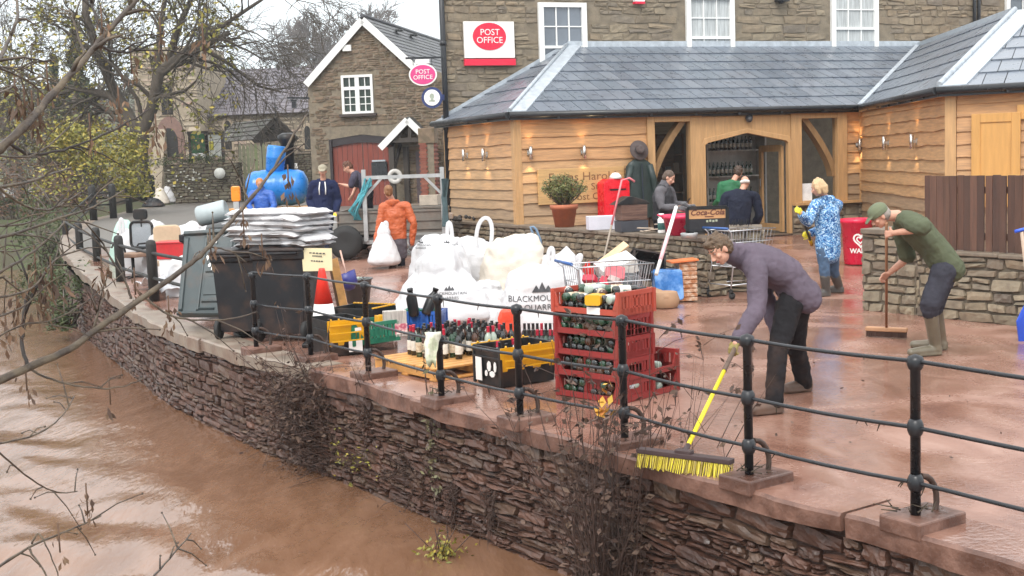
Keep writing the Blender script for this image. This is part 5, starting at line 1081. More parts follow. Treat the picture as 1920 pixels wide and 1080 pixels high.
# ---- black totes with yellow lids
def tote(label, W_, D_, H_, loc, rz, group=None, flap=(1, 1), fill=None):
    t = thing('lidded_tote', label, 'tote', loc, rz, group); mb = MB(); a, b = .90, 1.0
    v = [Vector((sx_ * W_ / 2 * q, sy * D_ / 2 * q, z)) for z, q in ((0, a), (H_, b), (H_, b - .05), (.02, a - .05)) for sx_, sy in ((-1, -1), (1, -1), (1, 1), (-1, 1))]
    fs = [(3, 2, 1, 0)] + [(4 * l + i, 4 * l + (i + 1) % 4, 4 * l + 4 + (i + 1) % 4, 4 * l + 4 + i) for l in range(3) for i in range(4)] + [(12, 13, 14, 15)]
    mb.add(v, fs); mb.box((0, -D_ / 2 * .99, H_ * .72), (W_ * .97, .015, .02)); mb.box((0, D_ / 2 * .99, H_ * .72), (W_ * .97, .015, .02))
    for sx_ in (-1, 1): mb.box((sx_ * W_ / 2 * .985, 0, H_ * .72), (.015, D_ * .97, .02))
    for sx_, sy in ((-1, -1), (1, -1), (1, 1), (-1, 1)): mb.box((sx_ * W_ / 2 * .965, sy * D_ / 2 * .965, H_ * .5), (.03, .03, H_ * .95), rz=0)
    mb.build('body', M_BLKP, t, bevel=.006, world=False)
    for sx_, f in ((-1, flap[0]), (1, flap[1])):
        if not f: continue
        mb = MB(); L_ = W_ * .5; pts = [(-D_ / 2, 0), (D_ / 2, 0)]; R = random.Random(3); n = 7
        for i in range(n): y1 = D_ / 2 - D_ * i / n; y2 = D_ / 2 - D_ * (i + 1) / n; l = -L_ * (.82 if i % 2 else 1.0); pts += [(y1 - .006, l), (y2 + .006, l)]
        mb.prism(pts, (sx_ * (W_ / 2 + .012), 0, H_ + .005), Y, Vector((sx_ * .16, 0, 1)).normalized(), (sx_ * .012, 0, 0))
        for i in range(3): z = H_ - .05 - i * L_ * .28; mb.box((sx_ * (W_ / 2 + .026 + .03 * -0 - (z - H_) * .16), 0, z), (.012, D_ * .9, .012))
        for i in range(5): mb.ball((sx_ * (W_ / 2 + .01), -D_ / 2 + D_ * (i + .5) / 5, H_ + .012), .012, 6, 4)
        mb.build('lid_flap', M_YELP, t, world=False)
    return t
tc_ = G(954, 735); tl_ = G(899, 722); tr_ = G(1035, 709); ta = (tl_ - tc_).normalized(); ctr = tc_ + (tl_ - tc_) * .5 + (tr_ - tc_) * .5; rz1 = math.atan2(-ta.y, -ta.x)
t1 = tote('black tote with yellow lid flaps between pallet and red crates', .46, .66, .37, (ctr.x, ctr.y, .004), rz1)
mb = MB(); mb.box((-.13, -.332, .15), (.10, .006, .22)); mb.build('white_label', M_WSIGN, t1, world=False); mb = MB()
[mb.prism(ellipse(.022 + .012 * (k % 3), .03 + .02 * (k % 2), 7), (.0 + .05 * k, -.33, .12 + .07 * (k % 2)), X, Z, (0, -.006, 0)) for k in range(4)]; mb.build('white_scuffs', M_WSIGN, t1, world=False)
for i in range(5):
    o = copy_tree(protos[(1, 0, 2, 1, 4)[i]]); q = Matrix.Rotation(rz1, 3, 'Z') @ Vector((-.12 + .11 * (i % 3), -.15 + .24 * (i // 3), .09)); o.location = ctr + q; o.rotation_euler = (.12 * (i - 2), .1, i); o['label'] = 'bottle with its neck showing inside the front black tote'; o['group'] = 'bottles inside the front black tote'
c = Vector((-1.99, 14.04, 0)); t2 = tote('black tote with one yellow flap below the traffic cone', .62, .46, .40, (c.x, c.y, .004), math.radians(-62), flap=(0, 1)); mb = MB(); mb.box((.325, .09, .10), (.006, .16, .12)); mb.build('white_label', M_WSIGN, t2, world=False)
c = D(682, 602, 14.9); t3 = tote('black tote with a yellow striped rim behind the green crate', .62, .46, .42, (c.x, c.y, .004), math.radians(-30), flap=(0, 0))
mb = MB()
for i in range(12): mb.box((-.29 + i * .052, .225, .427), (.03, .03, .014)); mb.box((.305, -.21 + i * .038, .427), (.03, .022, .014))
mb.build('yellow_stripes', M_YELP, t3, world=False)
# green crate
gc = G(702, 668); gcr = crate('vegetable_crate', 'green slotted plastic crate behind the left corner of the pallet', 'crate', M_GRNP, .62, .42, .24, (gc.x + .02, gc.y + .22, .13), math.radians(40), open_front=False, slots=8)
gcr.location = gc + Vector((.0, .30, .10)); mb = MB(); mb.box((-.25, -.008, .19), (.09, .006, .035)); mb.build('white_label', M_WSIGN, gcr, world=False)
for k, (m, s, lb) in enumerate(((M_CARD, (.2, .15, .22), 'brown box in the green slotted crate'), (M_CREAM, (.16, .14, .2), 'cream packet in the green slotted crate'), (M_YELP, (.15, .12, .26), 'yellow packet in the green slotted crate'))):
    mb = MB(); mb.box((0, 0, s[2] / 2), s); mb.box((0, 0, s[2] + .004), (s[0] * .8, s[1] * .3, .01)); o = mb.build('packet', m, None, bevel=.01, world=False); o.location = Vector(gcr.location) + Matrix.Rotation(math.radians(40), 3, 'Z') @ Vector((-.19 + k * .19, .2, .02)); o.rotation_euler = (.1, .05, k); tag(o, lb, 'packet')
# blue crate with cans, dark bottles, print box, orange carton
c = G(782, 650); bc = crate('blue_crate', 'blue plastic crate of green cans at the back of the pallet', 'crate', M_BLUP, .5, .34, .2, (c.x, c.y + .55, .14), math.radians(-12), open_front=False, slots=7)
mb = MB(); 
for k in range(2):
    mb = MB(); mb.lathe([(0, 0), (.06, 0), (.065, .02), (.065, .22), (.03, .28), (.03, .31), (.036, .31), (.036, .34), (0, .34)], 12); o = mb.build('plastic_bottle', M_BLKP, None, world=False); o.location = Vector(bc.location) + Vector((-.06 + k * .14, .0, .16)); o.rotation_euler = (.25 - .4 * k, .5 * k - .1, 0); tag(o, ('black plastic bottle upright in the blue crate', 'black plastic bottle leaning right in the blue crate')[k], 'bottle')
for k in range(8):
    mb = MB(); mb.lathe([(0, 0), (.033, 0), (.033, .12), (.027, .13), (0, .13)], 10); o = mb.build('drinks_can', M_GRNP, None, world=False); o.location = Vector(bc.location) + Matrix.Rotation(math.radians(-12), 3, 'Z') @ Vector((-.19 + .1 * (k % 4), .10 + .12 * (k // 4), .09)); tag(o, 'green drinks can in the blue crate', 'can', 'green cans in the blue crate')
c = D(740, 598, 14.2); mb = MB(); mb.box((0, 0, .15), (.26, .1, .3)); t = thing('print_box', 'grey box with a pink band behind the blue crate', 'box', (c.x, c.y, .14), .3); mb.build('box', mat('grey_print', (.42, .39, .36), .6, .4, 14, stretch=(6, 1, .4)), t, bevel=.006, world=False); mb = MB(); mb.box((0, -.052, .09), (.262, .006, .12)); mb.build('pink_band', mat('pink_print', (.55, .12, .18), .6, .4, 12, c2=(.7, .6, .55)), t, world=False)
c = G(955, 655); mb = MB(); mb.prism([(-.11, 0), (.11, 0), (.12, .2), (.09, .3), (-.08, .3), (-.12, .2)], (0, 0, 0), X, Z, (0, .12, 0)); o = mb.build('orange_bag', mat('orange_red', (.75, .07, .03), .5, .2, 8, bump=.6, bscale=10), None, bevel=.03, world=False); o.location = (c.x, c.y + .12, .132); tag(o, 'bright orange red bag among the bottles behind the black tote', 'bag')
# rag hanging over the middle rail
mb = MB(); a = D(809, 622, 10.75); vs = []
for j in range(10):
    for i in range(6): vs.append(a + Vector((-.06 + .028 * i * (1 - .04 * j) + .02 * nz(j * .4, i), -.02 + .02 * math.sin(i * 1.6 + j * .3), -.03 * j - (.02 * (i % 3) if j == 9 else 0))))
mb.add(vs, [(j * 6 + i, j * 6 + i + 1, j * 6 + i + 7, j * 6 + i + 6) for j in range(9) for i in range(5)], 0, .5, True); o = mb.build('rag', mat('pale_rag', (.55, .60, .42), .8, .3, 9, c2=(.7, .66, .6)), loc=tuple(a)); m_ = o.modifiers.new('s', 'SOLIDIFY'); m_.thickness = .006; tag(o, 'pale green rag hanging from the middle rail over the pallet', 'rag')
# ---- wheelie bins
def bin_body(t, W_, D_, H_, m, flare=1.18, bev=.03):
    mb = MB(); b = [(-W_ / 2 / flare, -D_ / 2 / flare), (W_ / 2 / flare, -D_ / 2 / flare), (W_ / 2 / flare, D_ / 2 / flare), (-W_ / 2 / flare, D_ / 2 / flare)]
    vs = [Vector((x, y, .09)) for x, y in b] + [Vector((x * flare * .97, y * flare * .97, H_ * .9)) for x, y in b] + [Vector((x * flare * 1.04, y * flare * 1.04, H_ * .92)) for x, y in b] + [Vector((x * flare * 1.04, y * flare * 1.04, H_)) for x, y in b] + [Vector((x * flare * .95, y * flare * .95, H_)) for x, y in b] + [Vector((x * .9, y * .9, .15)) for x, y in b]
    mb.add(vs, [(3, 2, 1, 0)] + [(4 * l + i, 4 * l + (i + 1) % 4, 4 * l + 4 + (i + 1) % 4, 4 * l + 4 + i) for l in range(5) for i in range(4)] + [(20, 21, 22, 23)])
    for x in (-.25, 0, .25): mb.box((x * W_, -D_ / 2 * .93, H_ * .45), (.03, .03, H_ * .6), M=Matrix.Rotation(-.08, 3, 'X'))
    o = mb.build('body', m, t, world=False, bevel=bev * .3); return o
def wheelie(label, loc, rz, W_=.6, D_=.7, H_=1.06, lid=True, m=None):
    t = thing('wheelie_bin', label, 'wheelie bin', loc, rz, 'black wheelie bins by the railing'); m = m or M_BINP; bin_body(t, W_, D_, H_, m)
    if lid:
        mb = MB(); mb.prism([(-D_ / 2 - .03, 0), (D_ / 2 + .03, 0), (D_ / 2 + .02, .04), (.1, .075), (-D_ / 2, .045)], (-W_ / 2 - .02, 0, H_ + .003), Y, Z, (W_ + .04, 0, 0)); mb.build('lid', m, t, world=False, bevel=.012)
    mb = MB(); mb.tube([(-W_ / 2 + .05, D_ / 2 + .06, H_ - .02), (W_ / 2 - .05, D_ / 2 + .06, H_ - .02)], .018, 8); mb.build('handle', m, t, world=False)
    for s in (-1, 1):
        mb = MB(); mb.lathe([(.0, -.03), (.06, -.03), (.07, -.025), (.12, -.025), (.125, 0), (.12, .025), (.07, .025), (.06, .03), (0, .03)], 16, (s * (W_ / 2 * .9), D_ / 2 * .82, .125), M=Matrix.Rotation(PI / 2, 3, 'Y')); mb.build('wheel', M_RUB, t, world=False)
    return t
wheelie('black wheelie bin with its wheels towards the railing, yellow notice on it', (-2.74, 15.4, .002), math.radians(168), .66, .72, 1.1)
wheelie('black wheelie bin in the middle under the white folded bags', (-3.36, 15.75, .002), math.radians(172), .6, .7, 1.06)
# big container with its lid hanging open
t = thing('waste_container', 'large dark waste container with its grey green lid hanging open', 'waste container', (-3.95, 18.0, .002), math.radians(-4)); bin_body(t, 1.25, 1.0, 1.22, M_BINP, 1.15)
p0, p1, p2, p3 = D(345, 433, 16.9), D(447, 427, 16.75), D(418, 592, 16.25), D(331, 592, 16.45)
ux = (p1 - p0); uy = (p3 - p0); nn = ux.cross(uy).normalized(); nn = nn if nn.y < 0 else -nn
def lidp(a, b, o=0.0): return (p0.lerp(p1, a)).lerp(p3.lerp(p2, a), b) + nn * o
lid = thing('container_lid', 'grey green moulded container lid hanging open towards the river', 'lid', tuple(lidp(.5, .5)))
def lid_block(mb, a0, a1, b0, b1, o0, o1, ch=.02):
    f = [lidp(a, b, o0) for a, b in ((a0, b0), (a1, b0), (a1, b1), (a0, b1))]; g = [lidp(a, b, o1) for a, b in ((a0 + ch, b0 + ch), (a1 - ch, b0 + ch), (a1 - ch, b1 - ch), (a0 + ch, b1 - ch))]
    mb.add(f + g, [(3, 2, 1, 0), (4, 5, 6, 7)] + [(i, (i + 1) % 4, 4 + (i + 1) % 4, 4 + i) for i in range(4)])
mb = MB(); lid_block(mb, 0, 1, 0, 1, -.10, .0, .012)
for a0, a1, b0, b1, o in ((.0, 1, .0, .07, .045), (.03, .13, .08, .95, .03), (.87, .97, .08, .95, .03), (.40, .48, .08, .95, .025), (.5, .86, .30, .42, .02), (.5, .86, .48, .52, .03), (.5, .86, .54, .78, .02), (.5, .86, .82, .86, .03), (.0, 1, .95, 1.0, .04), (.45, .8, .9, .94, .03)): lid_block(mb, a0, a1, b0, b1, -.002, o)
mb.build('moulded_panel', M_BING, lid, bevel=.008); mb = MB(); R_ = random.Random(3)
for k in range(9): a, b = R_.uniform(.45, .8), R_.uniform(.15, .5); mb.prism([(x * R_.uniform(.6, 1.4), y * R_.uniform(.6, 1.8)) for x, y in ellipse(.018, .03, 7)], lidp(a, b, .031), ux.normalized(), uy.normalized(), nn * .003)
mb.build('paint_splashes', M_WSIGN, lid)
# dome lid of another container behind
c = D(480, 408, 18.6); t = thing('grey_container', 'grey container with a rounded lid behind the wheelie bins', 'waste container', (c.x, c.y + .3, gz(19)), math.radians(-12)); bin_body(t, 1.25, .9, 1.2, M_BINP); mb = MB(); n = 10; vs = []
for i in range(n + 1):
    a = PI * i / n; vs += [Vector((-.66, -.5 * math.cos(a), 1.2 + .20 * math.sin(a))), Vector((.66, -.5 * math.cos(a), 1.2 + .20 * math.sin(a)))]
mb.add(vs, [(2 * i, 2 * i + 1, 2 * i + 3, 2 * i + 2) for i in range(n)] + [tuple(range(0, 2 * n + 2, 2)), tuple(range(2 * n + 1, 0, -2))]); mb.build('rounded_lid', mat('bin_grey', (.11, .115, .115), .4, .2, 3), t, world=False)
# folded white bags stacked on the bins
R_ = random.Random(31); base = Vector((-2.82, 15.5, 1.145))
for k in range(7):
    mb = MB(); w, d, h = R_.uniform(1.12, 1.24), R_.uniform(.62, .75), .074; nx3, ny3 = 22, 12; vs = []; sd_ = R_.uniform(0, 50)
    for top in (1, 0):
        for j in range(ny3 + 1):
            for i in range(nx3 + 1):
                u, v = -1 + 2 * i / nx3, -1 + 2 * j / ny3; e = max(0, 1 - max(abs(u) ** 8, abs(v) ** 8)) ** .5; b_ = 1 + .07 * nz(sd_, u * 1.5, v * 1.5)
                z = (h * .5 + h * .62 * e + .026 * fbm(u * 2 + sd_, v * 2, 3) + .018 * (.4 - abs(nz(u * 5, v * 3 + sd_, 1)))) if top else (h * .5 - h * .55 * e); z -= .05 * max(0, abs(u) - .8) * (2.5 if k < 3 else 1); vs.append((u * w / 2 * b_, v * d / 2 * b_, z))
    W1 = nx3 + 1; o_ = W1 * (ny3 + 1)
    fs = [(j * W1 + i, j * W1 + i + 1, (j + 1) * W1 + i + 1, (j + 1) * W1 + i) for j in range(ny3) for i in range(nx3)]; fs += [tuple(q + o_ for q in f[::-1]) for f in fs]
    bd = [i for i in range(W1)] + [j * W1 + nx3 for j in range(1, ny3 + 1)] + [ny3 * W1 + i for i in range(nx3 - 1, -1, -1)] + [j * W1 for j in range(ny3 - 1, 0, -1)]
    fs += [(bd[i], bd[(i + 1) % len(bd)], bd[(i + 1) % len(bd)] + o_, bd[i] + o_) for i in range(len(bd))]
    mb.add(vs, fs, 0, .5, True); o = mb.build('folded_bag', M_BAG, None, world=False); o.location = base + Vector((R_.uniform(-.06, .06), R_.uniform(-.03, .03), k * .062)); o.rotation_euler = (0, .02 * R_.uniform(-1, 1), math.radians(-28) + R_.uniform(-.1, .1))
    tag(o, ('lowest', 'second lowest', 'third lowest', 'middle', 'third highest', 'second highest', 'topmost')[k] + ' of the folded white sacks piled on the wheelie bins', 'sack', 'folded white sacks on the bins')
# yellow notice, cone, planks, scoop, trug
c = D(594, 488, 14.98); t = thing('laminated_notice', 'cream laminated notice hanging on the black wheelie bin', 'notice', tuple(c), 0); mb = MB(); M_ = Matrix.Rotation(.08, 3, 'Y'); q = lambda x, z, y=0: c + M_ @ Vector((x, y, z))
vs = [q(-.19, .14), q(.17, .15, .03), q(.19, -.12, .02), q(-.16, -.14)]; mb.add(vs + [v + Vector((0, .004, 0)) for v in vs], [(0, 1, 2, 3), (7, 6, 5, 4), (0, 4, 5, 1), (2, 6, 7, 3)]); mb.build('sheet', mat('cream_paper', (.72, .64, .40), .35, .05, 3), t); mb = MB()
for z, w in ((.085, .2), (.05, .12), (-.01, .15)):
    for k in range(5): mb.box(q(-w / 2 + w * (k + .5) / 5, z, -.006 + .012), (w / 5 * .7, .004, .014))
mb.build('print_lines', M_PRINT, t)
c = D(604, 600, 16); cz = thing('traffic_cone', 'red and white traffic cone behind the yellow lidded tote', 'cone', (-2.235, 14.74, .003)); cz.scale = (1.16, 1.16, 1.16); mb = MB(); mb.box((0, 0, .02), (.42, .42, .04)); mb.build('base', M_BLKP, cz, bevel=.01, world=False); mb = MB(); mb.lathe([(.15, .04), (.098, .42), (.098, .42)], 20, mi=1); mb.lathe([(.098, .42), (.034, .76), (.03, .78), (0, .78)], 20, mi=0); mb.build('cone_body', [plast('cone_red', (.78, .035, .02), dirt=.15), M_WSIGN], cz, world=False)
for k, (a, b, w, lb) in enumerate((((626, 486), (643, 566), .10, 'yellow pine plank leaning beside the wheelie bin'), ((618, 480), (634, 560), .07, 'darker plank leaning behind the yellow one'))):
    mb = MB(); p, q_ = D(*a, 16.2 + .2 * k), D(*b, 15.9 + .2 * k); d_ = (q_ - p).normalized(); q_ = p + d_ * ((p.z - .01) / -d_.z); mb.bar(p, q_, w, .03, up=Y); tag(mb.build('plank', M_PINE if k == 0 else mat('old_plank', (.16, .09, .05), .8), loc=tuple(q_)), lb, 'plank')
c = D(650, 522, 18); t = thing('dustpan', 'dark blue long handled scoop standing by the grey bucket', 'scoop', (c.x, 18, 0)); mb = MB(); h0 = D(638, 470, 18.2); mb.tube([h0, c + Vector((0, 0, .05))], .014, 8); mb.build('pole', mat('pale_pole', (.55, .35, .28), .5), t); mb = MB(); mb.lathe([(.05, -.18), (.13, -.1), (.16, .08), (.15, .08), (.12, -.08), (0, -.15)], 14, c, M=Matrix.Rotation(-.35, 3, 'Y')); mb.build('scoop', mat('navy_plastic', (.03, .035, .2), .35), t)
c = GG(672, 567); t = thing('bucket', 'grey bucket heaped with small bottles on the wet paving', 'bucket', (c.x, c.y, 0)); mb = MB(); mb.lathe([(0, .01), (.17, .01), (.22, .36), (.24, .36), (.24, .38), (.21, .38), (.17, .05), (0, .05)], 20); mb.build('bucket_body', mat('bucket_grey', (.10, .105, .11), .45, .2), t, world=False); R_ = random.Random(5)
for k in range(9):
    mb = MB(); mb.lathe([(r * .8, z * .6) for r, z in BPROF], 8); o = mb.build('small_bottle', [bgreen, M_CLEAR, bblack][k % 3], None, world=False); a = k * 2.4; o.location = (c.x + .1 * math.cos(a), c.y + .1 * math.sin(a), .33 + .02 * (k % 3)); o.rotation_euler = (1.2 + .3 * math.sin(k), .3 * k, a); tag(o, ['green', 'clear', 'dark'][k % 3] + ' small bottle in the heaped grey bucket', 'bottle', ['green', 'clear', 'dark'][k % 3] + ' small bottles in the grey bucket')
# ---- bulk bags
def bag(label, c, size, seed, m=None, loops=(), name='bulk_bag', group='white bulk bags in the yard', rz=0.0, top=.62, sq=2.6, lean=(0, 0), pinch=.0, crumple=1.0, cat='bag'):
    m = m or M_BAG; t = thing(name, label, cat, (c[0], c[1], c[2]), rz, group); mb = MB(); n, k = 60, 42; vs = []; R = random.Random(seed); w, d, h = size; s0 = seed * 7.7
    for j in range(k + 1):
        v = j / k; 
        if v < .1: pr = .62 + .36 * (v / .1) ** .5
        elif v < .72: pr = .98 - (.98 - top) * ((v - .1) / .62) ** 1.5
        else: pr = top * max(0.0, 1 - ((v - .72) / .28) ** 2) ** .5
        pr = max(pr, .001)
        for i in range(n):
            a = 2 * PI * i / n; ca, sa = math.cos(a), math.sin(a); q = (abs(ca) ** sq + abs(sa) ** sq) ** (-1 / sq); dd_ = Vector((ca * q, sa * q, 0))
            cz = .10 * fbm(ca * 1.1 + s0, sa * 1.1, v * 1.6, 3) + .05 * crumple * (.5 - abs(nz(ca * 2.2 + s0, sa * 2.2 + v * 1.2, v * 3.4))) + .04 * crumple * (.45 - abs(nz(ca * 3.5 + v * 4, sa * 3.5 + s0, v * 6))) + .022 * crumple * (.4 - abs(nz(ca * 8 + s0, sa * 8 - v * 5, v * 11)))
            r_ = pr + cz * min(1, pr * 3); x = dd_.x * r_ * w / 2 + lean[0] * v; y = dd_.y * r_ * d / 2 + lean[1] * v; z = h * (v if v < .72 else .72 + (v - .72) * (.9 + .6 * fbm(ca * 1.2 * pr + s0, sa * 1.2 * pr, 2))) + .05 * h * fbm(ca * pr * 1.5 + s0, sa * pr * 1.5, 9) * v
            vs.append((x, y, max(.002, z)))
    mb.add(vs, [(j * n + i, j * n + (i + 1) % n, (j + 1) * n + (i + 1) % n, (j + 1) * n + i) for j in range(k) for i in range(n)] + [tuple(range(n - 1, -1, -1))], 0, .5, True); b = mb.build('bag_body', m, t, world=False)
    for (lx, ly, lh, lw, tl) in loops:
        mb = MB(); z0 = h * .74; pts = []
        for i in range(15):
            a = PI * i / 14; pts.append(Vector((lx - lw * math.cos(a) * (.6 + .4 * math.sin(a)) + tl * math.sin(a), ly, z0 + lh * math.sin(a) ** .8)))
        pts = [Vector((lx - lw * .4, ly, z0 - .22))] + pts + [Vector((lx + lw * .4, ly, z0 - .22))]
        mb.tube(pts, .03, 8, flat=.16, up=Y); mb.build('lifting_loop', m, t, world=False)
    return t, b
def decal(t, b, texts, px, py, d, sc, m=M_PRINT):
    """print on a bag: lettering laid onto the cloth along the direction it faces"""
    me = b.data; M = Matrix.Translation(t.location) @ t.rotation_euler.to_matrix().to_4x4(); bv = bvhtree.BVHTree.FromPolygons([M @ v.co for v in me.vertices], [tuple(p.vertices) for p in me.polygons])
    c = D(px, py, d); mb = MB()
    for (kind, body, dx, dz, s) in texts:
        if kind == 't': text_mb(body, s, c + Vector((dx, 0, dz)) , X, Z, -Y, depth=0, mb=mb)
        else:
            for k, (ox, hh_) in enumerate(((-.6, .7), (0, 1.0), (.6, .65))):
                mb.add([c + Vector((dx + (ox - .45) * s, 0, dz)), c + Vector((dx + (ox + .45) * s, 0, dz)), c + Vector((dx + ox * s, 0, dz + s * hh_))], [(0, 1, 2)])
    bm = bmesh.new(); me2 = mb.mesh('tmp', m); bm.from_mesh(me2)
    for _ in range(2): bmesh.ops.subdivide_edges(bm, edges=[e for e in bm.edges if e.calc_length() > .03 * sc], cuts=1); bmesh.ops.triangulate(bm, faces=[f for f in bm.faces if len(f.verts) > 4])
    ok = 0
    for v in bm.verts:
        h_ = bv.ray_cast(Vector((v.co.x, v.co.y - 4, v.co.z)), Vector((0, 1, 0)))
        if h_[0] is not None: v.co = h_[0] + Vector((0, -.010, .002)); ok += 1
    bm.to_mesh(me2); bm.free(); Mi = M.inverted(); me2.transform(Mi); o = bpy.data.objects.new('printed_logo', me2); COL.objects.link(o); o.parent = t
LOGO = lambda s: [('m', '', 0, .10 * s, .16 * s), ('t', 'BLACKMOUNTAIN', 0, 0, .13 * s), ('t', 'QUARRIES', 0, -.14 * s, .13 * s)]
b1 = bag('big slumped white quarry sack in the middle behind the bottles', (-.93, 16.2, 0), (1.34, 1.1, .98), 3, top=.42, sq=2.2, crumple=1.4); decal(*b1, LOGO(.40), 842, 552, 15.7, .7)
b2 = bag('white quarry sack with two logos behind the big slumped one', (-.98, 17.3, 0), (.95, .85, 1.12), 5, top=.72, crumple=1.4, loops=[(.25, -.1, .22, .05, .0)]); decal(*b2, LOGO(.27), 786, 462, 16.85, .4); decal(*b2, LOGO(.27), 836, 462, 16.85, .4)
b3 = bag('tall open white sack with long raised loops beside the stone wall', (-.62, 18.2, 0), (.92, .9, 1.0), 8, top=.85, crumple=1.3, loops=[(.22, -.3, .55, .16, .06), (-.25, -.2, .5, .05, .0)])
b4 = bag('cream coloured lumpy sack right of the looped white sack', (-.02, 17.6, 0), (1.0, .9, 1.08), 11, m=M_CREAM, top=.75, lean=(.1, 0), crumple=2.2)
b5 = bag('white sack with a large black mountain logo left of the red crates', (.30, 15.0, 0), (1.0, .9, .82), 14, top=.72, sq=3, crumple=1.3); decal(*b5, LOGO(.74), 1018, 562, 14.5, 1)
b6 = bag('white sack with one loop sagging against the garden wall', (.66, 17.3, 0), (.95, .8, .86), 17, top=.5, crumple=1.8, lean=(.0, .1), loops=[(-.12, -.1, .24, .05, .02), (.25, .0, .12, .04, .05)])
bag('small white folded sack on the wet paving between the big sacks', (-.22, 16.0, 0), (.36, .3, .34), 19, top=.6, crumple=.6)
bag('white carrier sack hanging from the hand of the woman in orange', (-2.32, 23.0, gz(23) + .05), (.62, .45, .78), 23, top=.35, name='carrier_sack', loops=[(.02, 0, .22, .05, .03)])
bag('crumpled cream sack draped low beside the cream lumpy one', (.42, 16.6, 0), (.8, .7, .62), 71, m=M_CREAM, top=.5, crumple=2.4)
bag('limp white sack lying over the right end of the heap', (.95, 16.5, 0), (.85, .7, .5), 73, top=.45, crumple=2.4)
bag('flat white sack crumpled in front of the looped sack', (-.35, 17.0, 0), (.7, .6, .5), 74, top=.5, crumple=2.2)
# left heap
bag('white bulk sack by the black post fence left of the office chair', (-7.0, 23.9, .1), (1.05, .9, 1.05), 27, top=.85, loops=[(-.3, -.3, .38, .05, .0), (.3, -.1, .2, .05, 0)])
bag('white sack spilling plastic beside the container lid', (-5.25, 20.7, 0), (.9, .8, .75), 29, top=.75, crumple=1.5)
bag('lumpy white sack heap behind the chairs', (-6.0, 23.3, .1), (1.7, .9, 1.05), 33, top=.8, crumple=2.0, loops=[(.3, -.2, .22, .07, .0), (-.2, -.2, .2, .09, 0)])
bag('knotted white sack behind the grey drum', (-4.95, 21.7, 0), (1.0, .8, 1.1), 35, top=.7, crumple=2.0, loops=[(.1, 0, .25, .05, .05)])
bag('pale green sack by the fence at the left end of the heap', (-7.75, 25.3, .2), (.7, .6, .95), 37, m=mat('pale_green_bag', (.42, .60, .52), .6, .15, 4), top=.6)
for k, px in enumerate((302, 316)):
    c = GG(px, 384 - 2 * k); bag(('cream sack slumped at the foot of the road fence', 'white sack right of the cream one by the churchyard wall')[k], (c.x, c.y, c.z), (.75, .6, .78), 39 + k, m=(M_CREAM, M_BAG)[k], top=.5, group='sacks by the churchyard wall')
c = GG(288, 388); bag('dark grey rubbish sack at the foot of the road fence', (c.x, c.y, c.z), (.95, .6, .4), 44, m=M_BINP, top=.5, group='sacks by the churchyard wall')
# red box with white items on it, crumpled sheet, grey drum
c = Vector((-5.72, 21.5, 0)); t = thing('red_box', 'red plastic box behind the tan chair', 'box', (c.x, c.y, .62)); mb = MB(); mb.box((0, 0, .14), (.62, .4, .28), tap=1.06); mb.box((0, 0, .285), (.68, .46, .03)); mb.build('box', plast('box_red', (.5, .02, .025)), t, world=False, bevel=.01)
mb = MB(); mb.box((0, 0, .31), (.55, .36, .62)); mb.box((0, 0, .63), (.57, .38, .015)); o = mb.build('carton', mat('white_carton', (.7, .68, .66), .7, .1, 4), None, world=False); o.location = (c.x, c.y, 0); tag(o, 'white carton under the red plastic box', 'carton')
mb = MB(); vs = []; nxx, nyy = 22, 18
for j in range(nyy):
    for i in range(nxx): x, y = -.95 + 1.9 * i / (nxx - 1), -.6 + 1.2 * j / (nyy - 1); vs.append((x, y, .12 + .34 * max(0, .6 + fbm(x * 1.4, y * 1.4, 5)) * (1 - .5 * abs(x)) + .09 * abs(nz(x * 5, y * 5, 2))))
mb.add(vs, [(j * nxx + i, j * nxx + i + 1, (j + 1) * nxx + i + 1, (j + 1) * nxx + i) for j in range(nyy - 1) for i in range(nxx - 1)], 0, .5, True); o = mb.build('plastic_sheet', mat('polythene', (.62, .63, .66), .22, .1, 4, spec=.8), None, world=False); o.location = (-5.75, 20.9, 0); o.rotation_euler = (0, 0, -1.0); o.scale = (.8, .6, .95); o.modifiers.new('s', 'SOLIDIFY').thickness = .012; tag(o, 'crumpled pale plastic sheet on the paving below the chairs', 'plastic sheet')
c = D(398, 400, 18.3); mb = MB(); mb.lathe([(0, -.22), (.13, -.22), (.15, -.19), (.155, .19), (.135, .22), (.12, .2), (0, .2)], 18, M=Matrix.Rotation(PI / 2 - .2, 3, 'Y')); o = mb.build('grey_drum', mat('drum_grey', (.36, .41, .42), .5, .12, 4), None, world=False); o.location = (c.x, c.y, c.z); tag(o, 'pale grey cylindrical drum lying on top of the container rubbish', 'drum')
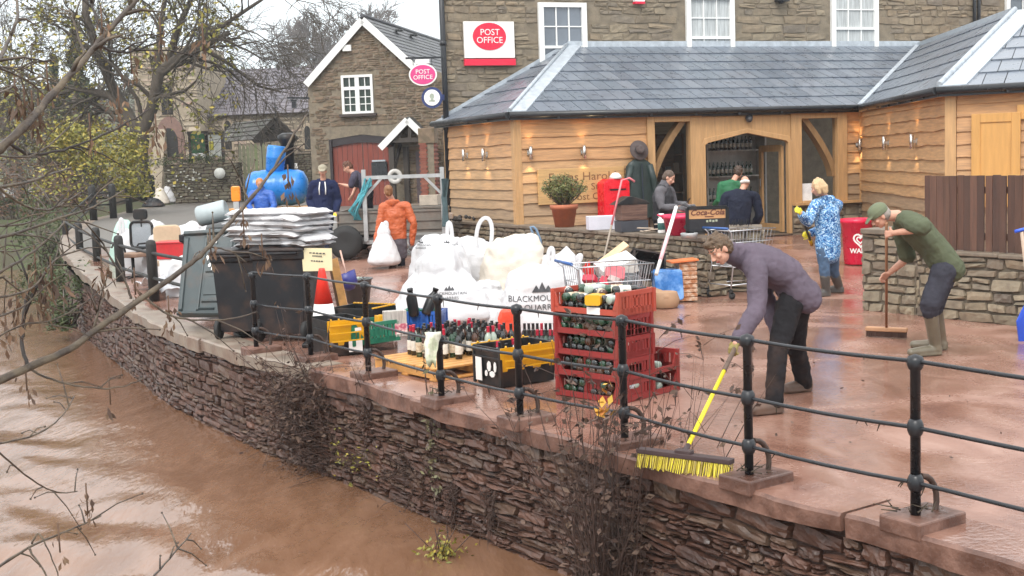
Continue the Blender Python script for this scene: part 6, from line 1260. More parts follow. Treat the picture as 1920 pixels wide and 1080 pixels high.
# ---- office chairs
def chair(label, loc, rz, mesh_back, bc, sc_):
    t = thing('office_chair', label, 'office chair', loc, rz); mb = MB()
    mb.prism(rrect(.5, .48, .1), (0, 0, .47), X, Y, (0, 0, .075)); mb.build('seat', sc_, t, bevel=.02, world=False); mb = MB()
    if mesh_back:
        fr_ = [(p[0], p[1]) for p in rrect(.52, .48, .1, 5)]; mb.tube([Vector((x, .27 + .06 * ((z + .25) ** 2), .86 + z)) for x, z in fr_ + fr_[:1]], .026, 8); mb.build('back_frame', M_BLKP, t, world=False)
        mb = MB(); mb.prism(rrect(.48, .44, .09), (0, .285, .86), X, Z, (0, .006, 0)); mb.build('mesh_back', mat('grey_mesh', (.30, .33, .36), .6, .2, 60, alpha=.75), t, world=False)
        mb = MB(); mb.prism(rrect(.32, .2, .06), (0, .25, 1.24), X, Z, (0, .05, 0)); mb.bar((0, .3, 1.0), (0, .3, 1.25), .05, .03); mb.build('headrest', M_BLKP, t, bevel=.015, world=False)
    else: mb.prism(rrect(.47, .55, .09), (0, .24, .88), X, Z, (0, .07, 0)); mb.build('backrest', bc, t, bevel=.025, world=False)
    for s in (-1, 1): mb = MB(); mb.tube([(s * .27, .12, .52), (s * .30, .12, .66), (s * .3, .06, .72), (s * .3, -.16, .72), (s * .29, -.18, .68)], .018, 8); mb.build('armrest', M_BLKP, t, world=False)
    mb = MB(); mb.lathe([(.03, .1), (.03, .47)], 10); mb.bar((0, .05, .5), (0, .3, .62), .06, .03); mb.build('stem', M_BLKP, t, world=False)
    for k in range(5):
        a = 2 * PI * k / 5; mb = MB(); mb.bar((0, 0, .12), (.28 * math.cos(a), .28 * math.sin(a), .08), .04, .03); mb.lathe([(0, -.02), (.03, -.02), (.03, .02), (0, .02)], 10, (.28 * math.cos(a), .28 * math.sin(a), .032), M=Matrix.Rotation(PI / 2, 3, 'X')); mb.build('leg', M_BLKP, t, world=False)
    return t
chair('black mesh backed office chair with a brown seat by the fence', (-6.95, 23.0, .1), 2.7 - PI, True, None, mat('brown_seat', (.30, .19, .13), .7, .15))
chair('office chair with a tan fabric back beside the container lid', (-5.98, 21.75, .02), 3.3 - PI, False, mat('tan_fabric', (.52, .40, .27), .85, .1, 6, bump=.2), mat('tan_seat', (.42, .31, .21), .85))
# ---- trailer with goalpost frame
TY = 24.6; t = thing('flat_trailer', 'dull grey box trailer with a galvanised goalpost frame', 'trailer', (-2.3, TY, .25)); M_TR = mat('trailer_grey', (.16, .145, .125), .6, .3, 3, dirt=.5); M_GALV = mat('galvanised', (.42, .43, .43), .45, .15, 6, metal=.5)
xa, xb = D(636, 440, TY).x, D(836, 440, TY).x
mb = MB(); mb.box(((xa + xb) / 2, TY + .7, .78), (xb - xa, 1.6, .06)); mb.build('bed', M_TR, t)
for yy, nm in ((TY - .08, 'side_board'), (TY + 1.5, 'side_board')):
    mb = MB(); mb.box(((xa + xb) / 2, yy, 1.0), (xb - xa, .04, .40))
    for z in (.83, 1.0, 1.18): mb.box(((xa + xb) / 2, yy - .03, z), (xb - xa, .03, .035))
    mb.build(nm, M_TR, t)
for x in (xa, xb): mb = MB(); mb.box((x, TY + .7, 1.0), (.04, 1.6, .4)); mb.build('end_board', M_TR, t)
mb = MB(); x0, x1 = D(682, 330, TY - .12).x, D(829, 330, TY - .12).x; zt_, zb_ = D(755, 331, TY - .12).z, .62
for x in (x0, x1): mb.box((x, TY - .14, (zt_ + .16 + zb_) / 2), (.08, .08, zt_ + .16 - zb_))
mb.bar((x0, TY - .14, zt_), (x1, TY - .14, zt_), .07, .07); mb.bar((x0, TY - .14, zt_ - .38), (x0 + .36, TY - .14, zt_), .05, .05); mb.bar((x1, TY - .14, zt_ - .38), (x1 - .36, TY - .14, zt_), .05, .05); mb.build('goalpost_frame', M_GALV, t)
for x, yy in ((D(648, 450, TY - .2).x, TY - .2), (D(648, 450, TY).x, TY + 1.6)):
    mb = MB(); mb.lathe([(0, -.08), (.17, -.08), (.19, -.1), (.32, -.1), (.335, 0), (.32, .1), (.19, .1), (0, .08)], 22, (x, yy, gz(TY) + .335), M=Matrix.Rotation(PI / 2, 3, 'X')); w = mb.build('wheel', M_RUB, t); mb = MB(); mb.lathe([(0, -.085), (.16, -.085), (.17, -.1), (.17, .0)], 16, (x, yy, gz(TY) + .335), M=Matrix.Rotation(PI / 2, 3, 'X')); mb.build('rim', M_GALV, w)
mb = MB(); mb.bar((xa, TY + .1, .62), (xb, TY + .1, .62), .1, .12); mb.bar((x0, TY - .1, .6), (x1, TY - .1, .55), .06, .08); mb.build('chassis', M_GALV, t)
mb = MB(); c = D(668, 420, TY + .4)
for k in range(14): a = R_.uniform(0, 6); mb.tube([D(690, 338, TY - .2) + Vector((R_.uniform(-.08, .08), R_.uniform(-.05, .05), R_.uniform(-.1, .05))), D(685 - R_.uniform(0, 12), 365, TY - .2), D(672 - R_.uniform(0, 18), 395, TY - .2) + Vector((0, R_.uniform(-.1, .1), 0)), D(662 + R_.uniform(0, 16), 412, TY - .1)], .016, 5, caps=False)
tag(mb.build('rope_coil', mat('turquoise_rope', (.08, .34, .40), .7, .2, 20, bump=.5), loc=tuple(c)), 'turquoise rope looped over the left goalpost of the trailer', 'rope')
mb = MB()
for k in range(8): mb.tube([D(834, 335, 24.3) + Vector((R_.uniform(-.05, .05), 0, 0)), D(833 + R_.uniform(-4, 4), 370, 24.3), D(835 + R_.uniform(-5, 5), 425, 24.2)], .03, 5, caps=False)
tag(mb.build('rope_coil', mat('dark_net', (.06, .10, .11), .8), loc=tuple(D(834, 380, 24.3))), 'dark blue green netting hanging on the right goalpost of the trailer', 'netting')
mb = MB(); mb.box(((x1 - .1), TY + .5, 1.03), (.5, .4, .1)); mb.box(((x1 - .1), TY + .5, 1.085), (.46, .36, .012)); tag(mb.build('stone_block', mat('pale_block', (.55, .46, .38), .8), loc=(x1 - .1, TY + .5, 1.03)), 'pale stone block lying on the trailer at its right end', 'block')
# ---- blue water bowser on a second trailer
BY = 29; t = thing('water_bowser', 'blue plastic water tank lying on a low wooden trailer', 'bowser', tuple(D(515, 380, BY))); M_BLT = plast('tank_blue', (.012, .18, .55), rough=.3, dirt=.05); a, b = D(462, 352, BY), D(578, 352, BY); cz_ = (a + b) / 2; hl = (b.x - a.x) / 2
mb = MB(); prof = [(0, -hl), (.2, -hl * .98), (.36, -hl * .86), (.40, -hl * .7)]
for k in range(7): z = -hl * .7 + hl * 1.4 * (k + .5) / 7; prof += [(.42 if k % 2 else .40, z - .03), (.42 if k % 2 else .40, z + .03)]
prof += [(.40, hl * .7), (.36, hl * .86), (.2, hl * .98), (0, hl)]; mb.lathe(prof, 24, cz_, M=Matrix.Rotation(PI / 2, 3, 'Y')); mb.build('tank', M_BLT, t)
mb = MB(); q = cz_ - Z * .5; mb.box(q, (hl * 2 + .8, 1.1, .12)); mb.build('bed', M_PINE, t); mb = MB()
for s in (-1, 1): mb.lathe([(0, -.09), (.28, -.09), (.3, 0), (.28, .09), (0, .09)], 18, (cz_.x + .2, cz_.y + s * .62, gz(BY) + .3), M=Matrix.Rotation(PI / 2, 3, 'X'))
mb.build('wheels', M_RUB, t)
c = D(515, 322, BY); mb = MB(); mb.lathe([(0, 0), (.19, 0), (.21, .05), (.22, .3), (.23, .32), (.22, .34), (.22, .55), (.19, .6), (0, .6)], 20, c, M=Matrix.Rotation(.14, 3, 'Y')); o = mb.build('blue_drum', M_BLT, loc=tuple(c)); tag(o, 'blue plastic drum standing tilted on the water tank', 'drum')
c = D(538, 262, 29.5); mb = MB(); mb.lathe([(.14, -1.0), (.16, -.1), (.22, 0), (.22, .1), (.1, .16), (0, .16)], 14, c); tag(mb.build('litter_bin', M_BLKP, loc=tuple(c)), 'dark post with a pale cap behind the blue drum', 'post')
c = D(443, 372, 27.5); t = thing('warning_lamp', 'amber warning lamp on a thin stand by the road', 'lamp', (c.x, 27.5, gz(27.5))); mb = MB(); mb.prism(rrect(.2, .34, .05), c + Vector((0, -.05, .1)), X, Z, (0, .1, 0)); mb.build('amber_lens', mat('amber', (.75, .25, .01), .3, .1, 5), t, bevel=.02); mb = MB(); mb.tube([c, (c.x, 27.5, gz(27.5))], .025, 8); mb.box((c.x, 27.5, c.z - .15), (.12, .1, .16)); mb.build('stand', M_GALV, t)
# ---- things on and by the garden wall
def WP(px, off=-.18): s = PL.hit(px, 425)[0]; return PL.P(s, .874, off)
rzw = math.atan2(PL.u.y, PL.u.x)
c = WP(1042); t = thing('plant_pot', 'terracotta pot with a green bush on the garden wall', 'plant pot', tuple(c)); M_TER = mat('terracotta', (.40, .13, .065), .7, .2, 5, bump=.1); mb = MB(); mb.lathe([(0, 0), (.17, 0), (.225, .32), (.25, .32), (.255, .4), (.22, .4), (.2, .36), (0, .36)], 24); mb.build('pot', M_TER, t, world=False); R_ = random.Random(4); pts = []
mb = MB()
for k in range(70):
    a = R_.uniform(0, 2 * PI); q = R_.random() ** .5; e = Vector((.46 * q * math.cos(a), .36 * q * math.sin(a), .45 + .52 * (1 - .55 * q * q) * R_.uniform(.75, 1.05))); mb.tube([(0.05 * math.cos(a), .05 * math.sin(a), .36), e * .6 + Z * .1, e], [.008, .005, .003], 4, caps=False)
    for j in range(34): v = e.lerp(Vector((0, 0, .38)), R_.random() ** 1.4 * .75); pts.append((v.x + R_.gauss(0, .028), v.y + R_.gauss(0, .028), v.z + R_.gauss(0, .028)))
mb.build('stems', M_TWIG, t, world=False); mb = MB(); leaf_cards(mb, pts, .028, 5, asp=.35); mb.build('foliage', mat('pot_leaf', (0, 0, 0), .6, .1, 3, attr=[(.10, .12, .035), (.14, .16, .045), (.17, .17, .06), (.07, .09, .03)]), t, world=False)
# post box on the boards
s0, z1 = PM.hit(1116, 336); s1, z0 = PM.hit(1166, 405); w, h = s1 - s0, z1 - z0; M_PB = plast('post_box_red', (.70, .006, .02), rough=.28, dirt=0); t = thing('post_box', 'bright red wall post box behind the stacked brown boxes', 'post box', tuple(PM.P((s0 + s1) / 2, z0, .25)))
mb = MB(); mb.prism([(-w / 2, 0), (w / 2, 0), (w / 2, h * .92), (w * .3, h), (-w * .3, h), (-w / 2, h * .9)], PM.P((s0 + s1) / 2, z0, .06), PM.u, Z, PM.n * .34); mb.build('box_body', M_PB, t, bevel=.02); mb = MB(); mb.box(PM.P((s0 + s1) / 2 + .02, z1 - .16, .41), (w * .7, .03, .06), rz=rzm); mb.build('slot_hood', M_PB, t); mb = MB(); mb.box(PM.P((s0 + s1) / 2 + .02, z1 - .21, .402), (w * .6, .01, .03), rz=rzm); mb.build('slot', M_DARK, t); mb = MB(); mb.box(PM.P((s0 + s1) / 2 + .1, z1 - .5, .405), (.14, .01, .18), rz=rzm); mb.build('collection_plate', M_WSIGN, t)
mb = MB(); c = PM.P((s0 + s1) / 2 + .02, z1, .3); mb.lathe([(0, 0), (.13, 0), (.11, .06), (.06, .11), (0, .12)], 14); o = mb.build('cloth_bundle', M_WSIGN, None, world=False); o.location = c; tag(o, 'white cloth bundle on top of the red post box', 'cloth')
# coat and hat on the oak post
c = PM.P(PM.hit(1191, 300)[0], 0, .16); zt_, zb_ = PM.hit(1191, 298)[1], PM.hit(1191, 408)[1]
t = thing('hanging_coat', 'dark green waxed coat hanging on the oak post by the window', 'coat', (c.x, c.y, zt_)); mb = MB(); n, k = 28, 16; vs = []
for j in range(k + 1):
    v = j / k; w = .10 + .17 * min(1, v / .12) ** .6 + .10 * v; d_ = .07 + .05 * v
    for i in range(n): a = 2 * PI * i / n; f = 1 + .10 * v * math.sin(a * 5 + 1) + .05 * nz(math.cos(a) * 2, math.sin(a) * 2, v * 3); vs.append(c + PM.u * (w * math.cos(a) * f) + PM.n * (d_ * math.sin(a) * f) + Z * (zt_ + (zb_ - zt_) * v))
mb.add(vs, [(j * n + i, j * n + (i + 1) % n, (j + 1) * n + (i + 1) % n, (j + 1) * n + i) for j in range(k) for i in range(n)] + [tuple(range(n))], 0, .5, True); mb.build('coat_body', mat('waxed_green', (.018, .032, .030), .5, .25, 5, bump=.3, bscale=12), t)
for s in (-1, 1):
    mb = MB(); p = c + PM.u * (s * .20) + PM.n * .05 + Z * (zt_ - .12); mb.tube([p, p + PM.u * s * .08 - Z * .3, p + PM.u * s * .14 - Z * .62, p + PM.u * s * .13 - Z * .82], [.07, .075, .07, .06], 10); mb.build('sleeve', MATS['waxed_green'], t)
mb = MB(); mb.bar(c + PM.n * .13 + Z * (zt_ - .1), c + PM.n * .16 + Z * (zb_ + .05), .05, .01); mb.build('dark_lining', mat('navy_lining', (.012, .02, .045), .7), t)
h_ = PM.P(*PM.hit(1190, 282), .2); mb = MB(); Mh = Matrix.Rotation(rzm, 3, 'Z') @ Matrix.Rotation(PI / 2 - .25, 3, 'X'); mb.lathe([(0, -.01), (.19, -.012), (.2, 0), (.19, .01), (.095, .012), (.09, .08), (.075, .11), (.04, .115), (0, .1)], 24, h_, M=Mh); t = thing('felt_hat', 'grey brown felt hat hung above the green coat', 'hat', tuple(h_)); mb.build('hat_body', mat('felt', (.085, .065, .062), .9, .15, 8), t); mb = MB(); mb.lathe([(.096, .014), (.097, .03), (.093, .045)], 24, h_, M=Mh); mb.build('hat_band', M_BLACK, t)
# white box, brown boxes, paper pile, tub, bottle, crate sign
def onwall(name, label, cat, px, size, m, rz=0.0, z=0.0, off=-.18, bevel=.008, mk=None):
    c = WP(px, off) + Z * z; mb = MB()
    if mk: mk(mb)
    else: mb.box((0, 0, size[2] / 2), size, tap=1.02); mb.box((0, 0, size[2] + .004), (size[0] * 1.03, size[1] * 1.03, .012))
    o = mb.build(name, m, None, bevel=bevel, world=False); o.location = c; o.rotation_euler = (0, 0, rz); return tag(o, label, cat)
onwall('white_box', 'white plastic box on the garden wall left of the brown boxes', 'box', 1112, (.5, .3, .22), mat('lilac_white', (.66, .66, .74), .5, .05), .1)
mbx = mat('brown_box', (.085, .04, .03), .6, .25, 8, stretch=(.5, .5, 14), c2=(.16, .09, .065))
onwall('wooden_box', 'dark lower box of the brown stack on the garden wall', 'box', 1166, (.46, .34, .17), mat('slate_blue_box', (.045, .048, .06), .6), .25)
onwall('wooden_box', 'reddish brown striped box on the dark one on the wall', 'box', 1166, (.44, .32, .24), mbx, .28, .186)
def roofbox(mb): mb.prism([(-.3, 0), (.3, 0), (.22, .06), (.0, .13), (-.08, .13)], (0, -.17, 0), X, Z, (0, .34, 0))
onwall('black_cover', 'black peaked cover lying on the brown box stack', 'cover', 1164, None, M_BLKP, .25, .44, mk=roofbox)
onwall('paper_pile', 'heap of pale wood scraps beside the brown boxes', 'scraps', 1204, None, mat('pale_scraps', (.42, .34, .27), .8, .3, 9), 0, 0, mk=lambda mb: [mb.bar((R_.uniform(-.3, .3), R_.uniform(-.12, .12), .02 + .015 * k), (R_.uniform(-.3, .3), R_.uniform(-.12, .12), .03 + .015 * k), .07, .018) for k in range(8)])
onwall('cleaning_bottle', 'white cleaner bottle with a green label beside the pink tub', 'bottle', 1222, None, [M_WHITE, mat('green_label', (.03, .10, .09), .5)], 0, 0, mk=lambda mb: (mb.lathe([(0, 0), (.055, 0), (.058, .02), (.058, .22), (.03, .25), (.045, .255), (.045, .31), (0, .31)], 16), mb.lathe([(.059, .05), (.0595, .17)], 16, mi=1)))
c = WP(1262); t = thing('pink_tub', 'bright pink plastic tub on the garden wall', 'tub', tuple(c)); M_PT = plast('pink_plastic', (.70, .03, .10), rough=.3, dirt=.1); mb = MB(); mb.lathe([(0, 0), (.22, 0), (.28, .24), (.32, .25), (.335, .31), (.31, .31), (.25, .02), (0, .02)], 28); mb.build('tub_body', M_PT, t, world=False)
for s in (-1, 1): mb = MB(); mb.tube([(s * .31, -.08, .29), (s * .37, -.07, .31), (s * .38, 0, .315), (s * .37, .07, .31), (s * .31, .08, .29)], .014, 8); mb.build('handle', M_PT, t, world=False)
mb = MB(); c2 = Vector((.08, -.30, .13)); mb.prism(ellipse(.11, .06, 18), c2, X, Vector((0, .25, 1)).normalized(), (0, -.012, 0)); mb.build('dark_mark', M_DARK, t, world=False)
mb = MB(); mb.box((0, 0, .04), (.3, .16, .08)); mb.tube([(-.1, 0, .08), (.05, 0, .14), (.2, .02, .06)], .022, 8); mb.box((-.05, 0, .09), (.2, .14, .06), M=Matrix.Rotation(.3, 3, 'Y')); o = mb.build('grey_machine', mat('machine_grey', (.09, .09, .095), .5), None, bevel=.02, world=False); o.location = WP(1272) + Z * .33; o.rotation_euler = (0, .35, .2); tag(o, 'grey vacuum head with hose lying across the pink tub', 'machine')
# framed crate sign
c0_, c1_ = D(1289, 436, 18.35), D(1363, 388, 18.35); w, h = c1_.x - c0_.x, c1_.z - c0_.z; t = thing('crate_sign', 'dark framed board with brown script lettering on the wall end', 'sign', (c0_.x + w / 2, 18.35, c0_.z)); o_ = Vector((c0_.x + w / 2, 18.35, c0_.z)); mb = MB()
for a, b in (((-w / 2, 0), (-w / 2, h)), ((w / 2, 0), (w / 2, h)), ((-w / 2, h), (w / 2, h)), ((-w / 2, 0), (w / 2, 0))): mb.bar(o_ + X * a[0] + Z * a[1], o_ + X * b[0] + Z * b[1], .035, .05)
mb.build('frame', M_BLKP, t); mb = MB(); mb.box(o_ + Z * h * .3 + Y * .01, (w, .02, h * .55)); mb.build('blackboard', mat('blackboard', (.012, .012, .016), .5), t); mb = MB(); mb.box(o_ + Z * h * .76 + Y * .005, (w - .03, .02, h * .42)); mb.build('wood_panel', mat('panel_wood', (.50, .27, .12), .5, .1, 3, stretch=(1, 1, 6)), t)
mb = text_mb('Coca-Cola', .115, o_ + Z * h * .80 + Y * -.008, X, Z, -Y, shear=.3, bold=.003); mb.build('script_lettering', mat('script_brown', (.12, .035, .02), .6), t); mb = MB(); mb.box(o_ + Vector((.03, -.008, h * .63)), (.13, .004, .014)); mb.build('underline', MATS['script_brown'], t); mb = MB(); [mb.box(o_ + Vector((.0 + .045 * k, -.002, h * .44 + .006 * (k % 2))), (.03, .004, .03)) for k in range(4)]; mb.build('chalk_marks', mat('chalk', (.35, .38, .28), .8), t)
for k, (px, py) in enumerate(((1292, 436), (1345, 428))): mb = MB(); mb.lathe([(0, 0), (.11, 0), (.13, .07), (.12, .08), (.1, .015), (0, .015)], 18); o = mb.build('dish', (M_GALV, M_BLUP)[k], None, world=False); p = D(px, py, 18.25 + k * .5); o.location = (p.x, p.y, .875 if k == 0 else .88); tag(o, ('shallow metal dish on the wall end below the framed board', 'bright blue dish on the wall end by the pier')[k], 'dish')
mb = MB()
for k in range(40): a = R_.uniform(0, 6.3); q = R_.uniform(0, .17); mb.bar((q * math.cos(a), q * math.sin(a), 0), (q * math.cos(a) + R_.uniform(-.06, .06), q * math.sin(a), R_.uniform(.02, .1)), .008, .008)
o = mb.build('wire_heap', M_BINP, None, world=False); o.location = PP.P(.45, .985, -.3); tag(o, 'small heap of wet debris on the slab of the stone pier', 'debris'); o['kind'] = 'stuff'
# poles leaning on the wall
a, b = D(1166, 338, 19.6), G(1116, 492, .0); b = D(1116, 492, 19.2); b.z = .02; t = thing('broom_pole', 'long thin pole leaning on the garden wall, pink at its top', 'pole', tuple(b)); mb = MB(); mb.tube([b, b.lerp(a, .6)], .016, 8); mb.build('lower_pole', mat('grey_wood_pole', (.30, .25, .20), .6), t); mb = MB(); mb.tube([b.lerp(a, .6), a, a + Vector((.12, 0, .03)), a + Vector((.2, 0, -.03))], .017, 8); mb.build('grip', mat('pink_pole', (.62, .18, .2), .45), t)
a, b = D(1268, 388, 18.2), D(1243, 472, 17.6); t = thing('mop', 'white pole mop leaning against the wall end in front of the tub', 'mop', tuple(b)); mb = MB(); d_ = (b - a).normalized(); e_ = a + d_ * ((a.z - .45) / -d_.z); mb.tube([a, e_], .027, 10); mb.build('pole', M_WHITE, t); mb = MB(); mb.tube([a.lerp(e_, .45), a.lerp(e_, .8)], .029, 10); mb.build('pink_sleeve', mat('pale_pink', (.68, .42, .45), .5), t)
# heap by the wall
def lump(name, label, cat, c, size, m, seed, rz=0.0, sq=3.0): return bag(label, c, size, seed, m=m, name=name, group='rubbish heaped against the garden wall', rz=rz, sq=sq, top=.7, crumple=1.5, cat=cat)
lump('black_sack', 'black plastic sack heaped against the wall under the pole', 'sack', (1.52, 19.3, 0), (.6, .5, .55), M_BINP, 61); lump('tarpaulin', 'charcoal folded tarpaulin in front of the white box', 'tarpaulin', (1.55, 17.0, 0), (.55, .45, .52), mat('charcoal_tarp', (.05, .052, .058), .45, .2, 6), 62, .4)
def hb(name, label, cat, px, py, d, size, m, rz=0.0, tilt=0.0, rx=0.0, z=None, mk=None):
    p = D(px, py, d); mb = MB()
    if mk: mk(mb)
    else: mb.box((0, 0, size[2] / 2), size); mb.box((0, 0, size[2] * .5), (size[0] * 1.012, size[1] * 1.012, size[2] * .12))
    o = mb.build(name, m, None, bevel=.01, world=False); o.location = (p.x, p.y, p.z if z is None else z); o.rotation_euler = (rx, tilt, rz); return tag(o, label, cat)
hb('white_case', 'white flat box lying on the rubbish by the garden wall', 'box', 1158, 512, 17.6, (.52, .36, .2), mat('case_white', (.66, .65, .62), .5, .08), .25, -.3, .3)
hb('wood_offcut', 'pale wood offcut sticking up from the rubbish heap', 'offcut', 1150, 478, 18.0, (.5, .14, .03), mat('pale_wood', (.62, .44, .26), .6), .2, -.6, .5)
c = D(1207, 508, 18.1); cr3 = crate('black_crate', 'black slotted crate tipped on its side by the blue bale', 'crate', M_BLKP, .48, .36, .25, (c.x, c.y, .3), .15, open_front=False, slots=8); cr3.rotation_euler = (1.1, .2, .15)
def bale(mb):
    mb.prism(rrect(.4, .44, .05), (0, -.16, .24), X, Z, (0, .32, 0))
o = hb('blue_bale', 'blue plastic wrapped bale leaning by the garden wall', 'bale', 1253, 540, 17.9, None, mat('blue_wrap', (.05, .22, .62), .25, .25, 5, bump=.5, bscale=8, c2=(.2, .4, .75)), .05, -.05, z=.003, mk=bale); o.scale = (1, 1, 1)
def stack9(mb):
    for k in range(9): mb.box((0, 0, .03 + k * .062), (.26, .34, .05)); mb.box((0, 0, .062 + k * .062), (.24, .32, .014))
hb('brick_stack', 'neat stack of orange brown packets right of the blue bale', 'stack', 1286, 545, 17.95, None, mat('orange_packets', (.42, .16, .06), .7, .3, 12, c2=(.5, .38, .28)), .1, z=.003, mk=stack9); hb('orange_board', 'orange board lying on top of the packet stack', 'board', 1279, 474, 17.9, (.4, .34, .025), mat('orange_board', (.62, .17, .05), .6), .1, -.06, z=.57)
hb('cardboard_box', 'crushed wet cardboard box below the blue bale', 'cardboard', 1215, 540, 17.4, (.45, .4, .18), M_CARD, .5, -.2, .15, z=.01); hb('paper_sack', 'open paper sack of pale rags beside the cardboard', 'sack', 1246, 548, 17.2, None, M_CARD, 0, 0, z=.003, mk=lambda mb: (mb.lathe([(0, 0), (.18, 0), (.21, .1), (.17, .22), (.13, .2), (0, .15)], 14), mb.ball((0, -.1, .15), (.1, .1, .08), mi=0)))
hb('fuel_can', 'small red can by the handle of the front trolley', 'can', 1106, 512, 17.5, None, plast('can_red', (.62, .02, .02), dirt=.05), .3, z=.38, mk=lambda mb: (mb.prism(rrect(.12, .2, .03), (0, 0, .1), X, Z, (0, .14, 0)), mb.tube([(0, .07, .2), (.03, .07, .26)], .02, 8), mb.tube([(-.04, .07, .2), (-.03, .07, .24), (.01, .07, .23)], .012, 6)))
mb = MB(); mb.box((0, 0, .19), (.36, .3, .38)); mb.box((0, 0, .385), (.38, .32, .012)); o = mb.build('crate_box', M_BINP, None, world=False); p = D(1106, 512, 17.5); o.location = (p.x, 17.57, .002); tag(o, 'dark box under the small red can', 'box')
a = D(1000, 425, 18.6); mb = MB(); mb.tube([a + Vector((.12, 0, -.5)), a + Vector((.1, 0, -.2)), a + Vector((.04, 0, -.04)), a, a + Vector((-.04, 0, .0)), a + Vector((-.02, 0, -.08)), a + Vector((.06, 0, -.3))], .018, 8); tag(mb.build('metal_hook', mat('blue_steel', (.14, .22, .32), .4), loc=tuple(a)), 'bent blue metal frame sticking out between the sacks', 'metal frame')
c = PL.P(PL.hit(930, 418)[0], .874, -.2); mb = MB()
for k in range(7): mb.ball((R_.uniform(-.35, .35), R_.uniform(-.1, .1), .06), (R_.uniform(.05, .1), R_.uniform(.05, .08), R_.uniform(.04, .07)), 8, 6, M=Matrix.Rotation(k, 3, 'Z'))
o = mb.build('stone_pile', M_GSTONE, None, world=False); o.location = c; tag(o, 'loose stones piled on the garden wall above the cream sack', 'stones')
mb = MB()
for k in range(14): mb.ball((R_.uniform(-.35, .35), R_.uniform(-.12, .12), .03 + R_.uniform(0, .06)), R_.uniform(.03, .07), 7, 5, M=Matrix.Rotation(k, 3, 'X'))
o = mb.build('rope_heap', mat('dark_heap', (.05, .045, .042), .8), None, world=False); o.location = PL.P(.6, .874, -.15); tag(o, 'dark heap of debris at the left end of the garden wall', 'debris')
# ---- shopping trolleys
def trolley(label, loc, rz):
    t = thing('shopping_trolley', label, 'trolley', loc, rz, 'wire shopping trolleys'); mb = MB(); w0, w1, l0, l1, z0, z1 = .20, .27, .0, .82, .48, .98
    B = lambda u, v, z: Vector(((w0 + (w1 - w0) * z) * u, (l0 + .06 * (1 - z)) + (l1 - l0 - .16 * (1 - z)) * v, z0 + (z1 - z0) * z))
    for k in range(13):
        v = k / 12
        for u in (-1, 1): mb.tube([B(u, v, 0), B(u, v, 1)], .0035, 4, caps=False)
        mb.tube([B(-1, v, 0), B(1, v, 0)], .0035, 4, caps=False)
    for k in range(8):
        u = -1 + 2 * k / 7
        for v in (0, 1): mb.tube([B(u, v, 0), B(u, v, 1)], .0035, 4, caps=False)
    for z in (0, .33, .66, 1): mb.tube([B(-1, 0, z), B(1, 0, z), B(1, 1, z), B(-1, 1, z), B(-1, 0, z)], .005 if z < 1 else .008, 5)
    mb.build('basket', M_STEEL, t, world=False); mb = MB(); mb.tube([(-.28, -.08, 1.02), (.28, -.08, 1.02)], .017, 8); mb.build('handle', mat('trolley_blue', (.03, .10, .30), .35), t, world=False); mb = MB()
    for u in (-1, 1): mb.tube([(u * .27, -.08, 1.02), (u * .26, .0, .95), (u * .24, .04, .5), (u * .25, -.02, .14)], .011, 6); mb.tube([(u * .24, .04, .46), (u * .2, .5, .4), (u * .17, .75, .2), (u * .17, .78, .14)], .011, 6); mb.tube([(u * .25, 0, .2), (u * .17, .75, .2)], .011, 6)
    mb.tube([(-.25, 0, .2), (.25, 0, .2)], .011, 6); mb.tube([(-.17, .75, .2), (.17, .75, .2)], .011, 6); mb.build('frame', M_STEEL, t, world=False)
    for x, y in ((-.25, -.02), (.25, -.02), (-.17, .78), (.17, .78)): mb = MB(); mb.lathe([(0, -.015), (.05, -.015), (.052, 0), (.05, .015), (0, .015)], 12, (x, y + .02, .052), M=Matrix.Rotation(PI / 2, 3, 'Y')); mb.box((x, y, .11), (.03, .05, .06)); mb.build('castor', M_RUB, t, world=False)
    return t
tq = trolley('wire shopping trolley full of red goods behind the red crates', (.62, 13.0, .002), math.radians(-75))
t2_ = dup(tq, (3.02, 18.05, .002), (0, 0, math.radians(-60)), 'empty wire shopping trolley by the wall behind the leaning man')
R_ = random.Random(9)
for k in range(12):
    mb = MB(); s = R_.uniform(.05, .1); mb.prism(rrect(s * 2, s * 1.5, .02), (0, 0, 0), X, Z, (0, s, 0)); o = mb.build('red_packet', mat('red_packet%d' % (k % 3), [(.50, .03, .06), (.55, .12, .14), (.4, .30, .28)][k % 3], .4, .3, 14), None, bevel=.008, world=False); q = Matrix.Rotation(math.radians(-75), 3, 'Z') @ Vector((R_.uniform(-.15, .15), .15 + .55 * R_.random(), .56 + R_.uniform(0, .34))); o.location = Vector((.62, 13, 0)) + q; o.rotation_euler = (R_.uniform(-1, 1), R_.uniform(-1, 1), R_.uniform(0, 3)); tag(o, ['crimson', 'pinkish red', 'pale pink'][k % 3] + ' packet in the front shopping trolley', 'packet', ['crimson', 'pinkish red', 'pale pink'][k % 3] + ' packets in the trolley')
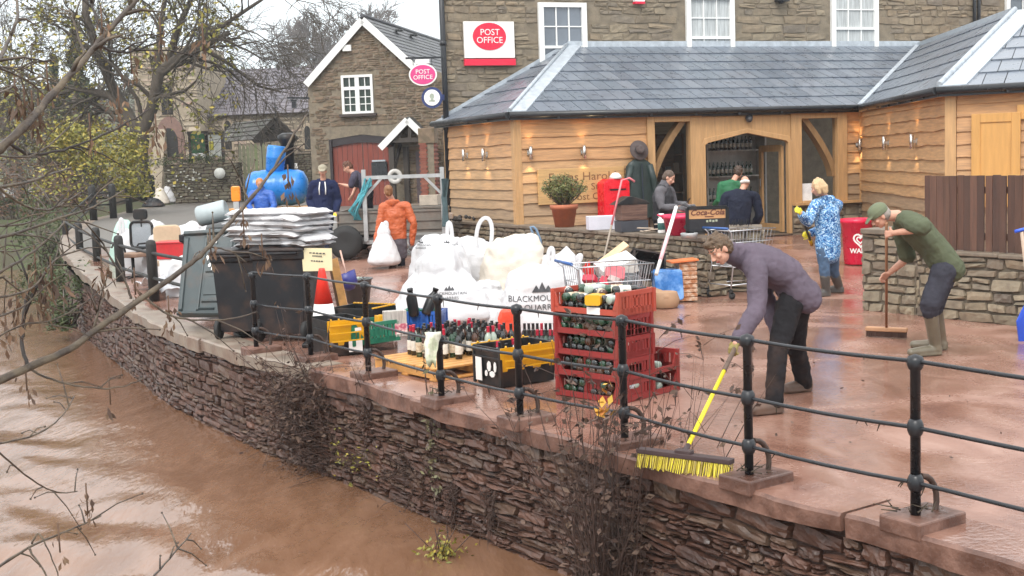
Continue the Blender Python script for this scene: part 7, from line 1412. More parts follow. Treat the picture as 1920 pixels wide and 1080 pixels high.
# ---- red ice-cream bin
c = GG(1607, 495); t = thing('litter_bin', 'tall red litter bin with a white heart emblem at the entrance', 'litter bin', (c.x, c.y, c.z)); M_WR = plast('bin_bright_red', (.72, .012, .06), rough=.3, dirt=.05); mb = MB(); mb.lathe([(0, 0), (.20, 0), (.215, .02), (.262, .70), (.285, .71), (.29, .78), (.265, .78), (.24, .72), (0, .70)], 28); mb.build('bin_body', M_WR, t, world=False)
mb = MB(); hx = []
def bin_pt(x, z, o=.006): r = .215 + (.047) * z / .70 + o; a = x / r; return Vector((r * math.sin(a), -r * math.cos(a), z))
def ribbon(mb, pts, w):
    for i in range(len(pts) - 1):
        a, b = Vector(pts[i]), Vector(pts[i + 1]); d_ = (b - a).normalized() if (b - a).length > 0 else Vector((1, 0)); n_ = Vector((-d_.y, d_.x)) * w / 2; e = d_ * w * .2
        mb.add([bin_pt(*(a - n_ - e)), bin_pt(*(b - n_ + e)), bin_pt(*(b + n_ + e)), bin_pt(*(a + n_ - e))], [(0, 1, 2, 3)])
hs_ = lambda k, ox: [(ox + k * .0085 * 16 * math.sin(t_) ** 3 / 1.25, .43 + k * .0085 * (13 * math.cos(t_) - 5 * math.cos(2 * t_) - 2 * math.cos(3 * t_) - math.cos(4 * t_)) / 1.2) for t_ in np.linspace(.0, 2 * PI, 33)]
ribbon(mb, hs_(1.1, 0), .028); ribbon(mb, hs_(.55, -.01), .022); tq_ = text_mb("WALL'S", .11, (0, 0, 0), X, Y, Z, depth=0, bold=.004)
mb.add([bin_pt(v[0], .24 + v[1], .008) for v in tq_.v], tq_.f); mb.build('white_emblem', M_WSIGN, t, world=False)
# ---- blue spade at the right edge
a = D(1928, 640, 13.2); a.z = .0; t = thing('snow_shovel', 'blue plastic shovel standing on the paving at the right edge', 'shovel', tuple(a)); M_ = Matrix.Rotation(-.22, 3, 'Y') @ Matrix.Rotation(.25, 3, 'X'); q = lambda x, z, y=0: a + Vector((.06, 0, 0)) + M_ @ Vector((x, y, z)); mb = MB(); pts = [(-.17, .0), (.17, 0), (.17, .28), (.06, .42), (-.06, .42), (-.17, .28)]; v0 = [q(x, z, -.03 * (abs(x) > .1)) for x, z in pts]; mb.add(v0 + [p + Vector((0, .02, 0)) for p in v0], [tuple(range(6)), tuple(range(11, 5, -1))] + [(i, i + 6, (i + 1) % 6 + 6, (i + 1) % 6) for i in range(6)])
for x in (-.08, 0, .08): mb.bar(q(x, .03, -.01), q(x, .33, -.01), .015, .02)
mb.build('blade', plast('shovel_blue', (.03, .10, .62), dirt=.2), t); mb = MB(); mb.tube([q(0, .3), q(0, 1.25)], .018, 8); mb.build('shaft', mat('pale_shaft', (.55, .42, .32), .5), t); mb = MB(); mb.tube([q(-.07, 1.27), q(.07, 1.27)], .018, 8); mb.build('grip', MATS['shovel_blue'], t)
# ================================================================== PEOPLE
def remesh(mb, vox, smooth=4, name='m'):
    me = mb.mesh('tmp', []); ob = bpy.data.objects.new('tmp', me); COL.objects.link(ob)
    r = ob.modifiers.new('r', 'REMESH'); r.mode = 'VOXEL'; r.voxel_size = vox; r.use_smooth_shade = True
    s = ob.modifiers.new('s', 'SMOOTH'); s.iterations = smooth; s.factor = .5
    dg = bpy.context.evaluated_depsgraph_get(); out = bpy.data.meshes.new_from_object(ob.evaluated_get(dg)); out.name = name
    bpy.data.objects.remove(ob); bpy.data.meshes.remove(me); return out
def cap_tube(mb, pts, rad, flat=1.0, up=Z, n=14):
    mb.tube(pts, rad, n, flat=flat, up=up)
    for p, r, d in ((pts[0], rad[0], pts[0] - pts[1]), (pts[-1], rad[-1], pts[-1] - pts[-2])):
        x, y = frame((pts[1] - pts[0]) if p is pts[0] else d, up); M = Matrix((x, y, d.normalized())).transposed(); mb.ball(p, (r * .98, r * flat * .98, r * min(1, flat) * .8), 14, 8, M=M)
def folds(me, amp, fr, seed, stretch=1.0):
    me.update(); nrm = [v.normal.copy() for v in me.vertices]
    for v, q in zip(me.vertices, nrm):
        c = v.co; a = fbm(c.x * fr + seed, c.y * fr, c.z * fr * stretch, 3); b = abs(nz(c.x * fr * 1.9, c.y * fr * 1.9 + seed, c.z * fr * 2.3 * stretch))
        v.co = c + q * amp * (a * .9 - b * .7 + .15)
    me.update()
def put(me, name, mats, root):
    for m in (mats if isinstance(mats, list) else [mats]): me.materials.append(m)
    me.transform(Matrix.Translation(-Vector(root['_o']))); o = bpy.data.objects.new(name, me); COL.objects.link(o); o.parent = root; o['_o'] = root['_o']
    for p in me.polygons: p.use_smooth = True
    return o
def hand(mb, wr, d, side, n, curl=.45, s=1.0, spread=0.0):
    """palm, four jointed fingers of unequal length and a thumb leaving the side of the palm"""
    d, side, n = d.normalized(), side.normalized(), n.normalized(); W_ = wr
    for k in (-1.2, -.4, .4, 1.2): cap_tube(mb, [W_ + d * .005 + side * k * .012, W_ + d * .088 * s + side * k * .021 * s], [.0155 * s, .0125 * s], 1.0, n, 8)
    for k, L_ in zip((-1.5, -.5, .5, 1.5), (.060, .076, .082, .073)):
        p = W_ + d * (.088 - .004 * abs(k)) * s + side * k * .0205 * s; ang = .25 + curl * .3; pts = [p]; dd = d
        for q, f in ((.45, .9), (.30, 1.1), (.25, .8)):
            a = ang; dd2 = d * math.cos(a) + n * math.sin(a); p = p + dd2 * L_ * q * s; pts.append(p); ang += curl * f
        cap_tube(mb, pts, [.0098 * s, .0092 * s, .0085 * s, .0075 * s], 1.0, side, 8)
    t0 = W_ + d * .022 * s + side * .030 * s; a = (d * .55 + side * .62 + n * .42).normalized(); b = (d * .75 + side * .15 + n * (.45 + .3 * curl)).normalized()
    cap_tube(mb, [t0, t0 + a * .040 * s, t0 + a * .040 * s + b * .030 * s, t0 + a * .040 * s + b * .055 * s], [.0145 * s, .012 * s, .0105 * s, .009 * s], 1.0, n, 8)
gl_of = lambda t: 0.0 if t.y < 19 else gz(t.y)
SKIN = mat('skin', (.56, .30, .21), .5, .1, 30, bump=.05); LIPS = mat('lips', (.36, .11, .095), .45); 
def person(label, J, F, U, top, bottom, shoe, hair, grp='people cleaning up', cap=None, glove=None, vox=.009, curl=(.5, .5), palm=(None, None), sleeve=1.0, hem=.0, tw=1.0, hood=False, pants_r=(.105, .085, .075), boot=None, stub=False, beard=None, sc=1.0, collar=None, low=None, patches=None, extra=None):
    J = {k: Vector(v) for k, v in J.items()}; F = Vector(F).normalized(); U = Vector(U); U = (U - F * U.dot(F)).normalized(); S = U.cross(F)      # S = person's left
    sp = (J['neck'] - J['pel']).normalized(); sh = (J['shL'] - J['shR']).normalized(); FB = sh.cross(sp).normalized()
    if not sc == 1.0: pass
    gl = min(J['toL'].z, J['toR'].z); root = thing('person', label, 'person', (J['pel'].x, J['pel'].y, gl), 0, grp)
    ch, wa, pe, ne = J['chest'], J['waist'], J['pel'], J['neck']; hd = J['head']
    mb = MB()
    def torso(mb, g=0.0, low_=0.0, k=1.0):
        a = pe - sp * (.06 + low_); cap_tube(mb, [a, pe, wa, ch, ch.lerp(ne, .6)], [(.155 + g) * k, (.168 + g) * k, (.150 + g * 1.25) * k, (.172 + g) * k, (.13 + g) * k], .68, FB, 20)
        for q in ('shL', 'shR'): cap_tube(mb, [ch.lerp(ne, .55), J[q]], [.095 + g * .6, .062 + g * .7], 1.0, FB, 12)
    torso(mb)
    cap_tube(mb, [ne - sp * .05, ne, ne.lerp(hd, .55)], [.075, .058, .054])
    for s_ in 'LR':
        cap_tube(mb, [J['sh' + s_], J['sh' + s_].lerp(J['el' + s_], .45), J['el' + s_], J['el' + s_].lerp(J['ha' + s_], .35), J['ha' + s_]], [.056, .050, .040, .041, .027])
        cap_tube(mb, [J['hip' + s_], J['hip' + s_].lerp(J['kn' + s_], .5), J['kn' + s_], J['kn' + s_].lerp(J['an' + s_], .35), J['an' + s_]], [.090, .078, .055, .054, .036]); a_ = J['an' + s_]; f_ = J['to' + s_] - a_; f_.z = 0; f_.normalize(); g_ = gl_of(J['to' + s_]); q_ = Vector((a_.x, a_.y, g_ + .06)); cap_tube(mb, [a_, q_ - f_ * .01, q_ + f_ * .10 - Z * .02], [.034, .032, .026])
    H_ = lambda f, u, s: hd + F * f + U * u + S * s; Mh = Matrix((S, F, U)).transposed()
    mb.ball(H_(-.008, .028, 0), (.075, .094, .092), 20, 14, M=Mh); mb.ball(H_(.022, -.035, 0), (.058, .066, .072), 16, 10, M=Mh); mb.ball(H_(.052, -.085, 0), (.030, .024, .024), 12, 8, M=Mh)
    cap_tube(mb, [H_(.084, .018, 0), H_(.100, -.012, 0), H_(.106, -.026, 0)], [.009, .012, .013], 1.0, S, 8); mb.ball(H_(.098, -.032, .011), .009); mb.ball(H_(.098, -.032, -.011), .009)
    mb.ball(H_(.086, -.060, 0), (.023, .011, .009), 10, 6, M=Mh); mb.ball(H_(.074, .036, .03), (.026, .014, .009), 10, 6, M=Mh); mb.ball(H_(.074, .036, -.03), (.026, .014, .009), 10, 6, M=Mh)
    for e in (-1, 1): mb.ball(H_(.058, -.018, e * .045), (.022, .022, .02), 10, 6, M=Mh); mb.ball(H_(-.008, -.008, e * .076), (.009, .019, .032), 10, 8, M=Mh)
    gm = MB()
    for i, s_ in enumerate('LR'):
        d = (J['ha' + s_] - J['el' + s_]).normalized(); pn = Vector(palm[i]) if palm[i] is not None else (FB if abs(d.dot(FB)) < .8 else -sp); pn = (pn - d * pn.dot(d)).normalized(); sd_ = d.cross(pn) * (1 if s_ == 'R' else -1)
        hand(gm if glove else mb, J['ha' + s_], d, sd_, pn, curl[i], 1.12 if glove else 1.0)
        if glove: cap_tube(gm, [J['ha' + s_] - d * .07, J['ha' + s_] + d * .01], [.042, .036]); mb.ball(J['ha' + s_] + d * .04, .03)
    me = remesh(mb, vox, 3, 'body'); body = put(me, 'body', [SKIN, LIPS, hair[0]], root); o_ = Vector(root['_o'])
    lc, bl, br = H_(.09, -.060, 0) - o_, H_(.082, .044, .03) - o_, H_(.082, .044, -.03) - o_
    for p in me.polygons:
        c = p.center
        q = c - lc
        if abs(q.dot(S)) < .024 and abs(q.dot(U)) < .009 and abs(q.dot(F)) < .03: p.material_index = 1
        for b in (bl, br):
            q = c - b
            if abs(q.dot(S)) < .02 and abs(q.dot(U)) < .006 and abs(q.dot(F)) < .03: p.material_index = 2
        if beard and (c + o_ - hd).dot(U) < -.045 and (c + o_ - hd).length < .16 and (c + o_ - hd).dot(F) > -.02: p.material_index = 2
    em = mat('eye_white', (.30, .21, .17), .3, .02); ei = mat('eye_dark', (.03, .02, .015), .15)
    for e in (-1, 1):
        q = MB(); q.ball(H_(.070, .013, e * .031), .0108, 10, 8); q.ball(H_(.0775, .013, e * .031), .0055, 8, 6, mi=1); q.build('eye', [em, ei], root)
    if glove: put(remesh(gm, max(.006, vox * .8), 2, 'gloves'), 'gloves', glove, root)
    # hair
    mb = MB(); st_ = hair[1]
    if st_ != 'bald':
        mb.ball(H_(-.020, .040, 0), (.084, .096, .092), 18, 12, M=Mh); mb.ball(H_(-.045, .0, 0), (.078, .070, .085), 16, 10, M=Mh)
        if st_ in ('curly', 'bob', 'mop'):
            R = random.Random(len(label)); k_ = 34 if st_ != 'bob' else 16
            for k in range(k_):
                a, b = R.uniform(-2.6, 2.6), R.uniform(.15, 1.3); dv_ = Vector((math.sin(a) * math.cos(b), math.cos(a) * math.cos(b), math.sin(b))); mb.ball(H_(-.015, .035, 0) + (S * dv_.x * .078 + F * dv_.y * .092 + U * dv_.z * .092), R.uniform(.014, .026))
        if st_ == 'curly': mb.ball(H_(.060, .098, 0), (.055, .035, .030), M=Mh)
        if st_ == 'bob':
            for e in (-1, 1): cap_tube(mb, [H_(-.01, .05, e * .07), H_(-.02, -.02, e * .082), H_(-.02, -.085, e * .07)], [.035, .036, .026])
            cap_tube(mb, [H_(-.06, .03, 0), H_(-.085, -.03, 0), H_(-.075, -.09, 0)], [.06, .06, .045])
        if st_ == 'bun': mb.ball(H_(-.125, .045, 0), .042); cap_tube(mb, [H_(-.09, .05, 0), H_(-.125, .0, 0), H_(-.12, -.07, 0)], [.03, .026, .012]); 
    else:
        cap_tube(mb, [H_(.01, -.0, .074), H_(-.06, .0, .062), H_(-.092, .0, 0), H_(-.06, .0, -.062), H_(.01, .0, -.074)], [.016, .03, .034, .03, .016], 1.0, U)
    hm = remesh(mb, .007, 2, 'hair'); folds(hm, .009 if st_ in ('curly', 'mop') else .004, 34, 3); put(hm, 'hair', hair[0], root)
    if cap:
        mb = MB(); mb.ball(H_(-.008, .058, 0), (.092, .106, .078), 20, 12, M=Mh); mb.lathe([(.094, -.02), (.097, .03)], 22, H_(-.008, .035, 0), M=Mh @ Matrix.Diagonal((1, 1.1, 1)))
        cap_tube(mb, [H_(.06, .052, 0), H_(.11, .042, 0), H_(.155, .022, 0)], [.075, .072, .05], .13, U); put(remesh(mb, .007, 3, 'cap'), 'cap', cap, root)
    # clothes
    tm, tg = top[0], top[1]; mb = MB(); torso(mb, tg, hem, tw)
    for s_ in 'LR':
        a, b, c = J['sh' + s_], J['el' + s_], J['ha' + s_]; e = b.lerp(c, sleeve) if sleeve > 0 else a.lerp(b, 1 + sleeve)
        if sleeve > 0: cap_tube(mb, [a, a.lerp(b, .5), b, b.lerp(e, .5), e], [.056 + tg * .8, .054 + tg * .75, .046 + tg * .75, .044 + tg * .7, .035 + tg * .6], 1.0, sh)
        else: cap_tube(mb, [a, a.lerp(e, .5), e], [.064 + tg, .064 + tg, .060 + tg], 1.0, sh)
    if collar: cap_tube(mb, [ne - sp * .06, ne.lerp(hd, .42 if collar is True else collar)], [.115, .088])
    if hood: cap_tube(mb, [ne - FB * .03 + sh * .11, ne - FB * .11 - sp * .03, ne - FB * .03 - sh * .11], [.035, .065, .035])
    jm = remesh(mb, .011, 4, 'jacket'); folds(jm, top[2] if len(top) > 2 else .012, 9, len(label)); jo = put(jm, top[3] if len(top) > 3 else 'jacket', tm, root)
    if patches:
        m_, pts = patches; jm.materials.append(m_); bv_ = bvhtree.BVHTree.FromPolygons([v.co + o_ for v in jm.vertices], [tuple(q.vertices) for q in jm.polygons]); hits = [(h_, r) for (u, v, r) in pts for h_ in [bv_.ray_cast(Vector((0, 0, CAMZ)), ray(u, v).normalized())[0]] if h_ is not None]
        for p in jm.polygons:
            c = p.center + o_
            for (q, r) in hits:
                if (c - q).length < r * (1 + .5 * nz(c.x * 30, c.y * 30, c.z * 30)): p.material_index = len(jm.materials) - 1
    if low:                                  # lower band of the jacket in another cloth
        jm.materials.append(low[0])
        for p in jm.polygons:
            c = p.center + o_
            if (c - pe).dot(sp) < low[1] and (c - pe).cross(sp).length < .27: p.material_index = len(jm.materials) - 1
    mb = MB(); r0, r1, r2 = pants_r; cap_tube(mb, [pe + sp * .10, pe, pe - sp * .05], [.165, .185, .175], .74, FB, 18)
    for s_ in 'LR':
        h_, k_, a_ = J['hip' + s_], J['kn' + s_], J['an' + s_]; e = k_.lerp(a_, 1.02) if not boot else k_.lerp(a_, boot[1] + .06)
        cap_tube(mb, [h_, h_.lerp(k_, .5), k_, k_.lerp(e, .5), e], [r0 + .012, (r0 + r1) / 2 + .006, r1, (r1 + r2) / 2, r2], 1.0, sh)
    pm = remesh(mb, .011, 4, 'trousers'); folds(pm, .011, 10, 5 + len(label)); put(pm, 'trousers', bottom, root)
    for s_ in 'LR':
        mb = MB(); k_, a_, t_ = J['kn' + s_], J['an' + s_], J['to' + s_]; f = (t_ - a_); f.z = 0; f.normalize(); g0 = gl_of(t_); hl = Vector((a_.x, a_.y, 0)) - f * .045; tp = Vector((t_.x, t_.y, 0)); zz = lambda v, z: Vector((v.x, v.y, g0 + z))
        L_ = (tp - hl).length; sl_ = Vector((-f.y, f.x, 0))
        if L_ < .2: tp = hl + f * .27
        cap_tube(mb, [zz(hl, .055), zz(hl.lerp(tp, .45), .055), zz(tp - f * .02, .045)], [.048, .052, .044], .95, Z, 14); mb.prism([(-.045, 0), (-.05, .12), (-.045, .24), (0, .30), (.045, .24), (.05, .12), (.045, 0), (0, -.03)], zz(hl - f * .012, .002), sl_, f, (0, 0, .03))
        if boot: cap_tube(mb, [zz(hl + f * .03, .06), zz(hl + f * .03, .12).lerp(a_, .5), k_.lerp(a_, boot[1])], [.056, .060, .075], 1.0, f)
        else: cap_tube(mb, [zz(hl + f * .03, .06), a_.lerp(k_, .12)], [.052, .056], 1.0, f)
        bm_ = remesh(mb, .009, 3, 'boot'); put(bm_, 'boot' if boot else 'shoe', (boot or (shoe,))[0] if boot else shoe, root)
    if extra: extra(root, H_)
    return root, J
# --- the man leaning over the railing with a yellow broom
d0 = 10.25
J1 = dict(head=D(1350, 468, 10.0), neck=D(1392, 478, 10.2), chest=D(1432, 494, 10.25), waist=D(1474, 516, 10.3), pel=D(1494, 546, 10.3), shL=D(1420, 512, 9.98), shR=D(1408, 492, 10.45), elL=D(1420, 578, 9.85), haL=D(1385, 636, 9.72), elR=D(1440, 570, 10.55), haR=D(1460, 625, 10.45), hipL=D(1480, 572, 10.17), hipR=D(1496, 570, 10.45), knL=D(1458, 662, 10.0), anL=D(1452, 752, 9.92), toL=D(1404, 778, 9.85), knR=D(1492, 645, 10.6), anR=D(1508, 718, 10.82), toR=D(1472, 740, 10.75))
hp_ = D(1377, 655, 9.66); bb = G(1283, 850, .13); pole = (hp_ - bb).normalized()
M_HOOD = mat('grey_mauve_fleece', (.112, .090, .116), .9, .14, 4, bump=.25, bscale=90, spec=.12); M_MUDGL = mat('muddy_glove', (.25, .20, .06), .7, .3, 12, bump=.3); M_JEANS = mat('charcoal_jeans', (.017, .016, .018), .85, .25, 6, bump=.2, bscale=60, dirt=.25, dirtc=(.13, .075, .05), spec=.12); M_BRNB = mat('brown_leather', (.10, .062, .045), .55, .25, 8, dirt=.5)
per1, J1 = person('man in a mauve grey fleece bending over the railing with a yellow broom', J1, (-.74, -.30, -.62), (-.62, -.08, .78), (M_HOOD, .042, .012, 'fleece'), M_JEANS, M_BRNB, (mat('brown_hair', (.10, .062, .035), .6, .35, 40, bump=.4), 'curly'), vox=.0065, glove=M_MUDGL, curl=(1.15, .5), palm=(Vector((.3, .3, -.9)), None), collar=.62, pants_r=(.100, .082, .074), hem=.03, tw=1.1, patches=(mat('maroon_print', (.20, .03, .055), .8), [(1466, 468, .035), (1488, 474, .03), (1512, 478, .022), (1532, 497, .045), (1534, 480, .035)]))
t = thing('yard_broom', 'wide broom with yellow bristles and a yellow handle pushed by the leaning man', 'broom', tuple(bb)); mb = MB(); up_ = hp_ + pole * .10; mb.tube([bb + pole * .10, bb.lerp(up_, .72)], .0155, 10); mb.build('handle', plast('broom_yellow', (.80, .66, .012), dirt=.05), t); mb = MB(); mb.tube([bb.lerp(up_, .72), up_], .018, 10); mb.build('grip', mat('brown_grip', (.11, .07, .05), .6), t)
mb = MB(); mb.tube([bb + pole * .0, bb + pole * .12], [.024, .018], 10); bx = (G(1362, 868) - G(1188, 846)); bx.z = 0; bxl = .70; bx.normalize(); by = Vector((-bx.y, bx.x, 0)); mb.box(bb + Z * -.015, (bxl, .07, .035), rz=math.atan2(bx.y, bx.x)); mb.box(bb + Z * .01, (.12, .06, .03), rz=math.atan2(bx.y, bx.x)); mb.build('broom_head', mat('broom_dark', (.05, .03, .03), .5), t, bevel=.006)
mb = MB(); R_ = random.Random(17)
for i in range(60):
    for j in range(5):
        p = bb + bx * (-.34 + .68 * i / 59 + R_.uniform(-.004, .004)) + by * (-.026 + .013 * j) - Z * .03; q = p + Vector((0, 0, -.082 - R_.uniform(0, .016))) + by * (-.035 + .012 * j + R_.uniform(-.008, .008)) + bx * R_.uniform(-.012, .012); mb.bar(p, q, .0055, .0035, r=R_.random())
mb.build('bristles', mat('bristle_yellow', (0, 0, 0), .5, .15, 20, attr=[(.50, .40, .03), (.66, .55, .035), (.42, .32, .04), (.20, .14, .05)]), t)
# --- the man in green with a wooden broom
J2 = dict(head=D(1650, 405, 12.5), neck=D(1682, 404, 12.5), chest=D(1716, 428, 12.5), waist=D(1750, 464, 12.5), pel=D(1772, 495, 12.5), shL=D(1700, 412, 12.28), shR=D(1690, 425, 12.78), elL=D(1732, 428, 12.08), haL=D(1675, 437, 12.36), elR=D(1702, 484, 12.85), haR=D(1667, 512, 12.98), hipL=D(1770, 508, 12.36), hipR=D(1774, 506, 12.64), knL=D(1743, 574, 12.3), anL=D(1752, 642, 12.45), toL=D(1704, 664, 12.4), knR=D(1752, 570, 12.68), anR=D(1762, 634, 12.8), toR=D(1708, 650, 12.9))
M_GRN = mat('olive_jumper', (.098, .112, .070), .9, .12, 5, bump=.3, bscale=110, spec=.12); M_NAVYT = mat('slate_work_trousers', (.040, .040, .052), .8, .2, 8, bump=.2, bscale=60, spec=.12); M_WELL = mat('olive_wellington', (.155, .135, .095), .42, .25, 4, dirt=.35)
per2, J2 = person('man in a green jumper and cap sweeping in front of the stone wall', J2, (-.80, .05, -.60), (-.60, 0, .80), (M_GRN, .026, .012, 'jumper'), M_NAVYT, M_WELL, (mat('grey_hair', (.30, .26, .23), .7, .2, 30), 'short'), cap=mat('olive_cap', (.13, .15, .09), .85, .1, 6), vox=.0065, curl=(1.2, 1.2), palm=(Vector((0, .6, -.1)), Vector((.2, -.6, -.1))), sleeve=-.06, boot=(M_WELL, .10), pants_r=(.115, .100, .088), tw=1.12, hem=.03)
a, b = D(1662, 418, 12.44), D(1662, 613, 13.75); b.z = .10; t = thing('wooden_broom', 'plain wooden yard broom held upright by the man in green', 'broom', tuple(b)); mb = MB(); mb.tube([a, b], .0145, 10); mb.build('handle', mat('worn_wood', (.27, .13, .065), .6, .2, 3), t); mb = MB(); dvx = (D(1690, 627, 13.75) - D(1628, 618, 13.95)); dvx.z = 0; mb.box(b - Z * .01, (.46, .075, .05), rz=math.atan2(dvx.y, dvx.x)); mb.build('broom_head', mat('worn_wood_pale', (.40, .22, .12), .6), t, bevel=.012); mb = MB(); R_ = random.Random(5)
dx_ = dvx.normalized(); dy_ = Vector((-dx_.y, dx_.x, 0))
for i in range(34):
    for j in range(4): p = b + dx_ * (-.215 + .43 * i / 33) + dy_ * (-.024 + .016 * j) - Z * .03; mb.bar(p, p + Vector((R_.uniform(-.006, .006), R_.uniform(-.01, .01), -.065)), .010, .008)
mb.build('bristles', mat('dark_bristle', (.07, .035, .025), .8), t)
# --- the woman in the blue patterned coat
def coat_mat():
    m = mat('blue_pattern_coat', (.03, .13, .36), .55, .15, 5); t, bs = nodes_of(m); N = t.nodes.new; L = t.links.new; co = N('ShaderNodeTexCoord'); ns = N('ShaderNodeTexNoise'); ns.inputs['Scale'].default_value = 17; ns.inputs['Detail'].default_value = 1.5; ns.inputs['Distortion'].default_value = 3.0; L(co.outputs['Object'], ns.inputs[0]); r = N('ShaderNodeValToRGB'); L(ns.outputs[0], r.inputs[0]); e = r.color_ramp.elements; e[0].position = .40; e[0].color = (.012, .06, .22, 1); e[1].position = .62; e[1].color = (.55, .70, .82, 1); k = e.new(.47); k.color = (.03, .17, .45, 1); k = e.new(.54); k.color = (.10, .33, .60, 1); L(r.outputs[0], bs.inputs['Base Color']); return m
J3 = dict(head=D(1534, 352, 17.75), neck=D(1547, 371, 17.9), chest=D(1550, 396, 17.9), waist=D(1553, 430, 17.9), pel=D(1552, 456, 17.9), shL=D(1529, 384, 17.72), shR=D(1570, 384, 18.1), elL=D(1514, 418, 17.6), haL=D(1503, 402, 17.45), elR=D(1545, 428, 18.2), haR=D(1520, 437, 17.95), hipL=D(1543, 466, 17.82), hipR=D(1562, 466, 18.0), knL=D(1546, 508, 17.8), anL=D(1548, 546, 17.85), toL=D(1530, 556, 17.8), knR=D(1563, 508, 18.1), anR=D(1572, 540, 18.25), toR=D(1560, 551, 18.3))
M_WB = mat('muddy_wellington', (.075, .07, .065), .45, .3, 6, dirt=.5, dirtc=(.2, .15, .11)); M_JB = mat('blue_jeans', (.06, .11, .19), .8, .2, 8, bump=.2, bscale=60); M_YGL = mat('yellow_glove', (.72, .62, .03), .45, .15, 10)
person('woman with short blond hair in a blue patterned coat by the glass panel', J3, (-.72, .50, -.32), (-.2, .1, 1), (coat_mat(), .035, .010, 'coat'), M_JB, M_WB, (mat('blond_hair', (.52, .36, .20), .6, .2, 30), 'bob'), glove=M_YGL, vox=.009, curl=(1.0, 1.0), boot=(M_WB, .25), pants_r=(.09, .075, .068), hem=.13, tw=1.12, hood=True)
a, b = D(1497, 388, 17.4), D(1519, 450, 17.95); t = thing('grabber_tool', 'black and yellow handled tool held by the woman in the blue coat', 'tool', tuple(b)); mb = MB(); mb.tube([a, b], .018, 8); mb.build('shaft', M_BLKP, t); mb = MB(); mb.tube([b, b + (b - a).normalized() * .12], .028, 8); mb.build('grip', M_YELP, t)
# --- the woman in orange with her back turned
oj = 23.3; J4 = dict(head=D(728, 360, oj - .05), neck=D(736, 377, oj), chest=D(741, 402, oj), waist=D(742, 434, oj), pel=D(743, 458, oj), shL=D(718, 388, oj), shR=D(763, 386, oj), elL=D(712, 424, oj - .05), haL=D(705, 462, oj - .1), elR=D(776, 420, oj - .05), haR=D(772, 456, oj), hipL=D(735, 466, oj), hipR=D(751, 466, oj), knL=D(736, 498, oj), anL=D(738, 528, oj + .05), toL=D(737, 534, oj + .25), knR=D(753, 498, oj), anR=D(756, 528, oj + .05), toR=D(756, 534, oj + .25))
M_ORJ = mat('orange_jacket', (.46, .10, .03), .5, .12, 4, bump=.5, bscale=4, stretch=(.3, .3, 6)); M_GRS = mat('grey_skirt', (.085, .072, .085), .85, .15, 8)
person('woman in an orange padded jacket with tied back hair, back turned', J4, (-.25, .95, -.1), (0, 0, 1), (M_ORJ, .035, .014, 'jacket'), mat('black_leggings', (.018, .018, .024), .8, spec=.12), M_BLACK, (mat('ginger_blond', (.22, .10, .04), .6, .2, 30), 'bun'), vox=.010, hem=.16, tw=1.02, hood=True, low=(M_GRS, .10), pants_r=(.085, .07, .06), glove=mat('grey_glove', (.2, .2, .21), .7))
# --- the man in the navy hoodie and pale cap
hj = 25.0; gh = gz(hj); J5 = dict(head=D(605, 321, hj - .05), neck=D(606, 338, hj), chest=D(606, 360, hj), waist=D(606, 388, hj), pel=D(606, 408, hj), shL=D(626, 346, hj), shR=D(587, 346, hj), elL=D(634, 376, hj + .05), haL=D(630, 396, hj - .1), elR=D(580, 376, hj + .05), haR=D(587, 396, hj - .1), hipL=D(614, 414, hj), hipR=D(599, 414, hj), knL=D(615, 446, hj - .05), anL=D(615, 478, hj), toL=D(616, 486, hj - .22), knR=D(598, 446, hj - .05), anR=D(597, 478, hj), toR=D(596, 486, hj - .22))
M_NAVY = mat('navy_hoodie', (.018, .024, .065), .9, .15, 6, bump=.2, bscale=80, spec=.12)
def strings(root, H_):
    for s in (-1, 1):
        mb = MB(); c = J5['neck']; mb.tube([Vector(c) + Vector((s * .05, -.125, -.03)), Vector(c) + Vector((s * .065, -.17, -.16)), Vector(c) + Vector((s * .06, -.18, -.28))], .011, 6); mb.build('drawstring', M_WSIGN, root)
person('man in a navy hoodie with white drawstrings and a pale cap', J5, (.05, -1, -.15), (0, 0, 1), (M_NAVY, .04, .012, 'hoodie'), mat('navy_trousers', (.022, .03, .06), .85), M_BLACK, (mat('dark_hair', (.04, .028, .02), .6, .3, 30), 'short'), cap=mat('khaki_cap', (.30, .27, .20), .85, .1, 6), glove=mat('bright_yellow_glove', (.85, .62, .02), .45, .1, 10), vox=.010, hood=True, hem=.08, extra=strings, tw=1.02)
# --- the person bending by the garage doors
bj = 27.2; J6 = dict(head=D(652, 314, bj), neck=D(662, 324, bj), chest=D(672, 334, bj), waist=D(682, 348, bj), pel=D(688, 360, bj), shL=D(664, 333, bj - .22), shR=D(668, 326, bj + .2), elL=D(658, 350, bj - .25), haL=D(642, 346, bj - .2), elR=D(668, 350, bj + .25), haR=D(660, 366, bj + .1), hipL=D(686, 365, bj - .1), hipR=D(690, 365, bj + .1), knL=D(680, 394, bj - .1), anL=D(686, 424, bj - .1), toL=D(672, 430, bj - .1), knR=D(692, 394, bj + .1), anR=D(698, 424, bj + .1), toR=D(686, 430, bj + .1))
person('person in a dark short sleeved top bending in front of the red garage doors', J6, (-.85, -.2, -.45), (-.4, 0, .9), (mat('dark_plum_top', (.04, .035, .06), .85, .1, 6), .02, .008, 'top'), mat('dark_trousers', (.022, .025, .035), .85, spec=.12), M_BLACK, (mat('red_brown_hair', (.11, .045, .025), .6, .3, 30), 'mop'), vox=.011, sleeve=-.15)
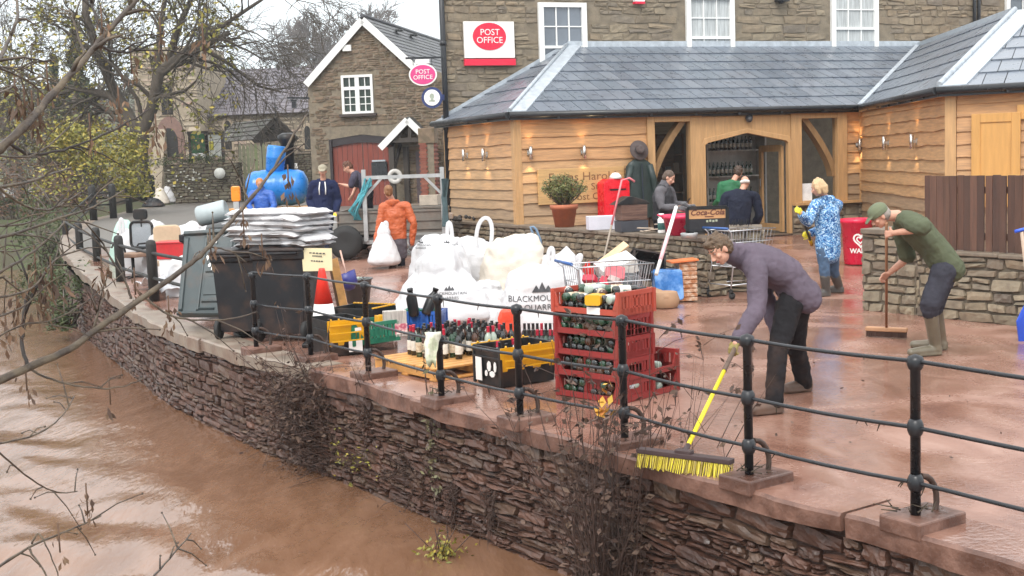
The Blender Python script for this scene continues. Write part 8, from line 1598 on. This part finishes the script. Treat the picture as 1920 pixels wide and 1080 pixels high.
# --- the person in bright blue by the bowser
uj = 27.8; J7 = dict(head=D(487, 345, uj - .1), neck=D(489, 357, uj), chest=D(491, 372, uj), waist=D(492, 392, uj), pel=D(492, 410, uj), shL=D(508, 364, uj - .05), shR=D(473, 364, uj), elL=D(514, 386, uj - .15), haL=D(505, 400, uj - .35), elR=D(466, 384, uj - .1), haR=D(474, 398, uj - .35), hipL=D(499, 414, uj), hipR=D(486, 414, uj), knL=D(500, 440, uj - .05), anL=D(500, 466, uj), toL=D(500, 472, uj - .22), knR=D(485, 440, uj - .05), anR=D(484, 466, uj), toR=D(483, 472, uj - .22))
person('ginger haired person in a bright blue jacket in front of the blue tank', J7, (.25, -.9, -.4), (0, -.1, 1), (mat('bright_blue_jacket', (.03, .11, .42), .5, .15, 5), .035, .012, 'jacket'), mat('dark_trousers', (.022, .025, .035), .85, spec=.12), M_BLACK, (mat('ginger_hair', (.50, .20, .06), .6, .2, 30), 'short'), vox=.011, hem=.08, collar=True)
# --- the man in grey at the wall
gj = 20.7; J8 = dict(head=D(1254, 334, gj - .05), neck=D(1244, 349, gj), chest=D(1243, 367, gj), waist=D(1243, 393, gj), pel=D(1242, 413, gj), shL=D(1256, 359, gj + .2), shR=D(1236, 360, gj - .2), elL=D(1266, 384, gj + .2), haL=D(1286, 384, gj), elR=D(1240, 389, gj - .3), haR=D(1268, 389, gj - .25), hipL=D(1246, 420, gj + .1), hipR=D(1239, 420, gj - .1), knL=D(1248, 464, gj + .1), anL=D(1245, 508, gj + .1), toL=D(1262, 516, gj + .1), knR=D(1242, 464, gj - .1), anR=D(1238, 508, gj - .1), toR=D(1256, 516, gj - .1))
M_GREYF = mat('grey_fleece', (.12, .115, .125), .9, .15, 6, bump=.2, bscale=80, spec=.12)
def gilet(root, H_):
    J = {k: Vector(v) for k, v in J8.items()}; mb = MB(); sp = (J['neck'] - J['pel']).normalized(); sh = (J['shL'] - J['shR']).normalized(); FB = sh.cross(sp).normalized(); cap_tube(mb, [J['pel'], J['waist'], J['chest'], J['chest'].lerp(J['neck'], .7)], [.215, .205, .222, .165], .74, FB, 20); me = remesh(mb, .012, 3, 'gilet'); folds(me, .01, 9, 4); put(me, 'gilet', mat('charcoal_gilet', (.045, .045, .05), .7, .15, 6, spec=.12), root)
person('man in a grey fleece and dark gilet looking down behind the pink tub', J8, (.80, -.35, -.45), (.3, 0, .95), (M_GREYF, .03, .010, 'fleece'), mat('dark_trousers', (.022, .025, .035), .85, spec=.12), M_BLACK, (mat('brown_short_hair', (.085, .055, .038), .6, .3, 30), 'short'), vox=.010, extra=gilet, collar=True)
c = D(1288, 380, 20.55); mb = MB(); mb.prism(rrect(.09, .17, .015), c, Vector((.3, .95, 0)), Vector((.5, -.1, .8)).normalized(), (.012, 0, .004)); tag(mb.build('phone', M_BLACK, loc=tuple(c)), 'dark handset held by the man in grey', 'phone')
# --- the older man at the door
kj = 22.6; J9 = dict(head=D(1397, 343, kj + .12), neck=D(1392, 356, kj + .05), chest=D(1387, 378, kj), waist=D(1384, 410, kj - .02), pel=D(1384, 432, kj), shL=D(1361, 369, kj + .05), shR=D(1416, 369, kj + .05), elL=D(1352, 400, kj + .05), haL=D(1362, 425, kj + .25), elR=D(1424, 402, kj + .05), haR=D(1412, 427, kj + .25), hipL=D(1375, 440, kj), hipR=D(1393, 440, kj), knL=D(1374, 474, kj + .05), anL=D(1373, 508, kj), toL=D(1372, 514, kj + .25), knR=D(1394, 474, kj + .05), anR=D(1395, 508, kj), toR=D(1396, 514, kj + .25))
person('older man with white hair in a dark navy jacket facing the doorway', J9, (.25, .9, -.4), (0, .2, 1), (mat('dark_navy_jacket', (.016, .019, .034), .75, .15, 5, bump=.15, spec=.12), .045, .012, 'jacket'), mat('dark_trousers', (.022, .025, .035), .85, spec=.12), M_BLACK, (mat('white_hair', (.62, .58, .54), .6, .1, 30), 'bald'), vox=.010, hem=.12, tw=1.08)
# --- somebody in green inside the doorway
fj = 24.6; J10 = dict(head=D(1384, 324, fj + .1), neck=D(1376, 338, fj), chest=D(1370, 356, fj), waist=D(1368, 384, fj), pel=D(1368, 402, fj), shL=D(1352, 348, fj), shR=D(1390, 348, fj), elL=D(1348, 376, fj), haL=D(1340, 384, fj + .2), elR=D(1396, 376, fj), haR=D(1390, 396, fj + .2), hipL=D(1361, 406, fj), hipR=D(1374, 406, fj), knL=D(1360, 436, fj), anL=D(1360, 464, fj), toL=D(1359, 469, fj + .22), knR=D(1375, 436, fj), anR=D(1376, 464, fj), toR=D(1377, 469, fj + .22))
person('brown haired person in a green top just inside the dark doorway', J10, (.35, .85, -.3), (0, 0, 1), (mat('green_top', (.02, .13, .055), .8, .15, 6), .025, .010, 'top'), mat('dark_trousers', (.022, .025, .035), .85, spec=.12), M_BLACK, (mat('dark_brown_hair', (.055, .032, .02), .6, .3, 30), 'mop'), vox=.011)
# ================================================================== FOREGROUND BRANCHES AND WALL PLANTS
M_BR = mat('wet_branch', (.055, .037, .026), .55, .35, 18, bump=.5, bscale=40, c2=(.095, .070, .045)); M_BRD = mat('dark_twig', (.035, .026, .022), .6, .3, 20); M_KEY = mat('dead_keys', (0, 0, 0), .75, .15, 8, attr=[(.11, .055, .03), (.16, .09, .05), (.065, .035, .024), (.20, .125, .075)])
BD = 3.6; tr0 = thing('overhanging_tree', 'bare tree leaning in from the left with brown seed clusters on its twigs', 'tree', (-3.4, 3.3, WZ))
R_ = random.Random(88)
mb = MB(); mb.tube([(-3.5, 3.2, WZ - .2), (-3.4, 3.25, .6), (-3.15, 3.3, 1.6), (-3.3, 3.3, 3.0), (-3.1, 3.2, 4.6)], [.19, .16, .14, .12, .09], 12); mb.build('trunk', M_BR, tr0)
def smooth_path(pts, n=5):
    out = []
    for i in range(len(pts) - 1):
        p0, p1, p2, p3 = pts[max(0, i - 1)], pts[i], pts[i + 1], pts[min(len(pts) - 1, i + 2)]
        for k in range(n): t = k / n; out.append(.5 * ((2 * p1) + (p2 - p0) * t + (2 * p0 - 5 * p1 + 4 * p2 - p3) * t * t + (3 * p1 - p0 - 3 * p2 + p3) * t ** 3))
    return out + [pts[-1]]
def branch(px, d0, d1, r0, r1, name='branch', m=None, root=None, par=None, twigs=0):
    n = len(px); pts = smooth_path([D(u, v, d0 + (d1 - d0) * i / max(1, n - 1)) for i, (u, v) in enumerate(px)]); k = len(pts); pts = [p + Vector((.004 * nz(i * .7, px[0][1]), 0, .005 * nz(i * .6, px[0][0], 3))) for i, p in enumerate(pts)]
    if root is not None: pts = [Vector(root), pts[0].lerp(Vector(root), .4)] + pts
    k = len(pts); mb = MB(); mb.tube(pts, [(r0 + (r1 - r0) * i / (k - 1)) * (1 + .22 * (R_.random() < .12)) for i in range(k)], 7)
    for t_ in range(twigs):
        i = R_.randint(k // 4, k - 2); a = pts[i]; x, y = frame(pts[i + 1] - pts[i]); an = R_.uniform(0, 6.3); d = ((pts[i + 1] - a).normalized() * .6 + x * math.cos(an) * .5 + y * math.sin(an) * .5); L_ = R_.uniform(.06, .25); mb.tube([a, a + d * L_ * .5 + Z * .01, a + d * L_], [r1 * .9 + .001, r1 * .7 + .0008, .0012], 4); mb.ball(a + d * L_, .0035, 5, 4)
    return mb.build(name, m or M_BR, par or tr0)
T1, T2, T3 = (-3.15, 3.3, 1.5), (-3.3, 3.3, 2.6), (-3.38, 3.26, .7)
m1 = branch([(-20, 722), (59, 686), (130, 655), (187, 613), (275, 553), (348, 501), (391, 463), (444, 402), (480, 360), (508, 323), (545, 262), (575, 215)], 3.4, 4.3, .0125, .003, root=T1, twigs=7)
m2 = branch([(-20, 296), (36, 247), (64, 217), (86, 192), (133, 139), (160, 110), (194, 69), (256, 0), (290, -45)], 3.3, 3.9, .0125, .007, root=T2, twigs=5)
B = [([(17, 269), (56, 289), (108, 283), (167, 264), (228, 236), (281, 204)], 3.4, 3.8, .005, .002, m2), ([(183, 83), (211, 96), (244, 97), (278, 86), (300, 75), (350, 35)], 3.75, 4.0, .0045, .002, m2), ([(160, 105), (147, 69), (136, 30), (129, 17)], 3.7, 3.8, .0042, .002, m2), ([(196, 65), (183, 39), (169, 0), (160, -30)], 3.75, 3.8, .005, .003, m2), ([(205, 62), (240, 72), (290, 62)], 3.75, 3.9, .003, .0015, m2), ([(100, 172), (80, 145), (48, 130)], 3.6, 3.7, .0035, .0015, m2),
     ([(53, 689), (41, 646), (44, 600), (49, 565), (57, 528)], 3.5, 3.55, .0058, .004, m1), ([(53, 691), (110, 716), (187, 728), (240, 722), (269, 708)], 3.5, 3.7, .0035, .0015, m1), ([(270, 556), (316, 590), (370, 600), (430, 598), (483, 585)], 3.85, 4.0, .004, .002, m1), ([(245, 560), (236, 530), (205, 480), (193, 455)], 3.8, 3.8, .004, .0025, m1), ([(187, 613), (178, 570), (172, 550)], 3.7, 3.7, .0025, .0015, m1), ([(467, 377), (455, 352), (448, 330)], 4.1, 4.1, .0035, .002, m1), ([(391, 463), (430, 470), (462, 492)], 4.0, 4.05, .003, .0015, m1)]
for px, a, b, r0, r1, pr_ in B: branch(px, a, b, r0, r1, 'twig', M_BR if r0 < .0045 else M_BRD, par=pr_, twigs=3)
C = [([(-20, 120), (0, 108), (19, 69), (33, 28), (29, -20)], .006, .004, T2), ([(-20, 290), (70, 288), (153, 214)], .004, .0015, T2), ([(-20, 450), (41, 434), (122, 406), (175, 388), (232, 357)], .005, .002, T1), ([(-20, 354), (53, 341), (100, 325), (134, 314)], .005, .002, T1), ([(-10, 345), (37, 381), (86, 394), (120, 380), (151, 361)], .004, .002, T1), ([(-20, 425), (60, 415), (125, 372)], .0035, .0015, T1), ([(-15, 520), (50, 480), (110, 430), (122, 408)], .004, .002, T1), ([(-10, 560), (60, 540), (100, 490), (140, 470)], .0035, .0015, T1), ([(-20, 1075), (53, 1027), (130, 994), (190, 967)], .0048, .002, T3), ([(-20, 836), (71, 813), (118, 778), (139, 742)], .0035, .0015, T3), ([(284, 1085), (326, 1038), (358, 1000)], .0035, .002, T3), ([(-20, 832), (59, 899), (107, 923), (145, 921)], .003, .0015, T3), ([(-20, 640), (40, 610), (100, 600), (170, 560), (245, 500)], .003, .0012, T1), ([(-20, 180), (25, 160), (42, 118)], .004, .002, T2), ([(-20, 120), (50, 150), (90, 185)], .0035, .002, T2), ([(-20, 470), (30, 470), (80, 455)], .003, .0015, T1), ([(-20, 600), (50, 570), (90, 520), (118, 440)], .003, .0015, T1), ([(5, 520), (60, 560), (130, 590)], .003, .0012, T1)]
for px, r0, r1, rt in C: branch(px, 3.2, 3.8, r0, r1, 'branch', root=rt, twigs=5)
branch([(53, 1027), (75, 1060), (95, 1090)], 3.3, 3.3, .003, .002, 'twig', par=tr0); branch([(60, 1020), (72, 1000), (90, 1030), (110, 1080)], 3.35, 3.35, .003, .0015, 'twig', par=tr0)
def keys(px, py, d, n, s, droop=.09):
    c = D(px, py, d); mb = MB(); mb.tube([c + Z * .03, c - Z * droop * .6], .0025, 4)
    for k in range(n):
        a = c + Vector((R_.gauss(0, s * .45), R_.gauss(0, s * .4), -R_.random() * droop)); d_ = Vector((R_.gauss(0, .5), R_.gauss(0, .5), -1)).normalized(); x, y = frame(d_); w = s * R_.uniform(.12, .2); L_ = s * R_.uniform(.6, 1.1); q = x * math.cos(k) + y * math.sin(k)
        mb.add([c.lerp(a, .9), a + d_ * L_ * .45 + q * w + y * .004, a + d_ * L_, a + d_ * L_ * .5 - q * w], [(0, 1, 2, 3)], 0, R_.random())
    mb.build('seed_cluster', M_KEY, tr0)
for a in ((28, 160, 3.45, 20, .03), (45, 180, 3.45, 20, .03), (60, 190, 3.5, 18, .03), (72, 205, 3.5, 18, .028), (190, 30, 3.75, 14, .03), (88, 135, 3.6, 12, .025), (245, 105, 3.85, 16, .03), (222, 180, 3.75, 20, .03), (168, 232, 3.65, 14, .028), (292, 232, 3.8, 20, .032), (394, 446, 4.0, 14, .034), (456, 411, 4.15, 14, .03), (491, 455, 4.15, 16, .034), (190, 495, 3.8, 20, .04), (316, 572, 3.9, 16, .03), (252, 520, 3.8, 14, .03), (540, 325, 4.25, 18, .034), (380, 62, 4.0, 18, .035), (300, 50, 3.9, 12, .03), (65, 480, 3.5, 22, .04), (95, 500, 3.5, 20, .035), (30, 545, 3.4, 16, .035), (162, 925, 3.5, 16, .026), (48, 697, 3.5, 10, .022), (110, 1000, 3.35, 8, .025), (205, 725, 3.65, 8, .03), (75, 545, 3.5, 20, .045), (10, 600, 3.4, 14, .04)): keys(*a)
# ---- dead plants hanging on the river wall
def wallplant(name, label, s, z, w, h, nst, seed, leaf=None, ln=0, lsz=.03, m=M_TWIG, out=.12, group=None, up=.3, asp=.4, r=.0035):
    R = random.Random(seed); b = PW(s, z, .02); t = thing(name, label, 'plant', tuple(b), 0, group); mb = MB(); pts = []
    for k in range(nst):
        a = PW(s + R.gauss(0, w * .45), z + R.uniform(-h * .55, h * .25), .01); e = a + Vector((R.gauss(0, w * .35), R.gauss(0, w * .3), R.gauss(up * h * .3, h * .38))) + cn(s) * R.uniform(.02, out); mid = a.lerp(e, .5) + cn(s) * R.uniform(0, out * .6) + Vector((0, 0, R.gauss(0, .04))); mb.tube([a, mid, e], [r * 1.5, r, r * .4], 4, caps=False, r=R.random())
        for j in range(ln): q = a.lerp(mid, R.random()) if j % 2 else mid.lerp(e, R.random()); pts.append((q.x + R.gauss(0, .02), q.y + R.gauss(0, .02), q.z + R.gauss(0, .02)))
    mb.build('stems', m, t)
    if leaf: mb = MB(); leaf_cards(mb, pts, lsz, seed, asp=asp); mb.build('leaves', leaf, t)
    return t
def s_near(px, py):
    g = G(px, py, 0); return min(range(0, int(CL * 20)), key=lambda k: (cpt(k / 20) - Vector((g.x, g.y, 0))).length) / 20
M_DEAD = mat('dead_leaf', (0, 0, 0), .8, .1, 3, attr=[(.075, .042, .032), (.11, .065, .045), (.05, .03, .025), (.14, .09, .06)]); M_RT = mat('red_brown_root', (.06, .034, .026), .8, .3, 10)
sA = s_near(560, 690)
wallplant('creeper', 'mass of dead brown creeper and roots hanging over the river wall', sA, -.28, .75, 1.0, 210, 5, M_DEAD, 6, .03, M_RT, .24); wallplant('creeper', 'lower tangle of muddy roots at the waterline below the dead creeper', sA - .05, -.75, .8, .65, 120, 6, M_DEAD, 4, .026, M_RT, .32)
wallplant('creeper', 'thin dead creeper trailing beside the iron post left of the pallet', s_near(690, 716), -.1, .2, .8, 26, 7, M_DEAD, 3, .025, M_RT, .14)
wallplant('ivy_spray', 'green ivy spray growing low on the wall left of the hanging roots', s_near(660, 715), -.75, .3, .35, 24, 8, M_YLEAF, 5, .022, M_RT, .2); wallplant('ivy_spray', 'hanging ivy strand with pale leaves below the coping', s_near(805, 752), -.42, .08, 1.0, 16, 9, mat('pale_ivy', (0, 0, 0), .6, .1, 3, attr=[(.16, .15, .07), (.10, .10, .05), (.22, .19, .11)]), 7, .03, M_RT, .1)
wallplant('root_tuft', 'drooping tuft of brown roots low on the wall, left of two', s_near(845, 760), -.72, .10, .35, 50, 10, None, 0, 0, M_RT, .12, 'root tufts on the wall', -.9); wallplant('root_tuft', 'drooping tuft of brown roots low on the wall, right of two', s_near(915, 780), -.66, .10, .35, 50, 11, None, 0, 0, M_RT, .12, 'root tufts on the wall', -.9); wallplant('creeper', 'straggling dead stems on the wall below the two root tufts', s_near(760, 740), -.75, .45, .4, 50, 13, M_DEAD, 3, .025, M_RT, .2)
# tall twiggy shrub in front of the wall
def shrub(label, px, s, z0, h, n, seed, w, leaf, ln, off=.3):
    R = random.Random(seed); b = PW(s, z0, off); t = thing('bare_shrub', label, 'shrub', tuple(b)); mb = MB(); pts = []
    for k in range(n):
        d = Vector((R.gauss(0, .24), R.gauss(0, .2), 1)).normalized(); L_ = h * R.uniform(.35, 1.0); p = b + Vector((R.gauss(0, w), R.gauss(0, w * .7), 0)); q = [p]
        for j in range(6): d = (d + Vector((R.gauss(0, .14), R.gauss(0, .12), .05))).normalized(); q.append(q[-1] + d * L_ / 6)
        mb.tube(q, [.006 * (1 - .14 * j) * (1 if k % 4 else 1.6) for j in range(7)], 5, caps=False)
        for j in range(3):
            i = R.randint(2, 6); e = q[i] + Vector((R.gauss(0, .14), R.gauss(0, .12), R.uniform(-.02, .2))); mb.tube([q[i], q[i].lerp(e, .5) + Z * .02, e], [.003, .0024, .0012], 3, caps=False); pts += [tuple(e.lerp(q[i], R.random() * .6)) for _ in range(ln)]
    mb.build('stems', M_RT, t); mb = MB(); leaf_cards(mb, pts, .03, seed, asp=.5); mb.build('leaves', leaf, t); return t
sB = s_near(1165, 850)
shrub('tall tangled twiggy shrub growing up the wall to the railing', 1165, sB, -1.25, 2.25, 120, 21, .10, M_DEAD, 3, .20); shrub('low straggly dead bramble at the foot of the wall', 1330, s_near(1330, 900), -1.25, .75, 44, 22, .35, M_DEAD, 2, .2)
mb = MB(); leaf_cards(mb, [tuple(D(1135 + R_.gauss(0, 10), 755 + R_.gauss(0, 22), 8.5)) for _ in range(15)], .04, 33, asp=.6); tag(mb.build('autumn_leaves', mat('orange_leaf', (0, 0, 0), .6, .1, 3, attr=[(.55, .18, .02), (.55, .38, .05), (.38, .12, .03)]), loc=tuple(D(1135, 755, 8.5))), 'orange and yellow leaves caught in the twiggy shrub by the railing', 'leaves'); COL.objects[-1]['kind'] = 'stuff'
mb = MB(); c = G(832, 1045, WZ); pts = [(c.x + R_.gauss(0, .09), c.y + R_.gauss(0, .07), WZ + abs(R_.gauss(.05, .07))) for _ in range(160)]; t = thing('floating_weed', 'green leafy weed snagged in the brown water near the wall', 'plant', tuple(c)); leaf_cards(mb, pts, .025, 3, asp=.45); mb.build('leaves', M_YLEAF, t); mb = MB(); [mb.tube([c + Vector((R_.gauss(0, .05), 0, -.05)), c + Vector((R_.gauss(0, .12), R_.gauss(0, .05), .2 + .1 * R_.random()))], .004, 4) for _ in range(8)]; mb.build('stems', M_RT, t)
# weed and debris caught on the railing
mb = MB(); k_ = 0
for i in range(len(posts) - 3):
    a, b = posts[i], posts[i + 1]
    for z in RH:
        for j in range(4):
            if R_.random() < .55:
                q = R_.random(); p = Vector((a[0] + (b[0] - a[0]) * q, a[1] + (b[1] - a[1]) * q, z - .01)); mb.tube([p + Vector((R_.uniform(-.02, .02), 0, .012)), p + Vector((R_.uniform(-.02, .02), .01, -R_.uniform(.02, .07)))], [.006, .002], 4)
    for j in range(14): p = Vector((a[0] + R_.gauss(0, .06), a[1] + R_.gauss(0, .05), .10)); mb.tube([p, p + Vector((R_.gauss(0, .06), R_.gauss(0, .05), R_.uniform(.0, .05)))], [.005, .002], 4)
o = mb.build('flood_debris', mat('flood_weed', (.055, .04, .025), .8, .3, 20), loc=(.5, 9, .5)); tag(o, 'wet weed and twigs caught on the railing and its plinths', 'debris'); o['kind'] = 'stuff'
mb = MB(); leaf_cards(mb, [(x + R_.gauss(0, .5), y, .012 + .01 * R_.random()) for x, y in [(lambda y: (edge_x(y) + R_.uniform(.1, 5.5), y))(R_.uniform(6, 17)) for _ in range(150)]], .018, 44, asp=.6); o = mb.build('fallen_scraps', M_DEAD, loc=(2, 10, 0)); tag(o, 'small leaves and scraps scattered over the muddy paving', 'leaf litter'); o['kind'] = 'stuff'
